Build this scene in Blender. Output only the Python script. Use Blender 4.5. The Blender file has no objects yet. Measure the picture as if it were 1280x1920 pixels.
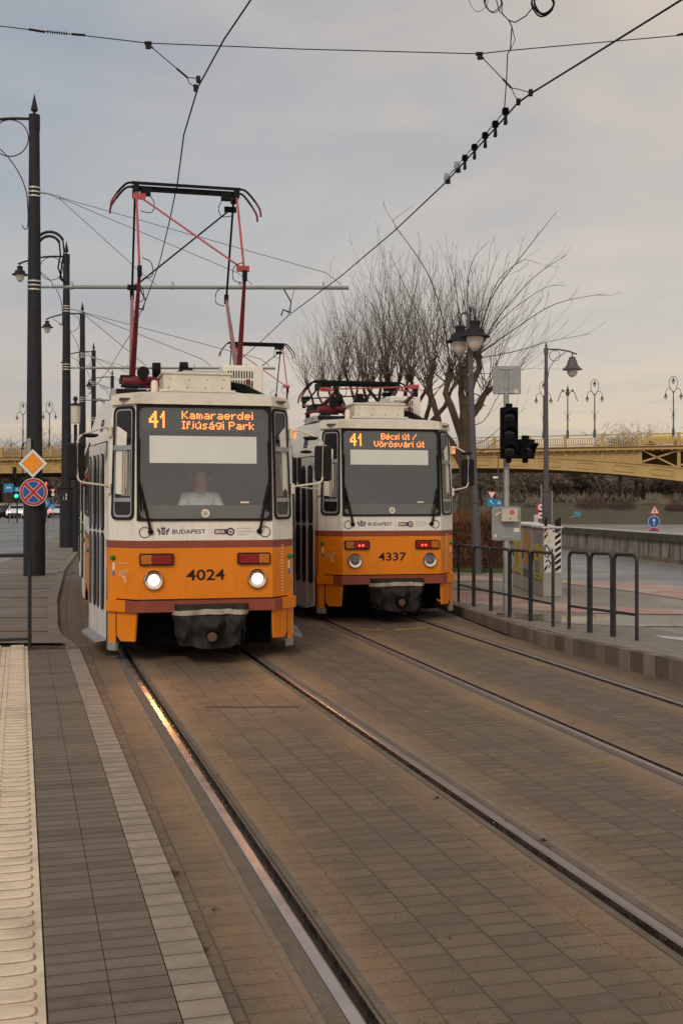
import bpy, bmesh, math, random
from math import pi, sin, cos, radians, atan, atan2, sqrt
from mathutils import Vector, Matrix, Euler, noise
random.seed(7)
SC = bpy.context.scene
COL = SC.collection
H = 1.82; F = 2150.0; Y0 = 940.0

# ------------------------------------------------------------------ camera
cam_d = bpy.data.cameras.new('camera'); cam = bpy.data.objects.new('camera', cam_d); COL.objects.link(cam)
cam.location = (0, 0, H); cam.rotation_euler = (pi/2, 0, 0)
cam_d.sensor_fit = 'VERTICAL'; cam_d.sensor_height = 36; cam_d.sensor_width = 24
cam_d.lens = 36*F/1920; cam_d.shift_y = -(960-Y0)/1920.0
cam_d.clip_start = .1; cam_d.clip_end = 3000
SC.camera = cam
SC.render.resolution_x = 682; SC.render.resolution_y = 1024

# ------------------------------------------------------------------ light
SUN_EL = radians(36); SUN_AZ = radians(200)   # compass style: 180 is behind the camera
world = bpy.data.worlds.new('World'); SC.world = world; world.use_nodes = True
def build_world():
    nt = world.node_tree; N = nt.nodes; L = nt.links
    for n in list(N): N.remove(n)
    out = N.new('ShaderNodeOutputWorld'); bg = N.new('ShaderNodeBackground'); L.new(bg.outputs[0], out.inputs[0])
    sky = N.new('ShaderNodeTexSky'); sky.sky_type = 'NISHITA'; sky.sun_disc = False
    sky.sun_elevation = SUN_EL; sky.sun_rotation = SUN_AZ; sky.dust_density = 3
    tc = N.new('ShaderNodeTexCoord'); sep = N.new('ShaderNodeSeparateXYZ'); L.new(tc.outputs['Generated'], sep.inputs[0])
    def ramp(src, stops):
        r = N.new('ShaderNodeValToRGB'); cr = r.color_ramp
        while len(cr.elements) < len(stops): cr.elements.new(.5)
        for e, (p, c) in zip(cr.elements, stops): e.position = p; e.color = (*c, 1)
        L.new(src, r.inputs[0]); return r
    def mix(f, a, b, mode='MIX'):
        m = N.new('ShaderNodeMix'); m.data_type = 'RGBA'; m.blend_type = mode
        if isinstance(f, float): m.inputs[0].default_value = f
        else: L.new(f, m.inputs[0])
        for s, v in ((m.inputs[6], a), (m.inputs[7], b)):
            if isinstance(v, tuple): s.default_value = (*v, 1)
            else: L.new(v, s)
        return m.outputs[2]
    # cloud deck: elevation bands, bluish on one side and warm on the other
    cool = ramp(sep.outputs[2], [(0, (.56, .43, .32)), (.06, (.52, .425, .345)), (.13, (.43, .395, .365)), (.24, (.36, .372, .382)), (.42, (.315, .34, .372)), (.8, (.36, .375, .385))])
    warm = ramp(sep.outputs[2], [(0, (.66, .50, .35)), (.07, (.60, .49, .37)), (.15, (.50, .455, .40)), (.26, (.52, .46, .395)), (.42, (.53, .455, .38)), (.8, (.44, .42, .39))])
    side = N.new('ShaderNodeMapRange'); side.inputs[1].default_value = -.16; side.inputs[2].default_value = .24
    ns = N.new('ShaderNodeTexNoise'); ns.inputs['Scale'].default_value = 3.6; ns.inputs['Detail'].default_value = 4
    mp = N.new('ShaderNodeMapping'); mp.inputs['Scale'].default_value = (1, 1, 2.2); L.new(tc.outputs['Generated'], mp.inputs[0]); L.new(mp.outputs[0], ns.inputs[0])
    ad = N.new('ShaderNodeMath'); ad.operation = 'MULTIPLY_ADD'; ad.inputs[1].default_value = .6; L.new(ns.outputs[0], ad.inputs[0])
    sb = N.new('ShaderNodeMath'); sb.operation = 'ADD'; sb.inputs[1].default_value = -.30; L.new(sep.outputs[0], sb.inputs[0]); L.new(sb.outputs[0], ad.inputs[2])
    L.new(ad.outputs[0], side.inputs[0])
    base = mix(side.outputs[0], cool.outputs[0], warm.outputs[0])
    # low streaky clouds
    n2 = N.new('ShaderNodeTexNoise'); n2.inputs['Scale'].default_value = 2.2; n2.inputs['Detail'].default_value = 5; n2.inputs['Roughness'].default_value = .55
    mp2 = N.new('ShaderNodeMapping'); mp2.inputs['Scale'].default_value = (2, 2, 22); mp2.inputs['Location'].default_value = (.3, 0, .2); L.new(tc.outputs['Generated'], mp2.inputs[0]); L.new(mp2.outputs[0], n2.inputs[0])
    r2 = ramp(n2.outputs[0], [(.50, (0, 0, 0)), (.62, (1, 1, 1))])
    band = ramp(sep.outputs[2], [(0, (0, 0, 0)), (.03, (.55, .55, .55)), (.075, (.5, .5, .5)), (.15, (.1, .1, .1)), (.3, (.05, .05, .05))])
    f2 = mix(1.0, r2.outputs[0], band.outputs[0], 'MULTIPLY')
    base = mix(f2, base, (.36, .36, .36))
    n3 = N.new('ShaderNodeTexNoise'); n3.inputs['Scale'].default_value = 2.6; n3.inputs['Detail'].default_value = 5; n3.inputs['Roughness'].default_value = .5; n3.inputs['Distortion'].default_value = .6
    mp3 = N.new('ShaderNodeMapping'); mp3.inputs['Scale'].default_value = (1.5, 1.5, 4.5); L.new(tc.outputs['Generated'], mp3.inputs[0]); L.new(mp3.outputs[0], n3.inputs[0])
    r3 = ramp(n3.outputs[0], [(.34, (.86, .885, .93)), (.5, (.98, .98, .98)), (.66, (1.10, 1.07, 1.02))]); base = mix(.85, base, r3.outputs[0], 'MULTIPLY')
    # behind the camera the overcast is brighter
    back = N.new('ShaderNodeMapRange'); back.inputs[1].default_value = .25; back.inputs[2].default_value = -.9; back.inputs[3].default_value = 1; back.inputs[4].default_value = 1.5
    L.new(sep.outputs[1], back.inputs[0])
    sc = N.new('ShaderNodeVectorMath'); sc.operation = 'SCALE'; L.new(base, sc.inputs[0]); L.new(back.outputs[0], sc.inputs[3])
    k = N.new('ShaderNodeVectorMath'); k.operation = 'SCALE'; L.new(sky.outputs[0], k.inputs[0]); k.inputs[3].default_value = .012
    a = N.new('ShaderNodeVectorMath'); a.operation = 'ADD'; L.new(sc.outputs[0], a.inputs[0]); L.new(k.outputs[0], a.inputs[1])
    L.new(a.outputs[0], bg.inputs[0]); bg.inputs[1].default_value = .93
build_world()
sl = bpy.data.lights.new('sun', 'SUN'); sl.energy = 1.0; sl.angle = radians(14); sl.color = (1, .87, .70)
so = bpy.data.objects.new('sun', sl); COL.objects.link(so)
_d = Vector((sin(SUN_AZ)*cos(SUN_EL), cos(SUN_AZ)*cos(SUN_EL), sin(SUN_EL)))
so.rotation_euler = _d.to_track_quat('Z', 'Y').to_euler()
SC.view_settings.view_transform = 'Standard'; SC.view_settings.look = 'None'; SC.view_settings.exposure = 0.28; SC.view_settings.gamma = 1
SC.render.engine = 'CYCLES'

# ------------------------------------------------------------------ helpers
def P(px, py, D): return Vector(((px-640)*D/F, D, H+(Y0-py)*D/F))
def G(px, D, z=0): return Vector(((px-640)*D/F, D, z))

class NB:
    def __init__(s, name):
        s.m = bpy.data.materials.new(name); s.m.use_nodes = True; s.nt = s.m.node_tree; s.N = s.nt.nodes; s.L = s.nt.links
        s.b = s.N['Principled BSDF']; s.tc = s.N.new('ShaderNodeTexCoord')
    def n(s, t, **k):
        x = s.N.new(t)
        for a, v in k.items(): setattr(x, a, v)
        return x
    def noise(s, scale, detail=4, rough=.55, vec=None, stretch=None):
        x = s.n('ShaderNodeTexNoise'); x.inputs['Scale'].default_value = scale; x.inputs['Detail'].default_value = detail; x.inputs['Roughness'].default_value = rough
        v = vec or s.tc.outputs['Object']
        if stretch:
            mp = s.n('ShaderNodeMapping'); mp.inputs['Scale'].default_value = stretch; s.L.new(v, mp.inputs[0]); v = mp.outputs[0]
        s.L.new(v, x.inputs[0]); return x.outputs[0]
    def math(s, op, a, b=None, c=None):
        x = s.n('ShaderNodeMath', operation=op)
        for i, v in enumerate((a, b, c)):
            if v is None: continue
            if isinstance(v, (int, float)): x.inputs[i].default_value = v
            else: s.L.new(v, x.inputs[i])
        return x.outputs[0]
    def mr(s, v, a, b, c=0, d=1):
        x = s.n('ShaderNodeMapRange'); s.L.new(v, x.inputs[0])
        for i, q in enumerate((a, b, c, d)): x.inputs[i+1].default_value = q
        return x.outputs[0]
    def mix(s, f, a, b, mode='MIX'):
        m = s.n('ShaderNodeMix', data_type='RGBA', blend_type=mode)
        if isinstance(f, (int, float)): m.inputs[0].default_value = f
        else: s.L.new(f, m.inputs[0])
        for q, v in ((m.inputs[6], a), (m.inputs[7], b)):
            if isinstance(v, tuple): q.default_value = (*v, 1)
            else: s.L.new(v, q)
        return m.outputs[2]
    def bump(s, h, strength=.3, dist=.01):
        x = s.n('ShaderNodeBump'); x.inputs['Strength'].default_value = strength; x.inputs['Distance'].default_value = dist
        s.L.new(h, x.inputs['Height']); s.L.new(x.outputs[0], s.b.inputs['Normal'])
    def set(s, **k):
        for a, v in k.items():
            i = s.b.inputs[a.replace('_', ' ')]
            if isinstance(v, tuple): i.default_value = (*v, 1)
            elif isinstance(v, (int, float)): i.default_value = v
            else: s.L.new(v, i)

def pm(name, col, rough=.6, metal=0, var=.18, scale=6, bump=.15, dirt=None, dirtcol=(.06, .045, .035), stretch=None, grain=0, streak=0):
    """plain procedural surface: base colour mottled by noise, blotchy dirt, fine bump"""
    n = NB(name)
    a = n.noise(scale, 5, .6, stretch=stretch)
    c = n.mix(n.mr(a, .3, .7), tuple(x*(1-var) for x in col), tuple(min(1, x*(1+var)) for x in col))
    if dirt:
        d = n.noise(scale*.55, 6, .65, stretch=stretch)
        c = n.mix(n.mr(d, .62-dirt*.25, .8-dirt*.1, 0, min(1, dirt*1.6)), c, dirtcol)
    if streak:
        k = n.noise(5, 5, .7, stretch=(5, 5, .35)); k2 = n.noise(1.3, 3, .6); c = n.mix(n.math('MULTIPLY', n.mr(k, .50, .72, 0, streak), n.mr(k2, .35, .6, .2, 1)), c, tuple(q*.45+.02 for q in col))
        e = n.noise(30, 4, .8); c = n.mix(n.mr(e, .66, .74, 0, streak), c, tuple(q*.35 for q in col))
    if grain:
        g = n.noise(scale*25, 2, .5); c = n.mix(n.mr(g, .35, .65, 0, grain), c, tuple(x*.55 for x in col))
    n.set(Base_Color=c, Roughness=n.mr(a, .3, .7, max(.02, rough-.08), min(1, rough+.08)), Metallic=metal, Specular_IOR_Level=(.12 if max(col) < .05 and name not in ('dark_glass',) else .35))
    if bump: n.bump(n.noise(scale*9, 4, .6), bump, .004)
    return n.m
def emis(name, col, s):
    n = NB(name); n.set(Base_Color=col, Roughness=.4, Emission_Color=col, Emission_Strength=s); return n.m

M = {}
M['white'] = pm('tram_white', (.74, .69, .62), .35, var=.05, scale=2.5, dirt=.22, dirtcol=(.42, .37, .31), bump=.05, streak=.5)
M['orange'] = pm('tram_orange', (.72, .205, .004), .42, var=.07, scale=2.2, dirt=.10, dirtcol=(.40, .14, .02), bump=.06, streak=.38)
M['maroon'] = pm('tram_maroon', (.24, .054, .033), .45, var=.14, bump=.05, streak=.5)
M['doorwhite'] = pm('door_white', (.60, .58, .56), .38, var=.06, dirt=.3, dirtcol=(.30, .27, .23), bump=.04, streak=.5)
M['rubber'] = pm('black_rubber', (.015, .015, .016), .55, var=.2)
M['dglass'] = pm('dark_glass', (.012, .013, .015), .09, var=.3, bump=0)
M['alu'] = pm('grey_frame', (.34, .35, .36), .38, .4, var=.1)
M['under'] = pm('underframe', (.004, .0037, .0035), .95, var=.3)
M['tarp'] = pm('coupler_tarp', (.026, .023, .020), .62, var=.3, scale=9, dirt=.4, dirtcol=(.03, .025, .02), bump=.5)
M['strap'] = pm('strap', (.30, .26, .21), .7, var=.2, dirt=.3)
M['red_arm'] = pm('pantograph_red', (.16, .014, .022), .45, var=.2)
M['pink_arm'] = pm('pantograph_pink', (.42, .07, .08), .5, var=.15)
M['black'] = pm('black_metal', (.010, .010, .011), .6, 0, var=.2)
M['roofgrey'] = pm('roof_grey', (.38, .37, .36), .6, var=.1, dirt=.4, dirtcol=(.16, .14, .12))
M['cream'] = pm('roof_cream', (.62, .57, .48), .5, var=.08, dirt=.35, dirtcol=(.30, .24, .17))
M['lens_red'] = pm('lens_red', (.22, .008, .008), .18, var=.3, scale=40)
M['lens_amber'] = pm('lens_amber', (.42, .13, .01), .18, var=.3, scale=40)
M['chrome'] = pm('chrome', (.62, .60, .57), .22, 1, var=.1)
M['ink'] = pm('number_ink', (.022, .018, .016), .5, var=.1, bump=0)
M['navy'] = pm('crest_navy', (.05, .06, .11), .5, var=.1, bump=0)
M['purple'] = pm('logo_purple', (.045, .015, .085), .5, var=.1, bump=0)
M['greytxt'] = pm('grey_print', (.36, .35, .36), .5, var=.1, bump=0)
M['decal'] = pm('white_decal', (.75, .62, .50), .5, var=.1, bump=0)
M['green_l'] = pm('green_button', (.02, .16, .035), .3, var=.1, bump=0)
M['blue_st'] = pm('blue_sticker', (.02, .16, .42), .5, var=.1, bump=0)
M['mast'] = pm('mast_paint', (.026, .026, .031), .6, var=.25, scale=3, dirt=.2, dirtcol=(.09, .085, .085), stretch=(3, 3, .6))
M['mast2'] = pm('mast_paint_violet', (.085, .075, .085), .5, var=.15, scale=3, dirt=.25, dirtcol=(.2, .19, .19))
M['galv'] = pm('galvanised', (.27, .28, .27), .5, .35, var=.15, scale=9)
M['band'] = pm('clamp_band', (.55, .53, .48), .35, .8, var=.1)
M['tube'] = pm('cantilever_green', (.20, .22, .20), .5, .2, var=.15)
M['wire'] = pm('wire_dark', (.022, .018, .018), .6, .2, var=.1, bump=0)
M['wirethin'] = pm('stay_wire', (.16, .16, .165), .6, .2, var=.1, bump=0)
M['rail_bar'] = pm('barrier_paint', (.035, .036, .042), .35, .1, var=.3, scale=5, dirt=.15, dirtcol=(.12, .08, .06))
M['sign_back'] = pm('sign_back', (.27, .285, .29), .5, .3, var=.1, dirt=.2, dirtcol=(.18, .18, .18))
M['sign_white'] = pm('sign_white', (.66, .64, .60), .45, var=.06, bump=0)
M['sign_red'] = pm('sign_red', (.42, .018, .022), .4, var=.08, bump=0)
M['sign_blue'] = pm('sign_blue', (.012, .085, .30), .4, var=.08, bump=0)
M['sign_cyan'] = pm('sign_light_blue', (.02, .22, .46), .4, var=.08, bump=0)
M['sign_yellow'] = pm('sign_yellow', (.80, .27, .01), .4, var=.06, bump=0)
M['sticker_y'] = pm('yellow_sticker', (.62, .46, .02), .5, var=.1, bump=0)
M['box_beige'] = pm('box_beige', (.50, .44, .36), .5, var=.08)
M['cab'] = pm('cabinet_grey', (.36, .33, .30), .65, var=.14, scale=4, dirt=.35, dirtcol=(.17, .14, .12))
M['cab_l'] = pm('cabinet_top', (.58, .56, .54), .7, var=.1, dirt=.2)
M['yell_post'] = pm('poster_yellow', (.46, .40, .05), .6, var=.3, scale=7, dirt=.3, dirtcol=(.28, .24, .12))
M['ora_post'] = pm('poster_orange', (.48, .24, .07), .6, var=.3, scale=7, dirt=.3, dirtcol=(.3, .2, .12))
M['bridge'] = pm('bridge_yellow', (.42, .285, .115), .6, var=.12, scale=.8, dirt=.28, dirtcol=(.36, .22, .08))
M['bridge_shade'] = pm('bridge_shaded', (.13, .075, .028), .8, var=.2, scale=.8)  # darkened copy of the bridge yellow, shade of undersides and inner ribs painted in
M['lampgreen'] = pm('bridge_lamp_green', (.035, .055, .05), .5, var=.1)
M['lglass'] = pm('lantern_glass', (.55, .50, .44), .25, var=.1, bump=0)
M['frame_glow'] = emis('headlamp_glow', (1, .74, .42), 14); M['lamp_rim'] = emis('headlamp_rim', (1, .58, .27), 1.15)
M['sigblack'] = pm('signal_black', (.004, .004, .0045), .8, var=.2); M['arm_grey'] = pm('pantograph_greyed', (.25, .13, .13), .6, var=.2)
M['amber_led'] = emis('display_amber', (1, .20, .02), 3.4)
M['red_led'] = emis('tail_red', (1, .05, .03), 3)
M['green_on'] = emis('signal_green', (.03, 1, .42), 2.5)
M['red_on'] = emis('signal_red', (1, .04, .03), 2.5)
M['car_head'] = emis('car_head', (1, .93, .8), 3)
M['amber_side'] = emis('side_amber', (1, .34, .12), .55)

def finish(o, parent=None):
    COL.objects.link(o)
    if parent is not None: o.parent = parent
    return o
def tag(o, label=None, cat=None, group=None, kind=None):
    for k, v in (('label', label), ('category', cat), ('group', group), ('kind', kind)):
        if v: o[k] = v
    return o
def empty(name, loc, label, cat, group=None, rz=0):
    o = bpy.data.objects.new(name, None); o.empty_display_size = .2; COL.objects.link(o); o.location = loc; o.rotation_euler = (0, 0, rz)
    return tag(o, label, cat, group)
def copy_tree(o, parent=None):
    c = o.copy(); COL.objects.link(c)
    if parent: c.parent = parent
    for ch in o.children: copy_tree(ch, c)
    return c

class MB:
    def __init__(s, org=(0, 0, 0)): s.v = []; s.f = []; s.mi = []; s.o = Vector(org); s.mats = []; s.cur = 0
    def mat(s, m):
        m = M[m] if isinstance(m, str) else m
        if m not in s.mats: s.mats.append(m)
        s.cur = s.mats.index(m); return s
    def add(s, vs, fs):
        b = len(s.v); s.v += [tuple(Vector(q)) for q in vs]
        for f in fs: s.f.append(tuple(b+i for i in f)); s.mi.append(s.cur)
        return s
    def quad(s, a, b, c, d): return s.add([a, b, c, d], [(0, 1, 2, 3)])
    def box(s, c, size, rot=None, taper=1):
        x, y, z = (q/2 for q in size); c = Vector(c)
        vs = [Vector((i*x*(taper if k > 0 else 1), j*y*(taper if k > 0 else 1), k*z)) for k in (-1, 1) for j in (-1, 1) for i in (-1, 1)]
        if rot is not None:
            R = Euler(rot).to_matrix() if not isinstance(rot, Matrix) else rot
            vs = [R @ q for q in vs]
        return s.add([c+q for q in vs], [(0, 2, 3, 1), (4, 5, 7, 6), (0, 1, 5, 4), (2, 6, 7, 3), (0, 4, 6, 2), (1, 3, 7, 5)])
    def tube(s, pts, r, n=8, cap=True):
        pts = [Vector(p) for p in pts]
        if not isinstance(r, (list, tuple)): r = [r]*len(pts)
        vs = []; up = None
        for i, p in enumerate(pts):
            t = (pts[min(i+1, len(pts)-1)]-pts[max(i-1, 0)])
            if t.length < 1e-9: t = Vector((0, 0, 1))
            t.normalize()
            if up is None: up = Vector((0, 0, 1)) if abs(t.z) < .9 else Vector((0, 1, 0))
            a = t.cross(up)
            if a.length < 1e-4: a = t.orthogonal()
            a.normalize(); b = t.cross(a); up = -b if False else up
            for k in range(n):
                q = 2*pi*k/n; vs.append(p+(a*cos(q)+b*sin(q))*r[i])
        fs = []
        for i in range(len(pts)-1):
            for k in range(n):
                k2 = (k+1) % n; fs.append((i*n+k, (i+1)*n+k, (i+1)*n+k2, i*n+k2))
        if cap: fs.append(tuple(range(n))); fs.append(tuple((len(pts)-1)*n+k for k in reversed(range(n))))
        return s.add(vs, fs)
    def lathe(s, prof, c=(0, 0, 0), n=16, axis='z', rot=None):
        c = Vector(c); vs = []; fs = []
        for r, h in prof:
            for k in range(n):
                q = 2*pi*k/n; a, b = r*cos(q), r*sin(q)
                p = Vector((a, b, h)) if axis == 'z' else Vector((a, h, b)) if axis == 'y' else Vector((h, a, b))
                if rot is not None: p = rot @ p
                vs.append(c+p)
        m = len(prof)
        for i in range(m-1):
            for k in range(n): fs.append((i*n+k, i*n+(k+1) % n, (i+1)*n+(k+1) % n, (i+1)*n+k))
        if prof[0][0] > 1e-5: fs.append(tuple(reversed(range(n))))
        if prof[-1][0] > 1e-5: fs.append(tuple((m-1)*n+k for k in range(n)))
        return s.add(vs, fs)
    def slab(s, poly, mp, o0, o1, back=False):
        """poly: 2D outline mapped by mp(u,z,off); extruded from off o0 to o1"""
        n = len(poly); vs = [mp(u, z, o1) for u, z in poly]+[mp(u, z, o0) for u, z in poly]
        fs = [tuple(range(n))]+[(i, n+i, n+(i+1) % n, (i+1) % n) for i in range(n)]
        if back: fs.append(tuple(reversed(range(n, 2*n))))
        return s.add(vs, fs)
    def ring(s, po, pi_, mp, o0, o1):
        n = len(po); vs = [mp(u, z, o1) for u, z in po]+[mp(u, z, o1) for u, z in pi_]+[mp(u, z, o0) for u, z in po]+[mp(u, z, o0) for u, z in pi_]
        fs = []
        for i in range(n):
            j = (i+1) % n
            fs += [(i, j, n+j, n+i), (i, 2*n+i, 2*n+j, j), (n+i, n+j, 3*n+j, 3*n+i)]
        return s.add(vs, fs)
    def build(s, name, mats=None, parent=None, smooth=False, bevel=0, label=None):
        me = bpy.data.meshes.new(name); me.from_pydata([tuple(Vector(q)-s.o) for q in s.v], [], s.f)
        if mats is not None: s.mats = [M[m] if isinstance(m, str) else m for m in (mats if isinstance(mats, (list, tuple)) else [mats])]
        for m in s.mats: me.materials.append(m)
        if len(s.mats) > 1: me.polygons.foreach_set('material_index', s.mi)
        bm = bmesh.new(); bm.from_mesh(me); bmesh.ops.recalc_face_normals(bm, faces=bm.faces); bm.to_mesh(me); bm.free()
        if smooth:
            for p in me.polygons: p.use_smooth = True
            try: me.set_sharp_from_angle(angle=radians(35))
            except Exception: pass
        o = bpy.data.objects.new(name, me); o.location = s.o; finish(o, parent)
        if bevel:
            b = o.modifiers.new('bevel', 'BEVEL'); b.width = bevel; b.segments = 2; b.limit_method = 'ANGLE'; b.angle_limit = radians(40)
        if label: o['label'] = label
        return o

def rrect(u0, u1, z0, z1, r, n=5):
    r = min(r, (u1-u0)/2-1e-4, (z1-z0)/2-1e-4); pts = []
    for cx, cz, a0 in ((u1-r, z1-r, 0), (u0+r, z1-r, pi/2), (u0+r, z0+r, pi), (u1-r, z0+r, 3*pi/2)):
        for k in range(n): a = a0+pi/2*k/(n-1); pts.append((cx+r*cos(a), cz+r*sin(a)))
    return pts
def csp(pts, k=4):
    pts = [Vector(p) for p in pts]; out = []
    for a, b, c, d in zip([pts[0]]+pts[:-2], pts[:-1], pts[1:], pts[2:]+[pts[-1]]):
        for i in range(k):
            s = i/k; out.append(.5*((2*b)+(c-a)*s+(2*a-5*b+4*c-d)*s*s+(3*b-a-3*c+d)*s**3))
    return out+[pts[-1]]
def fillet(pts, r=.05, k=4):
    pts = [Vector(p) for p in pts]; out = [pts[0]]
    for a, b, c in zip(pts, pts[1:], pts[2:]):
        ra = min(r, (a-b).length*.45, (c-b).length*.45); p = b+(a-b).normalized()*ra; q = b+(c-b).normalized()*ra
        for i in range(k+1): t = i/k; out.append(p*(1-t)**2+b*2*t*(1-t)+q*t*t)
    return out+[pts[-1]]
def circle(cu, cz, r, n=20): return [(cu+r*cos(2*pi*k/n), cz+r*sin(2*pi*k/n)) for k in range(n)]
_tc = {}
def text2d(body, bold=0.0, shear=0):
    key = (body, bold)
    if key in _tc: return _tc[key]
    cu = bpy.data.curves.new('t', 'FONT'); cu.body = body; cu.size = 1; cu.offset = bold; cu.resolution_u = 3
    ob = bpy.data.objects.new('t', cu); COL.objects.link(ob)
    dg = bpy.context.evaluated_depsgraph_get(); me = bpy.data.meshes.new_from_object(ob.evaluated_get(dg))
    v = [(q.co.x, q.co.y) for q in me.vertices]; f = [tuple(p.vertices) for p in me.polygons]
    bpy.data.objects.remove(ob); bpy.data.curves.remove(cu); bpy.data.meshes.remove(me)
    x0 = min(q[0] for q in v); x1 = max(q[0] for q in v); y0 = min(q[1] for q in v); y1 = max(q[1] for q in v)
    _tc[key] = ([(a-x0, b-y0) for a, b in v], f, x1-x0, y1-y0); return _tc[key]
def put_text(mb, body, u0, u1, z0, z1, mp, off, bold=0.0):
    v, f, w, h = text2d(body, bold)
    mb.add([mp(u0+(u1-u0)*a/w, z0+(z1-z0)*b/h, off) for a, b in v], f); return mb

FONT = {'4': ['00010','00110','01010','10010','11111','00010','00010'], '1': ['00100','01100','10100','00100','00100','00100','00100'],
'K': ['10001','10010','10100','11000','10100','10010','10001'], 'a': ['00000','00000','01110','00001','01111','10001','01111'],
'm': ['00000','00000','11010','10101','10101','10101','10101'], 'r': ['00000','00000','1011','1100','1000','1000','1000'],
'e': ['00000','00000','01110','10001','11111','10000','01110'], 'd': ['00001','00001','01101','10011','10001','10011','01101'],
'i': ['1','0','1','1','1','1','1'], 'I': ['111','010','010','010','010','010','111'], 'f': ['011','100','111','100','100','100','100'],
'j': ['01','00','01','01','01','01','10'], 'ú': ['00010','00100','10001','10001','10001','10011','01101'], 's': ['0000','0000','0111','1000','0110','0001','1110'],
'á': ['00010','00100','01110','00001','01111','10001','01111'], 'g': ['00000','01111','10001','10001','01111','00001','01110'],
'P': ['11110','10001','10001','11110','10000','10000','10000'], 'k': ['1000','1000','1001','1010','1100','1010','1001'],
'B': ['11110','10001','10001','11110','10001','10001','11110'], 'é': ['00010','00100','01110','10001','11111','10000','01110'],
'c': ['0000','0000','0111','1000','1000','1000','0111'], 't': ['010','010','111','010','010','010','011'], 'V': ['10001','10001','10001','10001','10001','01010','00100'],
'ö': ['01010','00000','01110','10001','10001','10001','01110'], 'v': ['00000','00000','10001','10001','10001','01010','00100'], '/': ['00001','00001','00010','00100','01000','10000','10000'],
' ': ['00']*7}
def led(mb, s, u0, u1, z0, z1, mp, off, bold=False):
    cols = []
    for ch in s:
        g = FONT[ch]
        for c in range(len(g[-1])): cols.append([row[c] for row in g])
        cols.append(['0']*7)
    cols = cols[:-1]; du = (u1-u0)/len(cols); dz = (z1-z0)/7
    for i, c in enumerate(cols):
        for j in range(7):
            if c[j] == '1':
                a = u0+i*du; b = z1-(j+1)*dz; w = 1.45 if bold else .86
                mb.quad(mp(a, b+dz*.07, off), mp(a+du*w, b+dz*.07, off), mp(a+du*w, b+dz*.93, off), mp(a, b+dz*.93, off))

# ------------------------------------------------------------------ track geometry
def slope1(y): return .277 if y < 11 else .277-.037*min(1, (y-11)/8)-.05*max(0, min(1, (y-19)/20))-.05*max(0, min(1, (y-39)/30))
def slope2(y): return .258 if y < 10 else .258-.018*min(1, (y-10)/8)-.05*max(0, min(1, (y-19)/20))-.05*max(0, min(1, (y-39)/30))
def curve_of(slope, y_ref, x_ref, ya=-6, yb=160, st=.5):
    n = int((yb-ya)/st); xs = [0.0]
    for i in range(n): xs.append(xs[-1]-slope(ya+(i+.5)*st)*st)
    k = (y_ref-ya)/st; i0 = int(k); xr = xs[i0]+(xs[i0+1]-xs[i0])*(k-i0)
    return lambda y: (lambda k: xs[int(k)]+(xs[min(int(k)+1, n)]-xs[int(k)])*(k-int(k))-xr+x_ref)(max(0, min(n-.001, (y-ya)/st)))
C1 = curve_of(slope1, 7, 0.0, ); C2 = curve_of(slope2, 10.16, 2.32)
YS = [-6+.5*i for i in range(0, 60)]+[24+2*i for i in range(0, 40)]+[110, 130, 155]
def off_pt(C, sl, y, d, z):
    m = sl(y); n = sqrt(1+m*m); return Vector((C(y)+d/n, y+d*m/n, z))
G2 = .7175+.035

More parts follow.
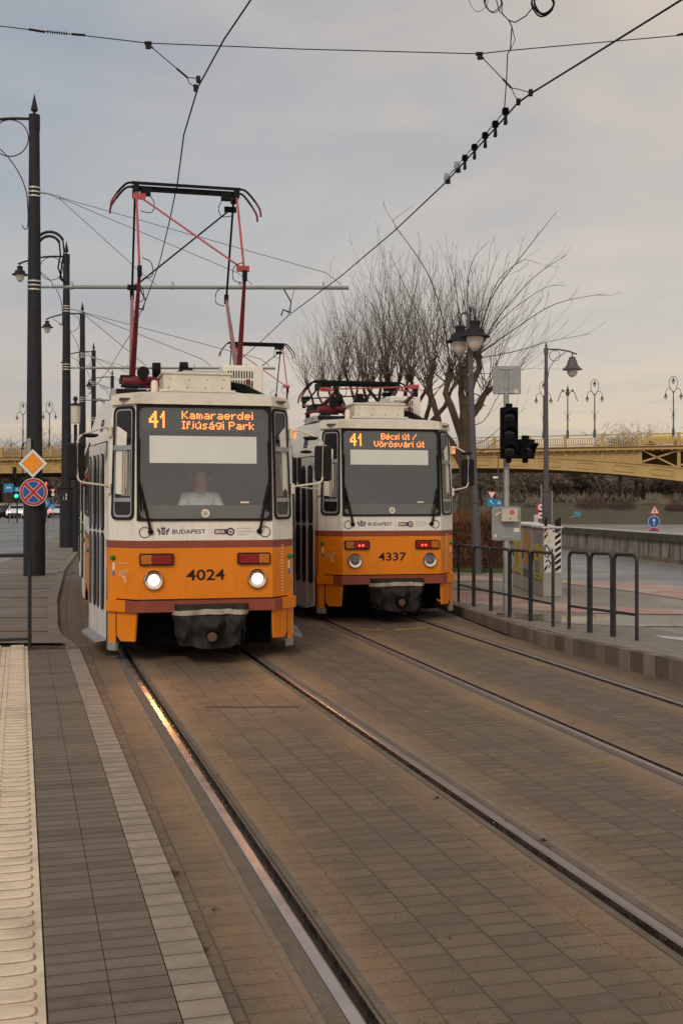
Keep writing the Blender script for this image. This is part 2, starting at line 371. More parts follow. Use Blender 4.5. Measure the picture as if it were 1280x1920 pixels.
# ------------------------------------------------------------------ ground materials
def paving_mat(name, base, bw, rh, mortar=.005, mcol=(.03, .024, .02), var=.28, dirtband=False, off=.35, wet=.0, uv='UVMap', bump=.5, lift=1.0):
    n = NB(name)
    uvn = n.n('ShaderNodeUVMap', uv_map='UVMap'); sep = n.n('ShaderNodeSeparateXYZ'); n.L.new(uvn.outputs[0], sep.inputs[0])
    # slight waviness of the laying
    wob = n.noise(.8, 2, .5); w = n.math('MULTIPLY_ADD', wob, .03, -.015)
    cmb = n.n('ShaderNodeCombineXYZ'); n.L.new(n.math('ADD', sep.outputs[1], w), cmb.inputs[0]); n.L.new(n.math('ADD', sep.outputs[0], n.math('MULTIPLY', w, .5)), cmb.inputs[1])
    br = n.n('ShaderNodeTexBrick'); br.offset = off; br.inputs['Scale'].default_value = 1; br.inputs['Brick Width'].default_value = bw; br.inputs['Row Height'].default_value = rh
    br.inputs['Mortar Size'].default_value = mortar; br.inputs['Mortar Smooth'].default_value = .35; br.inputs['Bias'].default_value = 0
    br.inputs['Color1'].default_value = (0, 0, 0, 1); br.inputs['Color2'].default_value = (1, 1, 1, 1); br.inputs['Mortar'].default_value = (.5, .5, .5, 1)
    n.L.new(cmb.outputs[0], br.inputs['Vector'])
    big = n.noise(.9, 5, .6); fine = n.noise(70, 4, .7); mid = n.noise(7, 4, .6)
    t = n.math('ADD', n.math('MULTIPLY', br.outputs['Color'], .42 if rh < 1 else .8), n.math('ADD', n.math('MULTIPLY', big, .38), n.math('MULTIPLY', mid, .25)))
    c = n.mix(n.mr(t, .2, .85), tuple(q*(1-var) for q in base), tuple(q*(1+var) for q in base))
    c = n.mix(n.mr(fine, .3, .7, 0, .4), c, tuple(q*.5 for q in base))
    b2 = n.n('ShaderNodeTexBrick'); b2.offset = off; b2.inputs['Scale'].default_value = 1; b2.inputs['Brick Width'].default_value = bw; b2.inputs['Row Height'].default_value = rh
    b2.inputs['Mortar Size'].default_value = bw*.42; b2.inputs['Mortar Smooth'].default_value = 1; n.L.new(cmb.outputs[0], b2.inputs['Vector'])
    wear = n.math('MULTIPLY', n.math('SUBTRACT', 1, b2.outputs['Fac']), n.mr(n.noise(5, 4, .6), .38, .68, 0, .75 if rh > 1 else .3)); c = n.mix(wear, c, tuple(min(1, q*1.45) for q in base))
    # pale scuffs on a few bricks
    sc = n.noise(2.3, 5, .7); c = n.mix(n.mr(sc, .66, .8, 0, .5), c, tuple(min(1, q*1.9) for q in base))
    mfac = n.math('MULTIPLY', br.outputs['Fac'], n.mr(big, .3, .6, .45, .9))
    c = n.mix(mfac, c, mcol)
    rough = n.mr(mid, .3, .7, .62, .85)
    if dirtband:
        uv2 = n.n('ShaderNodeUVMap', uv_map='rail'); s2 = n.n('ShaderNodeSeparateXYZ'); n.L.new(uv2.outputs[0], s2.inputs[0])
        dist = n.math('ADD', s2.outputs[0], n.math('MULTIPLY_ADD', n.noise(1.6, 5, .65), .34, -.17))
        up = n.mr(dist, .03, .13); dn = n.mr(dist, .26, .40, 1, 0)
        patch = n.mr(n.noise(.55, 4, .6), .36, .62, .25, 1)
        f = n.math('MULTIPLY', n.math('MULTIPLY', up, dn), patch)
        speck = n.mr(n.noise(55, 3, .8), .38, .6, .12, 1)
        c = n.mix(n.math('MULTIPLY', f, n.math('MULTIPLY', speck, .9)), c, (.285, .165, .072))
        near = n.mr(s2.outputs[0], .0, .22, .62, 0); c = n.mix(near, c, (.29, .22, .175))
    if wet:
        wf = n.mr(n.noise(.7, 4, .55), .5, .62); rough = n.mix(wf, n.n('ShaderNodeCombineColor').outputs[0], (0, 0, 0)) if False else n.math('SUBTRACT', rough, n.math('MULTIPLY', wf, wet))
    n.set(Base_Color=c, Roughness=rough, Specular_IOR_Level=.35)
    n.bump(n.math('ADD', n.math('MULTIPLY', br.outputs['Fac'], -1.2), n.math('MULTIPLY', fine, .35)), bump, .006)
    return n.m
M['track_pave'] = paving_mat('track_paving', (.150, .107, .073), .125, .222, mcol=(.055, .038, .026), dirtband=True, off=.42, var=.25)
M['plat_dark'] = paving_mat('platform_dark', (.130, .098, .073), .104, 40, mortar=.0045, var=.3, off=0)
M['plat_edge'] = paving_mat('platform_edge', (.255, .205, .158), .145, 40, mortar=.005, var=.14, off=0)
M['right_pave'] = paving_mat('right_paving', (.24, .20, .165), .1, .2, off=.5, var=.2)

def strip_mesh(name, us, zf, C, sl, mats, ys=YS, kind='structure', railpos=None, ufun=None, matf=None):
    """lofted ribbon; us: list of lateral coordinates (numbers, or functions of y giving X)"""
    me = bpy.data.meshes.new(name); vs = []; uv = []; rd = []
    s = 0; prev = None
    for y in ys:
        c = Vector((C(y), y, 0))
        if prev is not None: s += (c-prev).length
        prev = c
        row = []
        for u in us:
            d = u(y) if callable(u) else u
            row.append(off_pt(C, sl, y, d, zf(y) if callable(zf) else zf)); uv.append((d, s))
            rd.append(railpos(y, d) if railpos else 0)
        vs += row
    n = len(us); fs = [(j*n+i, j*n+i+1, (j+1)*n+i+1, (j+1)*n+i) for j in range(len(ys)-1) for i in range(n-1)]
    me.from_pydata([tuple(v) for v in vs], [], fs)
    l = me.uv_layers.new(name='UVMap'); l2 = me.uv_layers.new(name='rail')
    for lp in me.loops:
        l.data[lp.index].uv = uv[lp.vertex_index]; l2.data[lp.index].uv = (rd[lp.vertex_index], 0)
    for m in mats: me.materials.append(M[m])
    if matf:
        for p in me.polygons: p.material_index = matf(p.index % (n-1))
    o = bpy.data.objects.new(name, me); finish(o); o['kind'] = kind; return o

def d2(y):      # lateral offset of track 2 centre as seen from track 1
    m = slope1(y); n = sqrt(1+m*m); return (C2(y)-C1(y))/n
GV = .047   # groove
def railpos(y, d):
    D2 = d2(y); return min(abs(abs(d)-.75), abs(abs(d-D2)-.75))
def lin(a, b, k): return [a+(b-a)*i/k for i in range(k+1)]
def flin(fa, fb, k): return [(lambda y, t=i/k: fa(y)*(1-t)+fb(y)*t) for i in range(k+1)]
HO, HI, LP_ = .7175+.057, .7175, .7175-GV-.018   # head outer, head inner, lip inner
K = lambda v: (lambda y: v)
PLAT = lambda y: -1.1345+ (0 if y < 14.3 else 0)
# right kerb line (world), lateral offset
def kerbx(y):
    pts = [(-6, 8.2), (0, 6.6), (4, 5.45), (8, 4.32), (11.3, 3.40), (14.5, 2.50), (18.8, 1.86), (25, .70), (35, -1.2), (50, -3.6), (160, -18)]
    for (a, xa), (b, xb) in zip(pts, pts[1:]):
        if y <= b: return xa+(xb-xa)*(y-a)/(b-a)
    return pts[-1][1]
KR = lambda y: (kerbx(y)-C1(y))/sqrt(1+slope1(y)**2)
# left kerb line (platform edge, then the sidewalk kerb)
def lkx(y):
    pts = [(-6, 2.42), (4.076, -.404), (14.33, -3.29), (14.6, -3.52), (16.2, -4.0), (20.6, -5.1), (29.7, -7.15), (43.7, -9.9), (60, -12.6), (100, -18), (160, -25)]
    for (a, xa), (b, xb) in zip(pts, pts[1:]):
        if y <= b: return xa+(xb-xa)*(y-a)/(b-a)
    return pts[-1][1]
LK = lambda y: (lkx(y)-C1(y))/sqrt(1+slope1(y)**2)
strip_mesh('paving', flin(LK, K(-HO-.003), 6), 0, C1, slope1, ['track_pave'], railpos=railpos)
strip_mesh('paving', flin(K(-LP_+.0), K(LP_), 8), 0, C1, slope1, ['track_pave'], railpos=railpos)
strip_mesh('paving', flin(K(HO+.003), lambda y: d2(y)-HO-.003, 8), 0, C1, slope1, ['track_pave'], railpos=railpos)
strip_mesh('paving', flin(lambda y: d2(y)-LP_, lambda y: d2(y)+LP_, 8), 0, C1, slope1, ['track_pave'], railpos=railpos)
strip_mesh('paving', flin(lambda y: d2(y)+HO+.003, KR, 6), 0, C1, slope1, ['track_pave'], railpos=railpos)

# rails: head, groove, lip
def steel():
    n = NB('rail_steel'); a = n.noise(6, 5, .6, stretch=(1, 1, 1)); b = n.noise(60, 4, .7)
    c = n.mix(n.mr(a, .35, .7), (.42, .35, .33), (.52, .45, .43)); n.set(Base_Color=c, Metallic=.75, Roughness=n.mr(a, .3, .7, .22, .36)); n.bump(b, .12, .002); return n.m
M['steel'] = steel()
M['steel_dull'] = pm('rail_dull', (.27, .215, .20), .42, .55, var=.12, scale=3, dirt=.2, dirtcol=(.14, .10, .085), bump=.05)
def groovem():
    n = NB('rail_groove'); a = n.noise(9, 6, .75); w = n.mr(a, .47, .53)
    n.set(Base_Color=n.mix(w, (.022, .014, .010), (.05, .032, .022)), Roughness=n.mr(a, .44, .54, .06, .75)); n.bump(n.noise(40, 5, .8), .8, .01); return n.m
M['groove'] = groovem()
M['concrete_strip'] = pm('concrete_strip', (.158, .120, .090), .9, var=.25, scale=5, grain=.6, dirt=.4, dirtcol=(.10, .07, .048))
def gp_(px, py): D = H*F/(py-Y0); return ((px-640)*D/F, D)
M['faded_y'] = pm('faded_yellow', (.30, .21, .07), .8, var=.3, scale=20, dirt=.6)
def rail(C, sl, d0, side, label):
    """side=+1: the head lies on the +d side of the groove"""
    prof = [(.057, -.05), (.057, .003), (.050, .0065), (.010, .0065), (.0, .0), (-.006, -.038), (-GV, -.038), (-GV-.001, -.003), (-GV-.017, -.003), (-GV-.018, -.05)]
    mb = MB(); n = len(prof); ys = [-5+.5*i for i in range(0, 58)]+[24+2*i for i in range(0, 36)]
    vs = []
    for y in ys:
        for u, z in prof: vs.append(off_pt(C, sl, y, side*(.7175+u), z))
    fs = []; 
    mb.mat('steel'); mb.v = [tuple(v) for v in vs]
    for j in range(len(ys)-1):
        for i in range(n-1):
            mb.f.append((j*n+i, j*n+i+1, (j+1)*n+i+1, (j+1)*n+i)); mb.mi.append(1 if i in (4, 5, 6) else 2 if i in (7, 8) else 0)
    o = mb.build('tram_rail', ['steel' if (C is C1 and side < 0) else 'steel_dull', 'groove', 'concrete_strip']); tag(o, label, 'rail', 'rails set in the paving'); return o
rail(C1, slope1, 0, -1, 'grooved steel rail glowing orange with headlight reflection, nearest the platform')
rail(C1, slope1, 0, 1, 'brown grey grooved rail under the right wheels of the near tram')
rail(C2, slope2, 0, -1, 'shiny grooved rail under the left wheels of the farther tram')
rail(C2, slope2, 0, 1, 'grooved rail closest to the right hand kerb and the barriers')
# thin smooth concrete strips beside the near rails
def cstrip(C, sl, a, b, z, nm='paving'):
    strip_mesh(nm, flin(K(a), K(b), 1), z, C, sl, ['concrete_strip'])
cstrip(C1, slope1, -HO-.075, -HO-.004, .004); cstrip(C1, slope1, HO+.004, HO+.05, .004)
cstrip(C1, slope1, -LP_+.002, -LP_+.035, .004); cstrip(C1, slope1, LP_-.035, LP_-.002, .004)
cstrip(C2, slope2, -HO-.06, -HO-.004, .004); cstrip(C2, slope2, HO+.004, HO+.05, .004)

# wide base ground sheet, and the road
def asphalt(name, a, b, rough=.7, wet=.45):
    n = NB(name); t = n.noise(.35, 6, .6); f = n.noise(60, 3, .7); c = n.mix(n.mr(t, .3, .7), a, b); c = n.mix(n.mr(f, .3, .7, 0, .35), c, tuple(q*.6 for q in a))
    w = n.mr(n.noise(.5, 4, .6, stretch=(1, .35, 1)), .42, .6, 0, wet); n.set(Base_Color=c, Roughness=n.math('SUBTRACT', rough, w)); n.bump(f, .25, .004); return n.m
M['asph'] = asphalt('asphalt_damp', (.10, .098, .095), (.155, .15, .145))
M['asph_wet'] = asphalt('asphalt_wet', (.15, .147, .142), (.20, .195, .185), .62, .25)
M['soil'] = pm('soil_base', (.07, .065, .05), .95, scale=.3, bump=.3)
g = MB(); g.quad((-900, -60, -5.2), (900, -60, -5.2), (900, 1500, -5.2), (-900, 1500, -5.2)); o = g.build('ground', 'soil'); o['kind'] = 'structure'
def sheet(name, pts, m, z=None, kind='structure', uvscale=None):
    me = bpy.data.meshes.new(name); me.from_pydata([(p[0], p[1], (p[2] if len(p) > 2 else z)) for p in pts], [], [tuple(range(len(pts)))])
    l = me.uv_layers.new(name='UVMap'); a = .27
    for lp in me.loops:
        q = pts[lp.vertex_index]; l.data[lp.index].uv = (q[0]*cos(a)+q[1]*sin(a), -q[0]*sin(a)+q[1]*cos(a))
    me.materials.append(M[m]); o = bpy.data.objects.new(name, me); finish(o); o['kind'] = kind; return o
# road on the left, far strip under the bridge
sheet('road', [(-60, -6), (-4.0, -6), (-9.46, 31.8), (-12.9, 50), (-15, 61.3), (-19, 90), (-24, 130), (-30, 200), (-140, 260), (-140, -6)], 'asph_wet', -.03)
M['line'] = pm('road_line', (.48, .48, .46), .6, dirt=.5, dirtcol=(.2, .2, .2), scale=3)
for k in range(9):
    y = 34+k*13; x = -14.6-(y-31.8)*.20
    if k not in (0,): sheet('road_marking', [(x-.07, y), (x+.07, y), (x+.07-.9, y+5), (x-.07-.9, y+5)], 'line', -.024)
# sidewalk on the left
M['walk'] = asphalt('sidewalk_damp', (.15, .12, .092), (.23, .185, .145), .85, .40)
M['kerbst'] = pm('kerb_stone', (.22, .185, .15), .8, var=.2, scale=3, dirt=.4, dirtcol=(.08, .06, .045), grain=.4)
w = MB(); w.mat('walk')
wy = [14.33, 16.2, 20.6, 29.7, 43.7, 60, 90]
def rdx(y):
    pts = [(-6, -4.0), (14.3, -6.9), (31.8, -9.46), (50, -12.9), (61.3, -15), (90, -19), (130, -24)]
    for (a, xa), (b, xb) in zip(pts, pts[1:]):
        if y <= b: return xa+(xb-xa)*(y-a)/(b-a)
for a, b in zip(wy, wy[1:]):
    kw = .16
    w.quad((rdx(a), a, .05), (lkx(a)-kw, a, .05), (lkx(b)-kw, b, .05), (rdx(b), b, .05))
    w.quad((rdx(a), a, -.03), (rdx(a), a, .05), (rdx(b), b, .05), (rdx(b), b, -.03))
o = w.build('sidewalk'); o['kind'] = 'structure'
# slab joints pressed in the sidewalk
w = MB()
y = 14.33
while y < 60:
    L = 1.0 if y < 30 else 2.0
    for (u0, u1, z0) in ((-.158, 0, .062),):
        a, b = y, y+L-.012
        zf = lambda q: .012+.05*min(1, max(0, (q-14.33)/1.5)) if q < 16 else .064
        w.add([(lkx(a)+u0, a, zf(a)), (lkx(a)+u1, a, zf(a)), (lkx(b)+u1, b, zf(b)), (lkx(b)+u0, b, zf(b)), (lkx(a)+u0, a, -.02), (lkx(a)+u1, a, -.02), (lkx(b)+u1, b, -.02), (lkx(b)+u0, b, -.02)],
              [(0, 1, 2, 3), (0, 4, 5, 1), (1, 5, 6, 2), (2, 6, 7, 3), (3, 7, 4, 0)])
    y += L
o = w.build('kerb', 'kerbst'); tag(o, 'low worn kerb stones between the left sidewalk and the near track', 'kerb')
w = MB()
for y in (15.6, 17.4, 19.2, 21.1, 23.2, 25.4, 27.6, 30, 32.5, 35, 38): w.box(((rdx(y)+lkx(y)-.16)/2, y, .053), (lkx(y)-.16-rdx(y)-.02, .02, .004))
o = w.build('sidewalk_joint', 'under'); o['kind'] = 'structure'

# platform: tactile cream strip, two dark courses, light edge stones
A0 = .0964-.18; ysP = [-6+.5*i for i in range(0, 41)]+[14.33]
def vline(v): return lambda y: ((v-.2696*y)/.963-C1(y))/sqrt(1+slope1(y)**2)
M['tdirt_shade'] = pm('tactile_dirt_shade', (.30, .235, .16), .9, var=.4, scale=9)  # ring of dirt around each oval, its shaded edge painted in as well
M['tact'] = pm('tactile_cream', (.70, .56, .41), .7, var=.12, scale=5, dirt=.5, dirtcol=(.36, .28, .19), grain=.25, bump=.3)
PZ = .018
strip_mesh('platform', [vline(.0964), vline(.319)], PZ, C1, slope1, ['plat_dark'], ys=ysP)
strip_mesh('platform', [vline(.322), vline(.541)], PZ, C1, slope1, ['plat_dark'], ys=ysP)
strip_mesh('platform', [vline(.545), vline(.710)], PZ+.001, C1, slope1, ['plat_edge'], ys=ysP)
M['darkjoint'] = pm('joint_dark', (.055, .043, .033), .9)
strip_mesh('platform', [vline(.06), vline(.708)], PZ-.008, C1, slope1, ['darkjoint'], ys=ysP)
strip_mesh('platform', [vline(-3.2), vline(-.42)], PZ, C1, slope1, ['plat_dark'], ys=ysP)
# edge face
e = MB(); 
def vx(v, y): return (v-.2696*y)/.963
for a, b in zip(ysP, ysP[1:]): e.quad((vx(.710, a), a, PZ+.001), (vx(.710, b), b, PZ+.001), (vx(.712, b), b, -.02), (vx(.712, a), a, -.02))
e.quad((vx(-3.2, 14.33), 14.33, PZ), (vx(.71, 14.33), 14.33, PZ), (vx(.71, 14.33), 14.333, -.05), (vx(-3.2, 14.33), 14.333, -.05))
o = e.build('platform', 'plat_edge'); o['kind'] = 'structure'
# tactile blocks with raised ovals
e = MB(); ca, sa = .963, .2696
def vs2(v, s): return Vector((v*ca-s*sa, v*sa+s*ca, 0))
e.mat('tact')
s = -4.0; k = 0
while s < 14.9:
    for v0, v1 in ((-.40, -.162), (-.158, .088)):
        a = vs2(v0, s); b = vs2(v1, s); c = vs2(v1, s+.247); d = vs2(v0, s+.247); z = PZ+.002+random.uniform(0, .002)
        if max(c.y, d.y) > 14.33: continue
        e.add([(q.x, q.y, z) for q in (a, b, c, d)]+[(q.x, q.y, -.01) for q in (a, b, c, d)], [(0, 1, 2, 3), (0, 4, 5, 1), (1, 5, 6, 2), (2, 6, 7, 3), (3, 7, 4, 0)])
    if s > 2.5:
        for v0, v1 in ((-.375, -.215), (-.115, .055)):
            for j in range(2):
                cs = s+.062+j*.1235; cv = (v0+v1)/2; hw = (v1-v0)/2; n = 12; rings = []
                if vs2(v1, cs+.05).y > 14.33: continue
                for (kk, zz) in ((1, .002), (.92, .010), (.74, .012)):
                    for q in range(n):
                        t = 2*pi*q/n; cx = (abs(cos(t))**.45)*(1 if cos(t) > 0 else -1); cy = (abs(sin(t))**.7)*(1 if sin(t) > 0 else -1)
                        p = vs2(cv+cx*hw*(1-(1-kk)*.35), cs+cy*.043*kk); rings.append((p.x, p.y, PZ+zz))
                fs = [(r*n+q, r*n+(q+1) % n, (r+1)*n+(q+1) % n, (r+1)*n+q) for r in range(2) for q in range(n)]+[tuple(2*n+q for q in range(n))]
                e.add(rings, fs)
                e.mat('tdirt_shade'); rg = []
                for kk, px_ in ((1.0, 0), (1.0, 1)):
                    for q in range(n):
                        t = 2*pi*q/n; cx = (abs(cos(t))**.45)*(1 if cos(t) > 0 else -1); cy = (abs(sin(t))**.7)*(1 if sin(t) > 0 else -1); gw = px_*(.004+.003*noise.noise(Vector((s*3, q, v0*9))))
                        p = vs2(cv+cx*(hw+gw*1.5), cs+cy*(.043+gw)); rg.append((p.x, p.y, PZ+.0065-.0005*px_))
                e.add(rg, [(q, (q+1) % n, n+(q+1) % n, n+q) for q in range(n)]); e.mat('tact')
    s += .25
o = e.build('tactile_paving'); o['kind'] = 'structure'

# right hand platform
def zr(y): return .24 if y < 11 else .24-.07*(y-11)/3.5 if y < 14.5 else .17-.055*(y-14.5)/4.3 if y < 18.8 else .115
def redpath(name, a):
    n = NB(name); t = n.noise(1.2, 6, .7); c = n.mix(n.mr(t, .40, .58), (.38, .145, .115), (.42, .33, .27)); c = n.mix(n.mr(n.noise(40, 3, .6), .3, .7, 0, .3), c, (.2, .15, .12)); n.set(Base_Color=c, Roughness=n.mr(t, .3, .7, .45, .75)); return n.m
M['redpath'] = redpath('cycle_red', 1)
M['rpave'] = asphalt('right_plaza', (.20, .168, .135), (.32, .27, .22), .65, .30)
ysR = [-4+1.0*i for i in range(0, 40)]+[38, 42, 50, 60, 90, 150]
def wallx(y):  # inner foot of the quay wall
    pts = [(-10, 14.5), (31.3, 9.3), (41.2, 7.97), (60, 4.6), (100, -4), (150, -15)]
    for (a, xa), (b, xb) in zip(pts, pts[1:]):
        if y <= b: return xa+(xb-xa)*(y-a)/(b-a)
def rsheet(name, fa, fb, ys, mat, dz, k=1):
    me = bpy.data.meshes.new(name); vs = []; uv = []; fs = []
    for y in ys:
        for i in range(k+1):
            x = fa(y)*(1-i/k)+fb(y)*i/k; vs.append((x, y, zr(y)+dz)); uv.append((x*cos(.27)+y*sin(.27), -x*sin(.27)+y*cos(.27)))
    n = k+1
    for j in range(len(ys)-1):
        for i in range(k): fs.append((j*n+i, j*n+i+1, (j+1)*n+i+1, (j+1)*n+i))
    me.from_pydata(vs, [], fs); l = me.uv_layers.new(name='UVMap')
    for lp in me.loops: l.data[lp.index].uv = uv[lp.vertex_index]
    me.materials.append(M[mat]); o = bpy.data.objects.new(name, me); finish(o); o['kind'] = 'structure'; return o
rsheet('pavement', lambda y: kerbx(y)+.13, lambda y: kerbx(y)+1.6, [q for q in ysR if q <= 22], 'right_pave', 0)
rsheet('pavement', lambda y: kerbx(y)+1.6 if y <= 22 else kerbx(y)+.13, lambda y: wallx(y)+.05, ysR, 'rpave', -.006)
n_ = NB('puddle'); t_ = n_.noise(.8, 5, .6); n_.set(Base_Color=(.06, .055, .05), Roughness=n_.mr(t_, .4, .6, .06, .22)); M['puddle'] = n_.m
n_ = NB('wet_lane'); t_ = n_.noise(.5, 5, .6); n_.set(Base_Color=n_.mix(n_.mr(t_, .3, .7), (.10, .098, .095), (.16, .152, .145)), Roughness=n_.mr(t_, .35, .62, .2, .5)); n_.bump(n_.noise(50, 3, .6), .1, .003); M['wetlane'] = n_.m
def blob(name, pts, mat, dz, org=(0, 0)):
    vs = [(x, y, zr(y)+dz) for x, y in pts]
    me = bpy.data.meshes.new(name); me.from_pydata(vs, [], [tuple(range(len(vs)))]); bm = bmesh.new(); bm.from_mesh(me)
    bmesh.ops.triangulate(bm, faces=bm.faces); bm.to_mesh(me); bm.free(); me.materials.append(M[mat]); o = bpy.data.objects.new(name, me); finish(o); o['kind'] = 'structure'; return o
def pxg(px, py, z=.13): D = (H-z)*F/(py-Y0); return ((px-640)*D/F, D)
def ribbon(name, up, lo, mat, dz):
    n = len(up); vs = [(*pxg(a, b), 0) for a, b in up]+[(*pxg(a, b), 0) for a, b in lo]; vs = [(x, y, zr(y)+dz) for x, y, _ in vs]
    me = bpy.data.meshes.new(name); me.from_pydata(vs, [], [(i, i+1, n+i+1, n+i) for i in range(n-1)]); me.materials.append(M[mat]); o = bpy.data.objects.new(name, me); finish(o); o['kind'] = 'structure'; return o
# cycle paths (red, worn to pink), traced on the ground plane
ribbon('cycle_path', [(820, 1078), (900, 1079), (960, 1083), (1060, 1086), (1180, 1091), (1290, 1099), (1420, 1110)], [(820, 1089), (900, 1088), (960, 1090), (1060, 1093), (1180, 1107), (1290, 1124), (1420, 1145)], 'redpath', .004)
ribbon('cycle_path', [(820, 1102), (900, 1108), (1000, 1122), (1100, 1135), (1200, 1140), (1320, 1145), (1450, 1150)], [(820, 1126), (900, 1132), (1000, 1144), (1100, 1150), (1200, 1152), (1320, 1154), (1450, 1158)], 'redpath', .004)
ribbon('puddle', [(930, 1150), (1000, 1153), (1080, 1157), (1180, 1158), (1300, 1157), (1420, 1159)], [(930, 1157), (1000, 1166), (1080, 1174), (1180, 1179), (1300, 1180), (1420, 1184)], 'puddle', .005)
ribbon('river_road', [(700, 1010), (900, 1020), (1050, 1034), (1290, 1062), (1500, 1092)], [(700, 1035), (900, 1060), (1050, 1085), (1290, 1100), (1500, 1120)], 'wetlane', .002)
ribbon('road_marking', [(1225, 1200), (1300, 1206)], [(1245, 1207), (1300, 1215)], 'line', .006)
# kerb of upright stone blocks
w = MB(); y = -4.0
while y < 60:
    L = .24*random.choice((.8, 1, 1, 1.25)) if y < 15 else .9
    a, b = y, y+L-.022; x0a, x0b = kerbx(a), kerbx(b); j = random.uniform(-.004, .004); zt = .002
    w.add([(x0a+j, a, zr(a)+zt), (x0a+.13, a, zr(a)+zt), (x0b+.13, b, zr(b)+zt), (x0b+j, b, zr(b)+zt), (x0a+j, a, -.03), (x0a+.13, a, -.03), (x0b+.13, b, -.03), (x0b+j, b, -.03)],
          [(0, 1, 2, 3), (0, 4, 5, 1), (1, 5, 6, 2), (2, 6, 7, 3), (3, 7, 4, 0)]); y += L
M['kerbR'] = pm('kerb_block', (.20, .158, .120), .85, var=.25, scale=2.2, dirt=.55, dirtcol=(.055, .04, .03), grain=.4, stretch=(1, 1, .35))
for i_ in range(0, len(w.f), 5):
    if random.random() < .4:
        for q_ in range(5): w.mi[i_+q_] = 1
M['kerbR2'] = pm('kerb_block_dark', (.135, .105, .080), .88, var=.3, scale=2.5, dirt=.6, dirtcol=(.05, .037, .028), grain=.4, stretch=(1, 1, .35))
o = w.build('kerb', ['kerbR', 'kerbR2'], bevel=.004); tag(o, 'upright stone kerb blocks edging the right pavement beside the far track', 'kerb')
kb = MB()
for i in range(64): a, b = -4+i, -3+i; kb.quad((kerbx(a)+.012, a, -.02), (kerbx(b)+.012, b, -.02), (kerbx(b)+.012, b, zr(b)-.004), (kerbx(a)+.012, a, zr(a)-.004))
M['gap'] = pm('joint_gap', (.010, .008, .006), .95)
o = kb.build('kerb_bed', 'gap'); o['kind'] = 'structure'
sheet('road_marking', [(*gp_(660, 1179),), (*gp_(720, 1180),), (*gp_(720, 1183),), (*gp_(660, 1181),)], 'faded_y', .004)
sheet('road_marking', [(*gp_(740, 1180),), (*gp_(800, 1176),), (*gp_(800, 1179),), (*gp_(740, 1183),)], 'faded_y', .004)
sheet('paving', [(*gp_(385, 1325),), (*gp_(560, 1325),), (*gp_(560, 1326.6),), (*gp_(385, 1326.6),)], 'darkjoint', .003)
sheet('kerb_bed', [(kerbx(q)+.01, q, .0) for q in (-4, 60)]+[(kerbx(60)+.2, 60, -.001), (kerbx(-4)+.2, -4, -.001)], 'darkjoint')

# ------------------------------------------------------------------ quay wall, river, far bank
def quaym():
    n = NB('quay_concrete'); a = n.noise(1.5, 6, .65); st = n.noise(2.2, 5, .7, stretch=(2.2, 2.2, .25)); c = n.mix(n.mr(a, .3, .7), (.20, .17, .14), (.32, .28, .235))
    sp = n.n('ShaderNodeSeparateXYZ'); n.L.new(n.tc.outputs['Object'], sp.inputs[0])
    c = n.mix(n.mr(st, .5, .62, 0, .85), c, (.045, .036, .028)); n.set(Base_Color=c, Roughness=.85); n.bump(n.noise(14, 5, .7), .5, .02); return n.m
M['quay'] = quaym(); M['coping'] = pm('coping_stone', (.09, .075, .06), .85, var=.4, scale=2, dirt=.4, dirtcol=(.03, .025, .02), grain=.3)
M['coptop'] = pm('coping_top', (.34, .31, .27), .6, var=.2, scale=2)
q = MB(); ysw = [-10, 0, 10, 20, 31.3, 36, 41.2, 48, 60, 80, 100, 150]
for a, b in zip(ysw, ysw[1:]):
    xa, xb = wallx(a), wallx(b); k = 0
    q.mat('quay').quad((xa, a, .0), (xb, b, .0), (xb+.02, b, .70), (xa+.02, a, .70))
    q.mat('coping').quad((xa-.06, a, .70), (xb-.06, b, .70), (xb-.06, b, .90), (xa-.06, a, .90))
    q.quad((xa-.06, a, .70), (xa+.02, a, .70), (xb+.02, b, .70), (xb-.06, b, .70))
    q.mat('coptop').quad((xa-.06, a, .90), (xb-.06, b, .90), (xb+.62, b, .91), (xa+.62, a, .91))
    q.mat('quay').quad((xa+.62, a, .91), (xb+.62, b, .91), (xb+.9, b, -4.5), (xa+.9, a, -4.5))
o = q.build('quay_wall'); tag(o, 'stained concrete river wall with dark coping behind the right pavement', 'wall')
q = MB()
for k in range(60):
    y = 12+k*.9; x = wallx(y); q.box((x-.11, y+.43, zr(y)+.05), (.16, .87, .12+random.uniform(-.01, .01)), rot=(0, 0, radians(8)))
o = q.build('kerb', 'kerbR'); tag(o, 'rough reddish stone kerb at the foot of the river wall', 'kerb')
def waterm():
    n = NB('river_water'); n.set(Base_Color=(.24, .22, .19), Roughness=.35, Specular_IOR_Level=.8); a = n.noise(.35, 6, .65, stretch=(1, .4, 1)); n.bump(a, .35, .5); return n.m
M['water'] = waterm()
sheet('river', [(-12, 8, -3.6), (900, 8, -3.6), (900, 285, -3.6), (-45, 285, -3.6), (-30, 150, -3.6)], 'water')
def grassm():
    n = NB('bank_grass'); a = n.noise(.12, 6, .65); f = n.noise(2.5, 5, .7); c = n.mix(n.mr(a, .35, .68), (.072, .068, .040), (.115, .094, .062)); c = n.mix(n.mr(f, .3, .7, 0, .6), c, (.05, .044, .028)); n.set(Base_Color=c, Roughness=.95); n.bump(f, .6, .3); return n.m
M['grass'] = grassm()
b = MB(); ysb = [i*26-60 for i in range(20)]
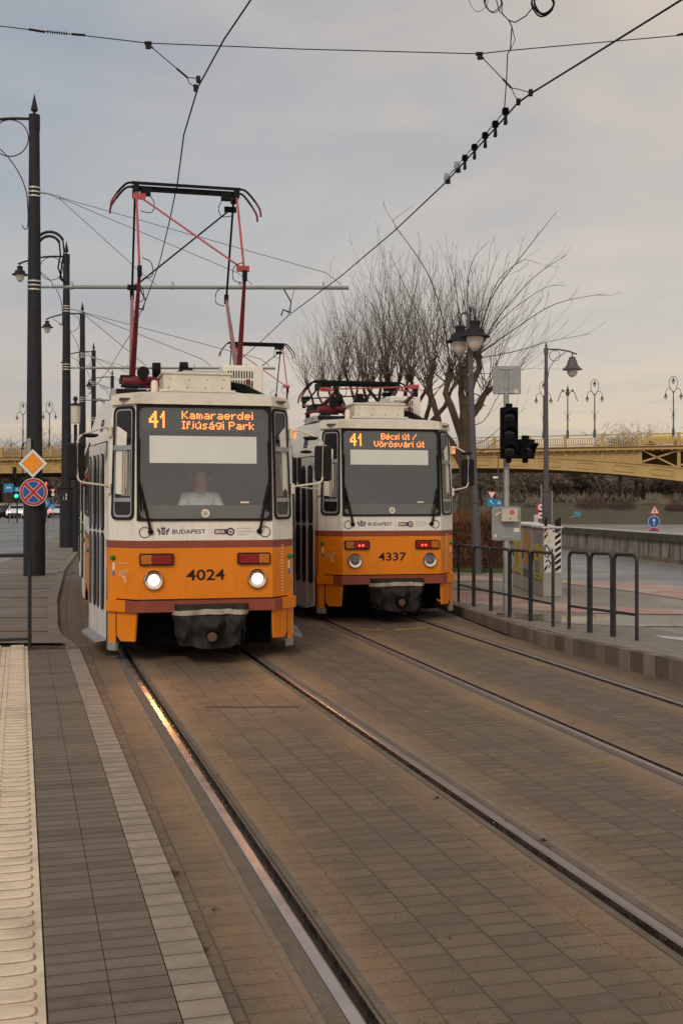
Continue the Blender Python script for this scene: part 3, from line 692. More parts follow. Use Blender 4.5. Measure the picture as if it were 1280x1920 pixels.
for x0, x1 in zip(ysb, ysb[1:]):
    f = lambda x: 268+.03*x+3*sin(x*.05)
    rows = [(0, -3.7), (3, -2.6), (9, -.9), (15, .9), (24, 1.6), (60, 1.9), (240, 2.2)]
    for (d0, z0), (d1, z1) in zip(rows, rows[1:]): b.quad((x0, f(x0)+d0, z0), (x1, f(x1)+d0, z0), (x1, f(x1)+d1, z1), (x0, f(x0)+d1, z1))
o = b.build('far_bank', 'grass', smooth=True); o['kind'] = 'structure'
# land on the left beyond the road
b = MB(); b.quad((-400, 200, -.05), (-20, 190, -.05), (-50, 420, 1.5), (-400, 420, 1.5)); b.quad((-400, -10, -.06), (-59, -10, -.06), (-40, 200, -.06), (-400, 200, -.06)); b.quad((-30, 60, -.07), (wallx(60)+.1, 60, -.07), (-16, 200, -.07), (-60, 200, -.07))
o = b.build('terrain', 'grass'); o['kind'] = 'structure'

# ------------------------------------------------------------------ trams
M['wscreen'] = None
def wsm():
    n = NB('windscreen_glass'); N, L = n.N, n.L
    tr = N.new('ShaderNodeBsdfTransparent'); tr.inputs[0].default_value = (.93, .93, .92, 1)
    gl = N.new('ShaderNodeBsdfGlossy'); gl.inputs['Roughness'].default_value = .04; gl.inputs[0].default_value = (.9, .9, .9, 1)
    df = N.new('ShaderNodeBsdfDiffuse'); df.inputs[0].default_value = (.26, .25, .235, 1)
    m1 = N.new('ShaderNodeMixShader'); m1.inputs[0].default_value = .105; L.new(tr.outputs[0], m1.inputs[1]); L.new(gl.outputs[0], m1.inputs[2])
    m2 = N.new('ShaderNodeMixShader'); m2.inputs[0].default_value = .075; L.new(m1.outputs[0], m2.inputs[1]); L.new(df.outputs[0], m2.inputs[2])
    L.new(m2.outputs[0], N['Material Output'].inputs[0]); return n.m
M['wscreen'] = wsm()
M['cabin'] = pm('cab_interior', (.075, .072, .068), .8, var=.2, scale=1.5)
M['blind'] = pm('sun_blind', (.86, .86, .80), .7, var=.05, scale=2)
M['displaybox'] = pm('display_black', (.02, .02, .02), .5, var=.1)
M['curtain'] = pm('curtain', (.30, .27, .23), .85, var=.25, scale=6, stretch=(6, 6, .3))
M['lens'] = pm('clear_lens', (.10, .11, .12), .12, var=.5, scale=30)
M['seal'] = pm('step_metal', (.32, .30, .28), .5, .4, var=.1, dirt=.3)

ZB = [(.72, 0), (1.293, 0), (1.378, 0), (1.60, .005), (2.30, .045), (2.60, .065), (2.91, .09), (3.0, .10)]
def rake(z):
    if z <= 1.378: return 0
    return .11*(z-1.378)/(3.0-1.378)
def tumble(z):
    return 0 if z < 2.45 else .11*((z-2.45)/.55)**1.3
A_, B_, C_, D_, E_, F_ = (.77, 0), (1.064, .33), (1.25, 1.85), (1.25, 12.7), (1.064, 14.2), (.77, 14.5)
def planpt(k, z):
    (x, y) = (A_, B_, C_, D_, E_, F_)[k]
    t = tumble(z)
    if k == 0: return Vector((x-.012*max(0, z-1.6), y+rake(z), z))
    if k == 1: return Vector((x-t*.55, y+rake(z)*.8, z))
    if k in (2, 3): return Vector((x-t, y, z))
    if k == 4: return Vector((x-t*.55, y-rake(z)*.8, z))
    return Vector((x, y-rake(z), z))
def mir(v): return Vector((-v.x, v.y, v.z))
def wallmap(k, side):
    """mapper for the wall between plan points k and k+1; u in metres from k, side -1 left +1 right"""
    def mp(u, z, off):
        a = planpt(k, z); b = planpt(k+1, z); a0 = planpt(k, 1); b0 = planpt(k+1, 1); L = (b0-a0).length
        p = a.lerp(b, u/L); t = (b-a).normalized(); nn = Vector((t.y, -t.x, 0)); p = p+nn*off
        return p if side > 0 else mir(p)
    return mp
def frontmap(x, z, off): return Vector((x, rake(z)-off, z))
def sidemap(side):
    def mp(y, z, off):
        x = 1.25-tumble(z)+off; return Vector((side*x, y, z))
    return mp

def driver(parent_loc, rz):
    """seated driver: skinned body, shirt and hair as children"""
    def skin(name, pts, edges, mat, parent=None, root=0):
        me = bpy.data.meshes.new(name); me.from_pydata([p[0] for p in pts], edges, []); o = bpy.data.objects.new(name, me); COL.objects.link(o)
        m = o.modifiers.new('s', 'SKIN'); sd = o.data.skin_vertices[0].data
        for i, p in enumerate(pts): sd[i].radius = (p[1], p[2] if len(p) > 2 else p[1]); sd[i].use_root = (i == root)
        m2 = o.modifiers.new('u', 'SUBSURF'); m2.levels = 2; m2.render_levels = 2
        dg = bpy.context.evaluated_depsgraph_get(); nm = bpy.data.meshes.new_from_object(o.evaluated_get(dg)); bpy.data.objects.remove(o)
        nm.materials.clear(); nm.materials.append(mat)
        for p in nm.polygons: p.use_smooth = True
        r = bpy.data.objects.new(name, nm); finish(r, parent); return r
    skin_m = pm('skin', (.42, .23, .16), .5, var=.08); shirt_m = pm('white_shirt', (.70, .74, .80), .8, var=.05, scale=8, bump=.4); hair_m = pm('hair', (.035, .022, .015), .8); tr_m = pm('trousers', (.03, .03, .04), .9)
    S = [((0, 0, .0), .13, .11), ((0, 0, .18), .135, .10), ((0, -.01, .38), .16, .11), ((0, 0, .50), .09, .08), ((0, -.01, .56), .062), ((0, -.035, .615), .082, .092), ((0, -.04, .70), .112, .122), ((0, -.03, .79), .098, .105),
         ((.17, 0, .47), .065), ((.25, -.10, .26), .05), ((.20, -.34, .20), .038), ((.18, -.42, .20), .035, .018),
         ((-.17, 0, .47), .065), ((-.25, -.10, .26), .05), ((-.20, -.34, .20), .038), ((-.18, -.42, .20), .035, .018),
         ((.10, -.12, -.02), .09), ((.14, -.45, 0), .065), ((.14, -.48, -.38), .045), ((.14, -.58, -.44), .035),
         ((-.10, -.12, -.02), .09), ((-.14, -.45, 0), .065), ((-.14, -.48, -.38), .045), ((-.14, -.58, -.44), .035), ((0, -.150, .690), .016)]
    E = [(0, 1), (1, 2), (2, 3), (3, 4), (4, 5), (5, 6), (6, 7), (3, 8), (8, 9), (9, 10), (10, 11), (3, 12), (12, 13), (13, 14), (14, 15), (0, 16), (16, 17), (17, 18), (18, 19), (0, 20), (20, 21), (21, 22), (22, 23), (6, 24)]
    for hx, hi in ((.18, 11), (-.18, 15)):
        sg = 1 if hx > 0 else -1
        for j, (dx, l) in enumerate(((-.027, .055), (-.009, .068), (.009, .064), (.027, .05))):
            b = len(S); S.append(((hx+dx, -.455, .20), .009)); S.append(((hx+dx, -.455-l*.6, .195), .0085)); S.append(((hx+dx, -.455-l*.8, .165), .0075)); E += [(hi, b), (b, b+1), (b+1, b+2)]
        b = len(S); S.append(((hx-sg*.04, -.42, .19), .010)); S.append(((hx-sg*.05, -.455, .175), .009)); E += [(hi, b), (b, b+1)]
    body = skin('person', S, E, skin_m)
    T = [((0, 0, .05), .15, .125), ((0, 0, .2), .155, .12), ((0, -.01, .38), .185, .125), ((0, 0, .49), .12, .09), ((0, -.005, .535), .070),
         ((.175, 0, .465), .082), ((.25, -.10, .27), .066), ((.22, -.24, .22), .055), ((-.175, 0, .465), .082), ((-.25, -.10, .27), .066), ((-.22, -.24, .22), .055)]
    skin('shirt', T, [(0, 1), (1, 2), (2, 3), (3, 4), (3, 5), (5, 6), (6, 7), (3, 8), (8, 9), (9, 10)], shirt_m, body)
    skin('trousers', [((0, 0, 0), .15, .125), ((.10, -.12, -.02), .105), ((.14, -.45, 0), .08), ((.14, -.48, -.36), .06), ((-.10, -.12, -.02), .105), ((-.14, -.45, 0), .08), ((-.14, -.48, -.36), .06)], [(0, 1), (1, 2), (2, 3), (0, 4), (4, 5), (5, 6)], tr_m, body)
    for sx in (-1, 1): MB().lathe([(0, -.02), (.022, -.01), (.026, .01), (0, .02)], (sx*.098, -.02, .70), 8, 'x').build('ear', skin_m, body, smooth=True)
    MB().box((0, -.138, .648), (.05, .01, .010)).build('mouth', pm('lips', (.28, .10, .08), .6), body)
    for sx in (-1, 1): MB().add([(sx*.01, -.125, .50), (sx*.075, -.06, .565), (sx*.085, -.02, .545), (sx*.05, -.125, .47)], [(0, 1, 2, 3)]).build('collar', shirt_m, body)
    skin('hair', [((0, .015, .755), .118, .12), ((0, -.012, .815), .108, .112), ((0, .045, .68), .09, .09)], [(0, 1), (0, 2)], hair_m, body)
    for sx in (-1, 1):
        MB().lathe([(0, -.008), (.008, -.005), (.008, .005), (0, .008)], (sx*.036, -.137, .715), 8, 'y').build('eye', M['black'], body)
    body.location = parent_loc; body.rotation_euler = (0, 0, rz)
    tag(body, 'driver in a white collared shirt seated behind the windscreen of the near tram', 'person'); return body

def pantograph(root, yc, up=True, zh=5.97, tilt=0):
    p = MB(); base = 3.38
    pa = bpy.data.objects.new('pantograph', None); pa.empty_display_size = .2; finish(pa, root)
    b = MB(); b.mat('red_arm')
    for s in (-1, 1):
        b.tube([(-.78, yc+s*.42, base), (.78, yc+s*.42, base)], .038); 
        b.tube([(s*.72, yc-.75, base-.03), (s*.72, yc+.75, base-.03)], .03)
    b.mat('black')
    for sx in (-1, 1):
        for sy in (-1, 1): b.lathe([(.05, -.34), (.075, -.30), (.045, -.27), (.08, -.22), (.045, -.19), (.075, -.14), (.04, -.1), (.04, 0)], (sx*.72, yc+sy*.62, base-.02), 10)
    b.lathe([(.0, -.05), (.09, -.05), (.09, .05), (.0, .05)], (-.42, yc-.48, base+.12), 12, 'x'); b.box((-.78, yc-.3, base), (.18, .5, .07))
    b.build('base_frame', None, pa, smooth=True)
    if up: ky, kz = .87, 4.67+(zh-5.97)*.6
    else: ky, kz = 1.30, base+.18; zh = base+.46
    hy = .16
    for sx in (-1, 1):
        for sy in (-1, 1):
            low = MB(); kx = sx*.655; bx = sx*(.70 if up else .66)
            m = 'red_arm' if sy < 0 else 'arm_grey'
            low.mat(m).tube([(bx, yc+sy*(-.02 if up else .42), base+.03), (kx, yc+sy*ky, kz)], [.042, .02], 10)
            low.build('lower_arm', None, pa, smooth=True)
            upa = MB(); m = ('pink_arm' if sy < 0 else 'black')
            upa.mat(m).tube([(kx, yc+sy*ky, kz), (sx*.655, yc+sy*hy, zh-.12)], .015, 8)
            upa.mat('black').box((kx, yc+sy*ky, kz), (.055, .06, .13)); upa.tube(csp([(kx-.03*sx, yc+sy*ky-.03, kz+.16), (kx-.14*sx, yc+sy*ky-.04, kz+.1), (kx-.15*sx, yc+sy*ky-.04, kz-.06), (kx-.03*sx, yc+sy*ky-.03, kz-.1)], 4), .006, 5)
            upa.build('upper_arm', None, pa, smooth=True)
    for sy, m, s in ((-1, 'pink_arm', 1), (1, 'black', -1)):
        d = MB(); d.mat(m)
        p0 = Vector((-s*.62, yc+sy*(hy+.06*(ky-hy)), zh-.2)) if up else Vector((-s*.62, yc+sy*hy*2, zh-.16))
        p1 = Vector((s*.64, yc+sy*(ky-.06), kz+.10))
        d.tube([p0, p1], .012, 8); d.box(p0, (.16, .05, .07)); d.box(p1, (.16, .05, .07)); d.build('diagonal_brace', None, pa, smooth=True)
    h = MB(); h.mat('black')
    for dy in (-.10, .10):
        h.box((0, yc+dy, zh), (1.42, .045, .03))
        for s in (-1, 1):
            pts = csp([(s*.70, yc+dy, zh), (s*.78, yc+dy*1.1, zh-.02), (s*.88, yc+dy*1.3, zh-.13), (s*.965, yc+dy*1.4, zh-.26), (s*.98, yc+dy*1.4, zh-.36)], 4)
            h.tube(pts[:10], .015, 8); h.mat('red_arm').tube(pts[9:], .014, 8); h.mat('black')
    h.box((0, yc, zh-.05), (1.36, .10, .04))
    for s in (-1, 1):
        h.box((s*.655, yc, zh-.08), (.07, .38, .10)); h.box((s*.53, yc-.05, zh-.10), (.13, .1, .09))
        h.tube(csp([(s*.50, yc-.1, zh-.12), (s*.42, yc-.12, zh-.26), (s*.46, yc-.12, zh-.38), (s*.6, yc-.1, zh-.36)], 4), .006, 5)
    h.build('collector_head', None, pa, smooth=True)
    return pa

def make_tram(label, number, dest, loc, rz, lit, up, rear_panto=False, big=1):
    t = empty('tram', loc, label, 'tram', 'yellow trams on the two tracks', rz)
    # --- shell
    s = MB(); bands = ['orange', 'maroon', 'white', 'white', 'white', 'white', 'white']
    for i in range(len(ZB)-1):
        z0, z1 = ZB[i][0], ZB[i+1][0]; s.mat(bands[i])
        ring0 = [planpt(k, z0) for k in range(6)]; ring1 = [planpt(k, z1) for k in range(6)]
        if not (z0 >= 1.59 and z1 <= 2.92): s.quad(mir(ring0[0]), ring0[0], ring1[0], mir(ring1[0]))
        s.quad(mir(ring0[5]), ring0[5], ring1[5], mir(ring1[5]))
        for k in range(5):
            s.quad(ring0[k], ring0[k+1], ring1[k+1], ring1[k]); s.quad(mir(ring0[k]), mir(ring0[k+1]), mir(ring1[k+1]), mir(ring1[k]))
    # lower side skirts, with wheel arch cut outs
    s.mat('orange')
    for side in (-1, 1):
        mp = sidemap(side)
        for y0, y1, zb in ((1.85, 2.35, .22), (2.35, 3.0, .50), (3.0, 5.0, .58), (5.0, 5.6, .42), (5.6, 7.9, .22), (7.9, 8.5, .42), (8.5, 11.2, .58), (11.2, 12.7, .22)):
            s.quad(mp(y0, zb, 0), mp(y1, zb, 0), mp(y1, .72, 0), mp(y0, .72, 0))
        m1 = wallmap(1, side); L = .0
        s.quad(m1(0, .135, 0), m1(.10, .135, 0), m1(.10, .72, 0), m1(0, .72, 0))
        s.quad(m1(1.42, .16, 0), m1(1.53, .16, 0), m1(1.53, .72, 0), m1(1.42, .72, 0))
        m0 = wallmap(0, side); s.quad(m0(.33, .135, 0), m0(.442, .135, 0), m0(.442, .72, 0), m0(.33, .72, 0))
    # roof
    s.mat('cream')
    def rr(z, ins): return [planpt(k, 3.0)+Vector((-ins if k < 6 else 0, (ins*.9 if k < 2 else -ins*.9 if k > 3 else 0), z-3.0)) for k in range(6)]
    rs = [rr(3.0, 0), rr(3.04, .05), rr(3.075, .16), rr(3.10, .45)]
    for a, b in zip(rs, rs[1:]):
        s.quad(mir(a[0]), a[0], b[0], mir(b[0])); s.quad(mir(a[5]), a[5], b[5], mir(b[5]))
        for k in range(5): s.quad(a[k], a[k+1], b[k+1], b[k]); s.quad(mir(a[k]), mir(a[k+1]), mir(b[k+1]), mir(b[k]))
    s.mat('roofgrey'); s.add(rs[-1]+[mir(q) for q in reversed(rs[-1])], [tuple(range(12))])
    # floor of the body so that the underside is closed
    s.mat('under'); fl = [planpt(k, .72) for k in range(6)]; s.add(fl+[mir(q) for q in reversed(fl)], [tuple(range(12))])
    body = s.build('body', None, t, bevel=0)
    # fascia above windscreen, with drip edge
    f = MB(); f.mat('cream')
    zz0, zz1 = 2.92, 3.035
    pl = [mir(planpt(1, zz0)), mir(planpt(0, zz0)), planpt(0, zz0), planpt(1, zz0)]; offs = [(-.03, -.03), (-.02, -.05), (.02, -.05), (.03, -.03)]
    lo = [Vector((p.x+o[0], p.y+o[1], zz0)) for p, o in zip(pl, offs)]; hi = [Vector((p.x*.985+o[0], p.y+o[1]+.03, zz1)) for p, o in zip(pl, offs)]; tp = [Vector((p.x*.93, p.y+.14, zz1+.035)) for p in pl]
    for a, b in ((lo, hi), (hi, tp)):
        for i in range(3): f.quad(a[i], a[i+1], b[i+1], b[i])
    for i in range(3): f.quad(lo[i], lo[i+1], pl[i+1], pl[i])
    f.build('roof_edge', None, t, smooth=False, bevel=.008)
    for sx in (-.52, .52): MB().mat('cream').box((sx, .09, 2.975), (.022, .03, .10)).build('gutter_clip', None, t)
    # windscreen
    W = MB(); ws = rrect(-.735, .735, 1.625, 2.885, .07); outer = [(-.772+.0, 1.597), (.772, 1.597), (.757, 2.915), (-.757, 2.915)]
    # frame ring made of matching corner count
    po = rrect(-.768, .768, 1.598, 2.916, .02); fr = MB().mat('rubber').ring(po, ws, frontmap, -.02, .018)
    fro = fr.build('windscreen_frame', None, t, smooth=False)
    gl = MB().mat('wscreen').slab(ws, frontmap, -.004, .002).build('windscreen', None, t)
    # display box behind the upper glass
    d = MB().mat('displaybox').slab(rrect(-.70, .70, 2.62, 2.88, .02), frontmap, -.20, -.035).build('destination_display', None, t)
    e = MB().mat('amber_led'); route, l1, l2, (a0, a1), (b0, b1) = dest
    led(e, route[0], -.625, -.53, 2.655, 2.845, frontmap, -.031, True); led(e, route[1], -.50, -.43, 2.655, 2.845, frontmap, -.031, True)
    led(e, l1, a0, a1, 2.76, 2.85, frontmap, -.031); led(e, l2, b0, b1, 2.645, 2.735, frontmap, -.031)
    e.build('display_lettering', None, d)
    MB().mat('blind').slab(rrect(-.62, .60, 2.255 if lit else 2.375, 2.565 if lit else 2.60, .005), frontmap, -.05, -.04, True).build('sun_blind', None, t)
    # cab interior
    c = MB().mat('cabin'); c.box((0, 1.35, 1.9), (2.0, .03, 2.1)); c.box((0, .75, 1.05), (1.9, 1.1, .04)); c.box((0, .30, 1.575), (1.5, .36, .40)); c.box((-.35, 1.33, 2.2), (.05, .04, .9)); c.box((.3, 1.33, 2.2), (.05, .04, .9))
    c.box((0, .75, 2.98), (1.9, 1.2, .02))
    c.build('cab_interior', None, t)
    st = MB().mat('cabin'); st.box((.06, .98, 1.52), (.46, .08, .62)); st.box((.06, .78, 1.22), (.46, .42, .1)); st.build('driver_seat', None, t, bevel=.03)
    # sticker and papers on the glass
    k = MB(); k.mat('decal').slab(circle(.0, 1.685, .048, 20), frontmap, .003, .008); k.mat('alu').slab(circle(0, 1.685, .026, 16), frontmap, .008, .012); k.mat('decal').slab(rrect(.40, .50, 1.80, 1.818, .004), frontmap, .003, .006); k.build('camera_sticker', None, t)
    # corner windows
    for sd in (-1, 1):
        mp = wallmap(0, sd); fo = rrect(.035, .385, 1.612, 2.90, .07); fi = rrect(.062, .355, 1.64, 2.87, .055)
        w = MB(); w.mat('rubber').ring(fo, fi, mp, .0, .022); w.build('corner_window_frame', None, t)
        w = MB(); w.mat('dglass').slab(fi, mp, .0, .006); wo = w.build('corner_window', None, t)
        w = MB(); w.mat('alu'); fi2 = rrect(.082, .335, 1.665, 2.85, .045); w.ring(fi, fi2, mp, .004, .016)
        w.slab([(.07, 2.40), (.35, 2.40), (.35, 2.455), (.07, 2.455)], mp, .004, .018); w.slab([(.07, 1.815), (.35, 1.815), (.35, 1.86), (.07, 1.86)], mp, .004, .018); w.build('transom', None, wo)
        w = MB(); w.mat('curtain'); 
        for j in range(4): w.slab([(.10+j*.035, 1.88), (.125+j*.035, 1.88), (.12+j*.035, 2.39), (.10+j*.035, 2.39)], mp, .0065, .0068)
        w.build('curtain', None, wo)
    # front bits: seam, text, logos
    x = MB(); x.mat('ink'); put_text(x, number, -.218, .218, .925, 1.05, frontmap, .004, .014); x.build('fleet_number', None, t)
    x = MB(); x.mat('navy'); put_text(x, 'BUDAPEST', -.375, .0, 1.455, 1.503, frontmap, .004, .012)
    # crest with two supporters
    cx = -.475; x.slab(rrect(cx-.022, cx+.022, 1.445, 1.495, .018), frontmap, 0, .004); x.slab([(cx-.02, 1.50), (cx+.02, 1.50), (cx+.028, 1.53), (cx+.012, 1.518), (cx, 1.54), (cx-.012, 1.518), (cx-.028, 1.53)], frontmap, 0, .004)
    for sg in (-1, 1):
        x.slab([(cx+sg*a, b) for a, b in ((.034, 1.447), (.052, 1.444), (.046, 1.470), (.064, 1.486), (.068, 1.515), (.056, 1.522), (.052, 1.50), (.038, 1.505), (.03, 1.475))], frontmap, 0, .004)
    x.mat('decal').slab(rrect(cx-.015, cx+.015, 1.468, 1.476, .003), frontmap, .003, .006)
    x.build('city_crest', None, t)
    x = MB(); x.mat('decal').slab(rrect(.092, .338, 1.438, 1.512, .02), frontmap, 0, .002)
    x.mat('purple').slab(rrect(.10, .285, 1.446, 1.504, .012), frontmap, .0, .004).slab(circle(.285, 1.475, .045), frontmap, 0, .0042)
    x.mat('decal').slab(circle(.285, 1.475, .027), frontmap, 0, .006); x.mat('purple').slab(circle(.285, 1.475, .013), frontmap, 0, .008); x.mat('decal'); put_text(x, 'BKK', .115, .225, 1.457, 1.493, frontmap, .006, .03)
    x.mat('greytxt')
    for tx, z, w in (('BUDAPESTI', 1.500, .17), ('KÖZLEKEDÉSI', 1.468, .20), ('KÖZPONT', 1.436, .14)): put_text(x, tx, .36, .36+w, z, z+.019, frontmap, .004, 0)
    x.build('operator_logo', None, t)
    mL, mR = wallmap(0, -1), wallmap(0, 1)
    x = MB(); x.mat('decal'); put_text(x, 'hannovrs', .13, .30, 1.115, 1.135, lambda u, z, o: mL(.43-u, z, o), .004, .0)
    for r in (0, .022, .044):
        x.tube([mL(.43-.155, .985+r, .004), mL(.43-.20, .985+r, .004), mL(.43-.26, 1.0+r, .004), mL(.43-.30, 1.035+r*.5, .004)], .0035, 4)
        x.tube([mL(.43-.24-r*.6, .90, .004), mL(.43-.235-r*.6, .95, .004), mL(.43-.20-r*.6, .975, .004)], .0035, 4)
    x.build('partner_decal', None, t)
    x = MB(); x.mat('decal')
    for j in range(16): x.slab([(.19, .78+j*.035), (.235, .78+j*.035), (.235, .79+j*.035), (.19, .79+j*.035)], mR, 0, .004)
    x.build('vent_slots', None, t)
    for sd, mp in ((-1, mL), (1, mR)):
        x = MB(); c0 = mp(.36, 1.18, .0); n0 = (mp(.36, 1.18, .1)-c0).normalized()
        R = n0.to_track_quat('Z', 'Y').to_matrix(); x.mat('green_l').lathe([(.028, 0), (.028, .02), (.02, .045), (0, .052)], c0, 12, rot=R); x.build('door_button', None, t, smooth=True)
        x = MB(); x.mat('decal').slab(rrect(.345, .375, 1.035, 1.13, .004), mp, 0, .004); x.mat('blue_st').slab(rrect(.345, .375, .975, 1.035, .004), mp, 0, .004); x.build('sticker', None, t)
    # bumper band and side shields
    b = MB(); po_ = [(-1.10, .335), (-1.10+.0, .300), (-.895, .065), (-.79, -.05), (.79, -.05), (.895, .065), (1.10, .300), (1.10, .335)]; pi_ = [(x_*.955, y_+.06) for x_, y_ in po_]
    for i in range(7):
        b.mat('maroon' if 2 <= i <= 4 else 'orange'); a0, a1, c0_, c1_ = po_[i], po_[i+1], pi_[i], pi_[i+1]; z0, z1 = .577, .705
        b.quad((*a0, z0), (*a1, z0), (*a1, z1), (*a0, z1)); b.quad((*a0, z1), (*a1, z1), (*c1_, z1), (*c0_, z1)); b.quad((*a0, z0), (*a1, z0), (*c1_, z0), (*c0_, z0))
    b.build('bumper', None, t)
    x = MB(); x.mat('rubber').box((0, -.001, .712), (1.52, .012, .012)); x.build('seam', None, t)
    for sd in (-1, 1):
        mp = wallmap(0, sd); x = MB(); x.mat('orange').slab([(.03, .25), (.25, .24), (.31, .30), (.31, .574), (.0, .574)], mp, -.02, .004, True); x.build('corner_shield', None, t)
        x = MB(); x.mat('seal').slab([(.325, .125), (.45, .125), (.45, .215), (.325, .215)], mp, -.03, .006, True); m1 = wallmap(1, sd); x.slab([(-.005, .125), (.105, .125), (.105, .215), (-.005, .215)], m1, -.03, .006, True); x.build('corner_foot', None, t)
    # rear lamp clusters and head lamps
    for sd in (-1, 1):
        x = MB(); x.mat('rubber').slab(rrect(sd*.55-.19, sd*.55+.19, 1.10, 1.235, .02), frontmap, 0, .035)
        lc = x.build('lamp_cluster', None, t, bevel=.004)
        x = MB(); x.mat('lens_amber').slab(rrect(*sorted((sd*.55+sd*.175, sd*.55+sd*.055)), 1.115, 1.22, .012), frontmap, .03, .045); x.build('indicator_lens', None, lc, bevel=.004)
        x = MB(); x.mat('lens_red').slab(rrect(*sorted((sd*.55+sd*.05, sd*.55-sd*.175)), 1.115, 1.22, .012), frontmap, .03, .045); x.build('tail_lens', None, lc, bevel=.004)
        if not lit:
            x = MB(); x.mat('red_led')
            for dx in (-.03, .025): x.slab(circle(sd*.55-sd*.06+dx, 1.158, .017, 12), frontmap, .04, .048)
            x.build('tail_bulb', None, lc)
        cz = .935 if lit else .93
        x = MB(); x.mat('chrome').lathe([(.085, .03), (.098, .035), (.11, .02), (.115, .0), (.112, -.03)], (0, 0, 0), 28, 'y')
        x.v = [(a+sd*.585, -b-.012 if False else -(b)-.015, c2+cz) for a, b, c2 in x.v]
        hl = x.build('headlight', None, t, smooth=True)
        x = MB()
        if lit: x.mat('frame_glow').lathe([(0, -.045), (.045, -.041), (.057, -.036)], (sd*.585, -.015, cz+.006), 24, 'y'); x.mat('lamp_rim').lathe([(.054, -.036), (.083, -.022), (.088, -.005)], (sd*.585, -.015, cz), 24, 'y')
        else: x.mat('lens').lathe([(0, -.045), (.05, -.038), (.086, -.02), (.088, -.005)], (sd*.585, -.015, cz), 24, 'y')
        x.build('lamp_lens', None, hl, smooth=True)
        if lit:
            ld = bpy.data.lights.new('headlamp', 'SPOT'); ld.energy = 30; ld.spot_size = radians(75); ld.spot_blend = .9; ld.shadow_soft_size = .07; ld.color = (1, .46, .16)
            lo_ = bpy.data.objects.new('headlamp', ld); COL.objects.link(lo_); lo_.parent = hl; lo_.location = (sd*.585, -.12, cz); lo_.rotation_euler = (radians(-80), 0, 0)
        if not lit:
            x = MB(); x.mat('alu').box((sd*.585, -.062, cz), (.12, .004, .008)).box((sd*.585, -.062, cz-.03), (.008, .004, .06)); x.build('lamp_bulb', None, hl)
    # wipers
    for sd in (-1, 1):
        x = MB(); x.mat('black'); px, pz = sd*.615, 1.478
        x.lathe([(.032, 0), (.03, .03), (.015, .045), (0, .05)], frontmap(px, pz, 0), 12, rot=Matrix.Rotation(pi/2, 3, 'X'))
        x.tube([frontmap(px, pz, .04), frontmap(px+sd*.055, 1.75, .06), frontmap(px+sd*.115, 2.02, .06)], [.017, .013, .010], 6)
        x.tube([frontmap(px+sd*.07, 1.72, .045), frontmap(px+sd*.115, 2.02, .05)], .006, 5)
        x.tube([frontmap(px+sd*.10, 1.70, .03), frontmap(px+sd*.125, 2.10, .028), frontmap(px+sd*.118, 2.52, .03)], .010, 5)
        ring_c = frontmap(px-sd*-.065, pz-.005, .01); q = [(ring_c.x+.06*cos(a*pi/10), ring_c.y, ring_c.z+.06*sin(a*pi/10)) for a in range(21)]; x.tube(q, .004, 4)
        x.build('wiper', None, t, smooth=True)
    # mirrors
    for sd in (-1, 1):
        fo_ = .24 if (not lit and sd > 0) else .36
        a = planpt(1, 2.62); bpt = planpt(1, 1.98); ca = Vector((sd*a.x, a.y-.03, 2.62)); cb = Vector((sd*bpt.x, bpt.y-.03, 1.97))
        x = MB(); x.mat('cream'); o = fo_
        x.tube(fillet([ca, ca+Vector((sd*.05, -.06, .05)), ca+Vector((sd*o, -.12, -.07)), Vector((ca.x+sd*o, ca.y-.12, 2.04)), Vector((cb.x+sd*.03, cb.y-.06, 2.0)), cb], .07), .0115, 8)
        x.box(ca, (.04, .06, .12)); x.box(cb, (.04, .06, .12)); mi = x.build('mirror_arm', None, t, smooth=True)
        x = MB(); x.mat('rubber').box((ca.x+sd*(o+.02), ca.y-.05, 2.27), (.20, .09, .42)); x.build('mirror_housing', None, mi, bevel=.03)
        x = MB(); x.mat('rubber').lathe([(0, -.02), (.06, -.015), (.09, .0), (.09, .02), (0, .03)], ca+Vector((sd*.22, -.10, -.06)), 14); x.build('convex_mirror', None, mi, smooth=True)
    x = MB(); x.mat('amber_side').box((1.10, .40, 2.62), (.04, .09, .12)); x.build('side_indicator', None, t, bevel=.01)
    # doors: taper zone (front), middle, rear
    def door(mp, u0, u1, leaves, z0=.24, z1=2.5, nm='door'):
        L = (u1-u0)/leaves; x = MB(); x.mat('rubber').slab([(u0-.02, z0-.02), (u1+.02, z0-.02), (u1+.02, z1+.02), (u0-.02, z1+.02)], mp, -.05, .004); dr = x.build(nm, None, t)
        for i in range(leaves):
            a = u0+i*L+.012; b = u0+(i+1)*L-.012
            x = MB(); x.mat('doorwhite').slab(rrect(a, b, z0, z1, .012), mp, .0, .022+.008*(i % 2)); lf = x.build('door_leaf', None, dr, bevel=.004)
            x = MB(); m = (a+b)/2; w = (b-a)*.27
            for q0, q1 in ((z0+.34, z0+1.20), (z0+1.26, z1-.14)):
                x.mat('rubber').slab(rrect(m-w-.018, m+w+.018, q0-.018, q1+.018, w+.01, 7), mp, .02, .036); x.mat('dglass').slab(rrect(m-w, m+w, q0, q1, w-.005, 7), mp, .03, .039)
            x.build('door_window', None, lf)
        return dr
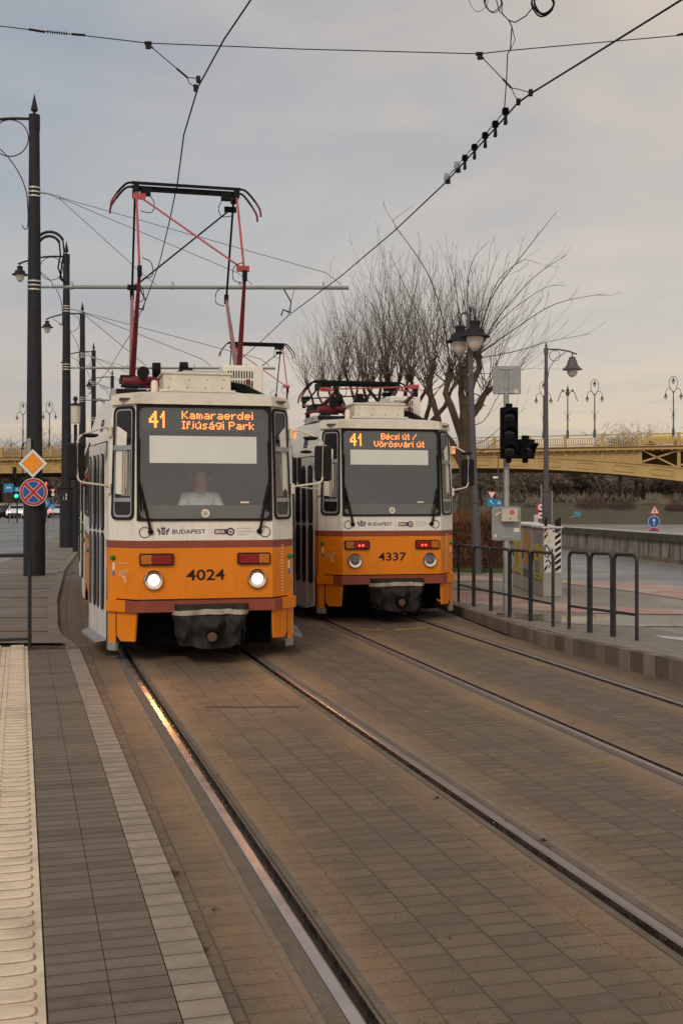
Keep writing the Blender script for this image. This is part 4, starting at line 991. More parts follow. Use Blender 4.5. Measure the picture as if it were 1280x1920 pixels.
    for sd in (-1, 1):
        m1 = wallmap(1, sd); door(m1, .15, 1.40, 4)
        # folding step
        x = MB(); x.mat('seal'); a = m1(.15, .25, .0); b = m1(1.40, .25, 0); c = m1(1.30, .215, .13); d = m1(.25, .215, .13)
        x.add([a, b, c, d]+[q-Vector((0, 0, .03)) for q in (a, b, c, d)], [(0, 1, 2, 3), (4, 5, 6, 7), (3, 2, 6, 7), (0, 4, 7, 3), (1, 2, 6, 5)])
        x.mat('alu')
        for r in (.3, .55, .8):
            p0 = a.lerp(d, r)+Vector((0, 0, .006)); p1 = b.lerp(c, r)+Vector((0, 0, .006)); x.tube([p0, p1], .006, 4)
        x.build('step', None, t)
        ms = sidemap(sd)
        door(ms, 6.1, 7.4, 4); door(ms, 11.5, 12.6, 4)
        for w0, w1 in ((2.15, 3.35), (3.45, 4.65), (4.75, 5.85), (7.65, 8.8), (8.9, 10.05), (10.15, 11.3)):
            x = MB(); x.mat('rubber').ring(rrect(w0-.03, w1+.03, 1.62, 2.58, .09), rrect(w0, w1, 1.65, 2.55, .07), ms, 0, .014); x.mat('dglass').slab(rrect(w0, w1, 1.65, 2.55, .07), ms, 0, .008)
            x.mat('alu').slab([(w0+.02, 2.22), (w1-.02, 2.22), (w1-.02, 2.26), (w0+.02, 2.26)], ms, .008, .014); x.build('side_window', None, t)
        x = MB(); x.mat('seal').slab([(1.87, .12), (2.1, .12), (2.1, .24), (1.87, .24)], ms, -.02, .005, True); x.build('corner_foot', None, t)
        x = MB(); x.mat('green_l')
        for yy, zz in ((1.95, 1.2), (5.98, 1.2), (7.52, 1.2), (11.4, 1.2)): x.lathe([(.035, 0), (.03, .03), (0, .045)], ms(yy, zz, 0), 10, rot=Matrix.Rotation(sd*pi/2, 3, 'Y'))
        x.build('door_button', None, t, smooth=True)
        x = MB(); x.mat('decal').slab(rrect(1.90, 1.97, .85, 1.12, .006), ms, 0, .004); x.mat('navy').slab(rrect(1.915, 1.955, .87, .98, .004), ms, 0, .006); x.build('sticker', None, t)
        x = MB(); x.mat('lens_red').lathe([(.045, 0), (.04, .04), (0, .06)], ms(5.99, 2.1, 0), 10, rot=Matrix.Rotation(sd*pi/2, 3, 'Y')); x.lathe([(.045, 0), (.04, .04), (0, .06)], ms(2.0, 2.12, 0), 10, rot=Matrix.Rotation(sd*pi/2, 3, 'Y')); x.build('side_marker', None, t, smooth=True)
        # small emblem above the front door
        x = MB(); x.mat('purple').ring(rrect(.62, .80, 2.66, 2.80, .015), rrect(.655, .765, 2.685, 2.775, .01), m1, 0, .004); x.ring(circle(.71, 2.73, .035, 20), circle(.71, 2.73, .018, 20), m1, 0, .005); x.build('door_emblem', None, t)
    # coupler under its tarpaulin
    x = MB(); x.mat('tarp'); nu, nv = 24, 18; vs = []
    for j in range(nv+1):
        v = j/nv; z = .665-.44*v
        for i in range(nu+1):
            u = i/nu*2-1; hw = (.425-.05*v**2)
            bul = .30*(1-abs(u)**7.0)+.035*sin(u*9+v*3)+.09*noise.noise(Vector((u*3.5, v*3, .3)))
            y = -.02-bul*(.55+.45*sin(min(1, v*1.3)*pi*.75)); vs.append((u*hw+.055+.03*noise.noise(Vector((u*2, v*5, 2))), y, z-.05*(1-abs(u))*v+.03*noise.noise(Vector((u*4, v*2, 5)))*v))
    x.add(vs, [(j*(nu+1)+i, j*(nu+1)+i+1, (j+1)*(nu+1)+i+1, (j+1)*(nu+1)+i) for j in range(nv) for i in range(nu)])
    x.add([vs[i] for i in range(nu+1)]+[(vs[0][0], .12, .66), (vs[nu][0], .12, .66)], [tuple(range(nu+1))+(nu+2, nu+1)])
    tp = x.build('coupler_cover', None, t, smooth=True)
    x = MB(); x.mat('strap'); sv = []
    for i in range(nu+1):
        for r, dz in ((2.4, 0), (4.4, 0)):
            j0 = int(r); fr_ = r-j0; a = Vector(vs[j0*(nu+1)+i]); b = Vector(vs[(j0+1)*(nu+1)+i]); p = a.lerp(b, fr_); ed = abs(i/nu*2-1); sv.append((p.x*1.02, p.y-.012, p.z+.02-.035*ed**2))
    x.add(sv, [(2*i, 2*i+2, 2*i+3, 2*i+1) for i in range(nu)]); x.build('cover_strap', None, tp, smooth=True)
    x = MB(); x.mat('tarp')
    for u in (-.22, .02, .28): x.tube([(u, -.21, .64), (u+.01, -.33, .45), (u, -.28, .22)], .009, 5)
    x.build('cover_cord', None, tp)
    x = MB(); x.mat('under').lathe([(.0, -.46), (.075, -.46), (.085, -.42), (.085, -.2), (.05, -.1), (.05, .6)], (.05, 0, .33), 16, 'y'); x.tube([(.36, -.16, .55), (.40, -.2, .3), (.34, -.16, .10), (.2, -.1, .13)], .022, 6); x.box((.05, .3, .28), (.7, .4, .22)); x.build('coupler', None, t, smooth=True)
    M.setdefault('rustend', pm('coupler_rust', (.12, .06, .035), .8)); x = MB(); x.mat('rustend').lathe([(0, -.475), (.04, -.475), (.055, -.46), (.055, -.45)], (.02, 0, .33), 10, 'y').build('coupler_pin', None, t)
    # bogies and wheels, underframe
    for yb in (3.6, 10.4):
        x = MB(); x.mat('under').box((0, yb, .42), (1.9, 2.5, .28)); x.box((0, yb-1.3, .25), (1.7, .1, .14)); bg = x.build('bogie', None, t, bevel=.03)
        for dy in (-.95, .95):
            for sx in (-1, 1):
                w_ = MB(); w_.mat('steel').lathe([(0, -.05), (.35, -.05), (.355, -.02), (.35, .04), (.10, .06), (0, .06)], (sx*.75, yb+dy, .352), 24, 'x'); w_.build('wheel', None, bg, smooth=True)
    for c_, s_ in (((0, 7, .52), (2.2, 3.6, .30)), ((0, 1.3, .55), (1.9, 1.9, .26)), ((0, 13, .52), (1.9, 2.2, .3)), ((-.5, .42, .30), (.5, .12, .3)), ((.62, .45, .30), (.4, .12, .3)), ((0, 1.9, .40), (2.0, .1, .56))):
        MB().mat('under').box(c_, s_).build('underframe', None, t, bevel=.02)
    # roof gear
    x = MB(); x.mat('cream').box((-.02, 1.05, 3.235), (.80, .75, .20)).box((-.02, 1.05, 3.345), (.84, .79, .025)).box((-.02, 1.05, 3.13), (.9, .85, .03)); x.mat('rustend')
    for u in (-.34, -.12, .10, .3): x.box((-.02+u, .672, 3.17), (.02, .006, .01)).box((u, .672, 3.27), (.012, .006, .012))
    x.mat('roofgrey').box((.08, 1.0, 3.375), (.52, .5, .025)); x.build('roof_box', None, t, bevel=.008)
    x = MB(); x.mat('white').box((.66, 1.9, 3.35), (.52, .7, .42)); sb = x.build('resistor_case', None, t, bevel=.02)
    x = MB(); x.mat('rubber')
    for j in range(2):
        for i in range(10): x.box((.47+i*.034, 1.547, 3.32+j*.12), (.014, .008, .09))
    x.build('louvre', None, sb)
    x = MB(); x.mat('black')
    for j in range(4): x.tube([(.36, 1.1, 3.30-.03*j), (.60+.02*j, 1.0, 3.24-.03*j), (.86+.02*j, 1.2, 3.15-.01*j), (.94, 1.6, 3.12)], .018, 6)
    x.build('roof_cable', None, t, smooth=True)
    for m_, c_, s_ in (('roofgrey', (-.80, 1.3, 3.12), (.42, .8, .09)), ('black', (-.78, .88, 3.13), (.36, .02, .06)), ('black', (-.76, .95, 3.20), (.28, .1, .03)), ('black', (.82, 1.7, 3.14), (.25, .3, .08)), ('black', (-.42, 1.2, 3.14), (.3, .5, .06))):
        MB().mat(m_).box(c_, s_).build('roof_louvre', None, t, bevel=.006)
    x = MB(); x.mat('decal').lathe([(.045, 0), (.042, .12), (.03, .15), (0, .155)], (-.52, .72, 3.10), 12)
    x.build('insulator', None, t, smooth=True); MB().mat('red_arm').tube([(-.86, 1.35, 3.30), (-.42, 1.35, 3.30)], .05, 10).build('roof_tube', None, t, smooth=True)
    MB().mat('black').lathe([(0, -.04), (.075, -.04), (.075, .04), (0, .04)], (-.62, 1.25, 3.40), 12, 'y').build('roof_drum', None, t, smooth=True)
    x = MB(); x.mat('black').box((-.05, 1.75, 3.46), (.16, .2, .12)).lathe([(0, -.06), (.06, -.05), (.06, .05), (0, .06)], (-.08, 1.7, 3.54), 10, 'x').tube([(-.2, 1.7, 3.36), (-.18, 1.7, 3.46), (-.02, 1.7, 3.5)], .02, 6); x.build('roof_motor', None, t, smooth=True)
    pantograph(t, 2.25, up)
    if rear_panto: pantograph(t, 13.2, True, 5.97)
    return t
R1 = atan(.238); R2 = atan(.232)
DEST1 = ('41', 'Kamaraerdei', 'Ifjúsági Park', (-.255, .56), (-.255, .57))
DEST2 = ('41', 'Bécsi út /', 'Vörösvári út', (-.14, .42), (-.25, .54))
tram1 = make_tram('orange and white tram numbered 4024 with lit headlights and raised pantograph', '4024', DEST1, (-1.538, 13.0, 0), R1, True, True)
tram2 = make_tram('orange and white tram numbered 4337 with dark headlamps, red tail lights and folded pantograph', '4337', DEST2, (.765, 17.3, 0), R2, False, False, True)
def tl(root_loc, rz, p): return Vector(root_loc)+Matrix.Rotation(rz, 3, 'Z') @ Vector(p)
driver(tl((-1.538, 13.0, 0), R1, (.02, .70, 1.395)), R1)

# ------------------------------------------------------------------ catenary masts on the left
def lantern(mb, c, s=1.0, glass='lglass', metal='mast'):
    """street lantern hanging at c (top of the fitting)"""
    mb.mat(metal).lathe([(.02*s, 0), (.02*s, -.08*s), (.10*s, -.09*s), (.12*s, -.12*s), (.10*s, -.16*s), (.11*s, -.24*s), (.19*s, -.27*s), (.20*s, -.36*s), (.30*s, -.40*s), (.31*s, -.42*s), (.18*s, -.42*s)], c, 18)
    mb.mat(glass).lathe([(.17*s, -.42*s), (.165*s, -.50*s), (.13*s, -.60*s), (.07*s, -.68*s), (0, -.71*s)], c, 16)
def arc(c, r, a0, a1, n=14, plane='xz'):
    return [Vector((c[0]+r*cos(a0+(a1-a0)*i/n), c[1], c[2]+r*sin(a0+(a1-a0)*i/n))) for i in range(n+1)]
MASTS = [(65, 27.4, 11.1, 'nearest and tallest dark catenary mast, carrying the diamond and no stopping signs', 7.5),
         (125, 44.0, 11.35, 'second dark catenary mast from the near end, with a small white sticker at head height', 8.0),
         (155, 58.0, 11.45, 'third dark catenary mast, seen just left of the near tram roof', 7.4),
         (176, 72.0, 11.35, 'fourth dark catenary mast, rising above the near tram roof', 7.0),
         (211, 88.0, 11.5, 'farthest and smallest dark catenary mast, its tip over the near tram roof', 6.5)]
def mast(i):
    px, D, top, lab, arm = MASTS[i]; c = G(px, D, 0)
    t = empty('catenary_mast', (c.x, c.y, .05), lab, 'mast', 'catenary masts along the left kerb')
    z0 = .0; T = top-.05
    MB().mat('mast').lathe([(.255, 0), (.255, 2.25), (.30, 2.27), (.30, 2.31), (.24, 2.33)], (0, 0, 0), 24).build('base', None, t, smooth=True)
    MB().mat('mast').lathe([(.192, 2.3), (.122, T-.35), (.12, T-.3)], (0, 0, 0), 24).build('shaft', None, t, smooth=True)
    x = MB().mat('mast'); x.lathe([(.128, T-.42), (.132, T-.40), (.132, T-.05), (.0, T-.02)], (0, 0, 0), 24); x.lathe([(.03, T-.03), (.03, T+.02), (.085, T+.06), (.08, T+.1), (.0, T+.48)], (0, 0, 0), 14); x.build('finial', None, t, smooth=True)
    # lamp arm towards the road
    x = MB().mat('mast'); tip = Vector((-2.15, .0, T-.62)); pts = [Vector((-.12, 0, T-.14)), Vector((-.7, 0, T-.14)), Vector((-1.3, 0, T-.24)), Vector((-1.85, 0, T-.42))]
    x.tube(csp(pts), .035, 8); x.tube(arc((-.58, 0, T-.60), .44, 0, 2*pi, 28), .014, 5)
    x.tube(csp([(-.15, 0, T-2.4), (-.19, 0, T-1.9), (-.36, 0, T-1.45), (-.65, 0, T-1.03), (-1.0, 0, T-.72), (-1.5, 0, T-.40)]), .014, 5); x.tube(csp([(-.15, 0, T-2.4), (-.16, 0, T-2.7), (-.22, 0, T-2.78), (-.30, 0, T-2.68)]), .012, 5); x.build('lamp_arm', None, t, smooth=True)
    x = MB(); lantern(x, (-1.78, 0, T-.42), 1.0); x.build('lantern', None, t, smooth=True)
    # clamps
    for z in (9.2-.05, 6.97-.05):
        x = MB().mat('band')
        rb = .192-.07*(z-2.3)/(T-2.65)+.003
        for dz in (-.10, 0, .10): x.lathe([(rb-.01, dz-.02), (rb+.010, dz-.016), (rb+.010, dz+.016), (rb-.01, dz+.02)], (0, 0, z), 24)
        x.build('clamp_band', None, t, smooth=True)
    # cantilever
    x = MB(); zt = 6.94-.05; x.mat('tube'); L = arm
    x.tube([(.15, 0, zt), (.36, 0, zt)], .03, 8).tube([(.75, 0, zt), (L, 0, zt-.02)], .045, 10)
    x.mat('galv').tube([(.30, 0, zt), (.78, 0, zt)], .02, 8)
    for k in range(7): x.lathe([(.02, -.008), (.055, 0), (.02, .008)], (.42+k*.045, 0, zt), 10, 'x')
    for u in (.9, 2.35, 3.3, 4.9, 6.9): 
        if u < L: x.lathe([(.05, -.03), (.06, -.03), (.06, .03), (.05, .03)], (u, 0, zt), 10, 'x'); x.box((u, 0, zt+.09), (.04, .03, .08))
    x.build('cantilever', None, t, smooth=True)
    x = MB().mat('wirethin'); an = Vector((.55, 0, 9.10-.05))
    ends = [2.9/7.5*L, 5.2/7.5*L, .975*L]
    for e_ in ends: x.tube([an, (e_-.35, 0, zt+.34), (e_, 0, zt+.06)], .008 if i == 0 else .012, 4)
    x.mat('galv').tube([(.13, 0, 9.15), (.34, 0, 9.12), (.55, 0, 9.05)], .02, 6).box((.56, 0, 9.04), (.12, .05, .08), rot=(0, .4, 0)); x.build('stay', None, t)
    # feeder conduits arching from the mast to the tube
    if i in (0, 3):
        x = MB().mat('mast')
        for k, r in ((0, .36), (1, .27)):
            cx = .36; zc = 7.85-k*.02
            x.tube(arc((cx, -.03*k, zc), r+.0, pi, .15*pi, 12), .035, 7)
            e0 = arc((cx, -.03*k, zc), r, pi, .15*pi, 12)[-1]; x.mat('black').tube([e0, e0+Vector((.03, 0, -.3)), e0+Vector((-.03, 0, -.6)), (cx+.25+.05*k, 0, zt+.2), (cx+.45, 0, zt+.03)], .02, 6); x.mat('mast')
        x.build('feeder_conduit', None, t, smooth=True)
    return t
masts = [mast(i) for i in range(5)]
# attachments particular to single masts
c1 = Vector(masts[0].location); fz = .245
x = MB(c1+Vector((-.06, -.25, 3.05))); x.mat('galv').box(x.o, (.09, .06, .42)); 
x.mat('black').tube([c1+Vector((-.06, -.25, 2.85)), c1+Vector((-.07, -.27, 2.35)), c1+Vector((-.1, -.28, 2.1)), c1+Vector((-.25, -.26, 2.15)), c1+Vector((-.26, -.2, 2.45))], .015, 5).tube([c1+Vector((-.10, -.24, 3.2)), c1+Vector((-.24, -.2, 3.1)), c1+Vector((-.28, -.1, 2.8)), c1+Vector((-.22, -.15, 2.4))], .012, 5)
o = x.build('junction_box', smooth=False); tag(o, 'small grey cable box strapped to the nearest mast above the diamond sign', 'cable box')
x = MB(c1+Vector((0, 0, 2.75))); x.mat('galv').lathe([(.24, -.035), (.255, -.03), (.255, .0), (.24, .0)], c1+Vector((0, 0, 2.68)), 20).box(c1+Vector((-.1, -.26, 2.66)), (.16, .05, .08)); o = x.build('clamp_band'); tag(o, 'grey steel strap around the nearest mast just above the diamond sign', 'clamp')
def signmap(c, rz=0, tilt=0):
    R = Matrix.Rotation(rz, 3, 'Z') @ Matrix.Rotation(tilt, 3, 'Y')
    def mp(u, z, off): return Vector(c)+R @ Vector((u, -off, z))
    return mp
# priority road diamond
cc = P(62, 869, 27.4-.33); mp = signmap(cc, 0); r = .34
x = MB(cc); d = lambda r: [(r, 0), (0, r), (-r, 0), (0, -r)]
x.mat('sign_white').slab(d(r), mp, -.012, .004, True); x.mat('ink').slab(d(r*.74), mp, .0, .006); x.mat('sign_yellow').slab(d(r*.71), mp, .0, .009); o = x.build('priority_road_sign'); tag(o, 'white edged yellow orange diamond sign on the nearest mast', 'road sign')
cc = P(63.5, 922.5, 27.4-.33); mp = signmap(cc); r = .33
x = MB(cc); x.mat('sign_white').slab(circle(0, 0, r, 40), mp, -.012, .004, True); x.mat('sign_red').slab(circle(0, 0, r*.96, 40), mp, 0, .006); x.mat('sign_white').slab(circle(0, 0, r*.79, 40), mp, 0, .008); x.mat('sign_blue').slab(circle(0, 0, r*.765, 40), mp, 0, .010)
for a in (pi/4, -pi/4):
    ca_, sa_ = cos(a), sin(a); L = r*.80; 
    for w_, m_, o_ in ((.048, 'sign_white', .012), (.036, 'sign_red', .014)): x.mat(m_).slab([(ca_*p-sa_*q, sa_*p+ca_*q) for p, q in ((L, -w_), (L, w_), (-L, w_), (-L, -w_))], mp, 0, o_+(.001 if a > 0 else 0))
o = x.build('no_stopping_sign'); tag(o, 'round red and blue no stopping sign with a red cross on the nearest mast', 'road sign')
c2 = masts[1].location; x = MB(c2+Vector((0, -.24, 1.95))); mp = signmap(x.o+Vector((-.0, 0, 0))); x.mat('decal').slab(rrect(-.05, .07, -.13, .0, .01), mp, 0, .01).slab(rrect(-.03, .08, .02, .12, .01), mp, 0, .01); o = x.build('notice'); tag(o, 'small pale sticker on the second mast at head height', 'sticker')

# ------------------------------------------------------------------ overhead wires
def tag_wire(mb, label, name='contact_wire', cat='wire', group=None, smooth=True):
    o = mb.build(name, smooth=smooth); tag(o, label, cat, group); return o
def wirepts(C, sl, ys, z): return [Vector((C(y), y, z)) for y in ys]
W1 = [Vector((9, -40, 6.0)), Vector((1.3, 1.5, 6.0)), P(470, 0, 9.56), P(420, 74, 10.5), P(372, 162, 11.62), P(345, 252, 13.1), P(333, 343, 15.1), P(318, 415, 17.2), P(300, 490, 20.0), P(275, 560, 24.5), P(250, 618, 28), P(205, 692, 36), P(160, 748, 46.5), P(120, 800, 65)]
x = MB(); x.mat('wire').tube(W1, .0085, 6); tag_wire(x, 'thick contact wire running down to the pantograph of the near tram', group='contact wires over the tracks')
W2 = [Vector((13, -40, 6.0)), Vector((4.6, 1.5, 6.05)), P(1276, 0, 9.56), P(1135, 88, 10.55), P(995, 175, 11.75), P(970, 193, 12.0), P(930, 238, 12.8), P(835, 342, 15.0), P(740, 432, 17.8), P(640, 517, 21.3), P(540, 592, 26), P(490, 640, 30.2), P(430, 692, 37), P(360, 748, 48), P(300, 795, 65)]
x = MB(); x.mat('wire').tube(W2, .0095, 6); tag_wire(x, 'thick contact wire crossing the sky from the upper right, carrying the row of insulators', group='contact wires over the tracks')
S = [P(-300, 20, 11.9), P(0, 49, 11.75), P(60, 56, 11.7), P(160, 67, 11.7), P(278, 81, 11.6), P(560, 92, 11.6), P(898, 101, 11.6), P(950, 95, 11.6), P(1278, 66, 11.7), P(1700, 20, 12)]
x = MB(); x.mat('wire').tube(S, .0055, 5); x.tube([P(55, 55, 11.7), P(85, 60, 11.7)], .012, 6).tube([P(135, 64, 11.7), P(160, 66, 11.7)], .012, 6)
for k in range(9): x.lathe([(.01, -.004), (.022, 0), (.01, .004)], P(90+k*4.4, 60+k*.35, 11.7), 8, 'x')
x.box(P(278, 81, 11.6), (.07, .03, .03)).box(P(898, 101, 11.6), (.07, .03, .03)); x.tube([P(1268, 66, 11.7), P(1285, 62, 11.7)], .012, 6)
tag_wire(x, 'thin span wire strung across the top of the view, ribbed insulator at its left', 'span_wire')
def drop(pts, lab):
    x = MB(); x.mat('wire'); a, b, c, d_ = pts; x.tube([a, a+(b-a)*.12], .010, 5).tube([a, b], .005, 5).tube([a+(b-a)*.72, b], .011, 5)
    m = (c+d_)/2; x.tube([b, b.lerp(m, .3)+Vector((.02, 0, .02)), c], .0045, 4).tube([b, b.lerp(m, .3)+Vector((-.015, 0, -.03)), d_], .0045, 4)
    x.box(c, (.04, .05, .06)).box(d_, (.04, .05, .06)).box(a+Vector((0, 0, -.02)), (.05, .03, .05)); tag_wire(x, lab, 'wire_hanger', 'wire hanger', 'hangers between span wire and contact wires')
drop((P(278, 83, 11.6), P(352, 146, 11.6), P(372, 149, 11.6), P(367, 165, 11.65)), 'hanger pulling the left contact wire towards the span wire')
drop((P(899, 103, 11.6), P(958, 165, 11.7), P(994, 174, 11.75), P(971, 191, 12.0)), 'hanger pulling the right contact wire towards the span wire')
# feeder devices on wire 2
dev = [(947, 212, 12.35), (928, 236, 12.8), (909, 257, 13.2), (889, 279, 13.65), (871, 299, 14.05), (857, 316, 14.4), (838, 337, 14.9)]
for k, (a, b, D) in enumerate(dev):
    c = P(a, b, D); x = MB(c); x.mat('black')
    if k < 5:
        for q in range(4): x.lathe([(.03, -.008), (.045-.004*abs(q-1.5), 0), (.03, .008)], c+Vector((0, 0, .045-q*.018)), 12)
        x.lathe([(.018, -.10), (.018, 0)], c, 8); x.box(c+Vector((.0, 0, -.10)), (.035, .06, .04))
        lab = ['topmost', 'second', 'third', 'fourth', 'fifth'][k]+' dark ribbed insulator from the top on the right contact wire'
    else:
        x.mat('galv').box(c, (.085, .05, .10)).box(c+Vector((-.01, -.01, .05)), (.05, .04, .06)); x.mat('black').lathe([(.0, -.03), (.03, -.02), (.03, .02), (0, .03)], c+Vector((.0, -.03, -.03)), 10, 'y')
        lab = ('upper' if k == 5 else 'lower')+' of the two grey connector boxes clamped to the right contact wire'
    o = x.build('insulator' if k < 5 else 'wire_connector', smooth=(k < 5)); tag(o, lab, 'insulator' if k < 5 else 'connector', 'feeder insulators on the right contact wire')
x = MB(); x.mat('wire')
for (a, b, D), (a2, b2, D2) in zip(dev, dev[1:]):
    p, q = P(a-3, b-2, D), P(a2+2, b2-6, D2); x.tube([p, p.lerp(q, .5)+Vector((-.03, 0, -.03)), q], .0045, 4); x.tube([p, p.lerp(q, .5)+Vector((-.012, 0, .0)), q], .004, 4)
x.tube([P(945, 205, 12.35), P(949, 150, 12.1), P(951, 100, 11.6), P(956, 94, 11.6), P(959, 50, 11.2), P(953, 38, 11.1)], .006, 5).tube([P(956, 94, 11.6), P(965, 75, 11.4), P(959, 50, 11.2)], .004, 4)
x.tube([P(953, 38, 11.1), P(965, 42, 11.0), P(985, 30, 10.9), P(998, 14, 10.8)], .006, 5).tube([P(953, 38, 11.1), P(935, 20, 10.9), P(928, -8, 10.7)], .005, 5).tube([P(953, 38, 11.1), P(941, 25, 10.9), P(939, -10, 10.7)], .004, 5)
tag_wire(x, 'twisted feeder cable dropping from the coils at the top to the row of insulators', 'feeder_cable', 'cable')
def coil(cx, cy, r, n, lab, th=.005):
    x = MB(P(cx, cy, 10.8)); x.mat('wire')
    for k in range(n):
        rr_ = r*(1+random.uniform(-.13, .10)); c = P(cx+random.uniform(-2, 2), cy+random.uniform(-3, 2), 10.8+random.uniform(-.03, .03)); x.tube([c+Vector((rr_*cos(a*pi/12), .02*sin(a*.8), rr_*sin(a*pi/12)*1.05)) for a in range(25)], th, 4)
    o = x.build('cable_coil', smooth=True); tag(o, lab, 'cable coil', 'coils of spare cable hanging at the top')
coil(1018, 6, .10, 7, 'thick dark coil of cable at the top right, the rightmost coil', .006); coil(924, 6, .083, 4, 'thin wire coil hanging at the top, middle of the three coils', .0035); coil(897, 4, .085, 1, 'single loose wire loop at the top, leftmost of the three coils', .003)
# suspension points at the cantilevers
def susp(p_top, p_wire, lab):
    x = MB(); x.mat('black').tube([p_top, p_top.lerp(p_wire, .5)+Vector((.12, 0, 0)), p_wire+Vector((.05, 0, .05))], .018, 6).tube([p_wire+Vector((.05, 0, .05)), p_wire+Vector((-.12, 0, .12)), p_wire+Vector((-.16, 0, -.02))], .02, 6).mat('wirethin').tube([p_top+Vector((.25, 0, 0)), p_wire], .008, 4); tag_wire(x, lab, 'wire_support', 'wire support', 'supports under the cantilever tubes')
susp(P(262, 540, 27.4), P(265, 585, 27.4), 'curved wire support hanging under the nearest cantilever, behind the raised pantograph')
susp(P(532, 542, 27.4), P(540, 590, 27.4), 'curved wire support hanging under the right end of the nearest cantilever')

# ------------------------------------------------------------------ barriers
def hoops(name, a, b, n, hgt, lab, r=.022, mid=.30, z_of=zr, wid=1.0):
    a = Vector(a); b = Vector(b); t = empty(name, (a.x, a.y, z_of(a.y)), lab, 'barrier', 'tubular steel barriers'); base = Vector(t.location)
    for i in range(n):
        p = a.lerp(b, i/n); q = a.lerp(b, (i+1)/n); d = (q-p).normalized(); p = p+d*.026; q = q-d*.026; z0 = z_of(p.y); z1 = z_of(q.y); R = .085
        pts = [Vector((p.x, p.y, z0))]
        zt0, zt1 = z0+hgt, z1+hgt
        for k in range(7): an = pi-k*pi/12; pts.append(Vector((p.x, p.y, zt0-R))+d*(R+R*cos(an))+Vector((0, 0, R*sin(an))))
        for k in range(7): an = pi/2-k*pi/12; pts.append(Vector((q.x, q.y, zt1-R))+d*(-R+R*cos(an))+Vector((0, 0, R*sin(an))))
        pts.append(Vector((q.x, q.y, z1)))
        x = MB(); x.mat('rail_bar').tube([u-base for u in pts], r, 10)
        h_ = x.build('hoop', None, t, smooth=True)
        x = MB(); x.mat('rail_bar').tube([Vector((p.x, p.y, z0+mid))-base, Vector((q.x, q.y, z1+mid))-base], r*.8, 8).build('crossbar', None, h_, smooth=True)
    return t
hoops('barrier', (1.97, 19.4, 0), (2.80, 15.15, 0), 5, .97, 'long barrier of five dark steel hoops along the kerb beside the far tram')
hoops('barrier', (2.94, 14.9, 0), (3.46, 13.4, 0), 3, 1.0, 'short barrier of three dark steel hoops, the one nearer the right edge')
hoops('barrier', (-3.735, 13.85, 0), (-5.6, 13.2, 0), 1, 1.12, 'dark steel hoop barrier at the end of the left platform', z_of=lambda y: .05, mid=.11, r=.024)
hoops('barrier', (-5.65, 13.18, 0), (-7.5, 12.5, 0), 1, 1.12, 'dark steel hoop barrier at the far left edge', z_of=lambda y: .05, mid=.11, r=.024)

# ------------------------------------------------------------------ traffic signal pole group
cx = Vector((G(948.5, 17.8).x, 17.8, .12))
pl_ = MB(cx); pl_.mat('galv').lathe([(.055, 0), (.055, 1.25), (.048, 1.27), (.042, 3.78), (.0, 3.79)], cx, 16); o = pl_.build('signal_pole', smooth=True); tag(o, 'galvanised pole behind the hoop barrier carrying a traffic signal and sign plates', 'pole')
cc = P(949.5, 713, 17.78); x = MB(cc); mp = signmap(cc); x.mat('sign_back').slab(rrect(-.218, .218, -.22, .22, .02), mp, -.004, .004, True)
x.mat('alu').slab([(-.10, .17), (.10, .17), (.10, .195), (-.10, .195)], mp, .004, .02).slab([(-.12, -.20), (.12, -.20), (.12, -.175), (-.12, -.175)], mp, .004, .02); x.mat('decal').slab([(.06, -.195), (.17, -.13), (.175, -.145), (.08, -.20)], mp, .005, .012).slab([(.09, -.20), (.18, -.20), (.18, -.17), (.10, -.17)], mp, .005, .010)
o = x.build('sign_plate'); tag(o, 'square grey back of a sign at the top of the signal pole', 'sign')
def signal(c, n, w, h, lab, rz=0, big=True):
    t = empty('traffic_signal', c, lab, 'traffic light'); th = n*h
    x = MB(); x.mat('sigblack').box((0, 0, 0), (w, .15, th)); x.box((0, 0, th/2+.03), (.10, .08, .06)); x.box((0, 0, -th/2-.03), (.07, .07, .07)); x.build('housing', None, t, bevel=.012)
    for i in range(n):
        z = th/2-h*(i+.5); x = MB(); x.mat('sigblack'); r = w*.40; vs = []; m = 12
        for k in range(m+1):
            a = pi*(-.15)+(pi*1.3)*k/m; vs.append((r*cos(a), -.075, z+r*sin(a))); vs.append((r*cos(a)*.95, -.075-.20*max(.25, sin(a)*.9), z+r*sin(a)*.95-.02))
        x.add(vs, [(2*k, 2*k+2, 2*k+3, 2*k+1) for k in range(m)]); x.build('visor', None, t, smooth=True)
        x = MB(); x.mat('dglass').lathe([(0, -.095), (r*.6, -.09), (r*.92, -.078)], (0, 0, z), 20, 'y'); x.build('lamp_lens', None, t, smooth=True)
    t.rotation_euler = (0, 0, rz); return t
signal(P(953.5, 812, 17.62), 3, .262, .262, 'black three lamp traffic signal head, unlit, on the signal pole', radians(0))
signal(P(984, 842, 17.66), 1, .27, .30, 'single black signal head mounted beside the bottom of the three lamp signal', radians(38))
cc = P(948.5, 981.5, 17.74); x = MB(cc); mp = signmap(cc); x.mat('sign_back').slab(rrect(-.225, .225, -.262, .262, .04), mp, -.004, .004, True)
x.mat('alu').slab([(-.09, .20), (.10, .20), (.10, .23), (-.09, .23)], mp, .004, .02).slab([(-.09, -.23), (.10, -.23), (.10, -.205), (-.09, -.205)], mp, .004, .02)
x.mat('sticker_y').slab(rrect(.12, .18, .16, .22, .005), mp, .004, .008).slab(rrect(.17, .205, .11, .15, .005), mp, .004, .008); x.mat('ink').slab(rrect(.135, .155, .175, .205, .003), mp, .008, .010).slab(rrect(.162, .17, .18, .21, .003), mp, .008, .010)
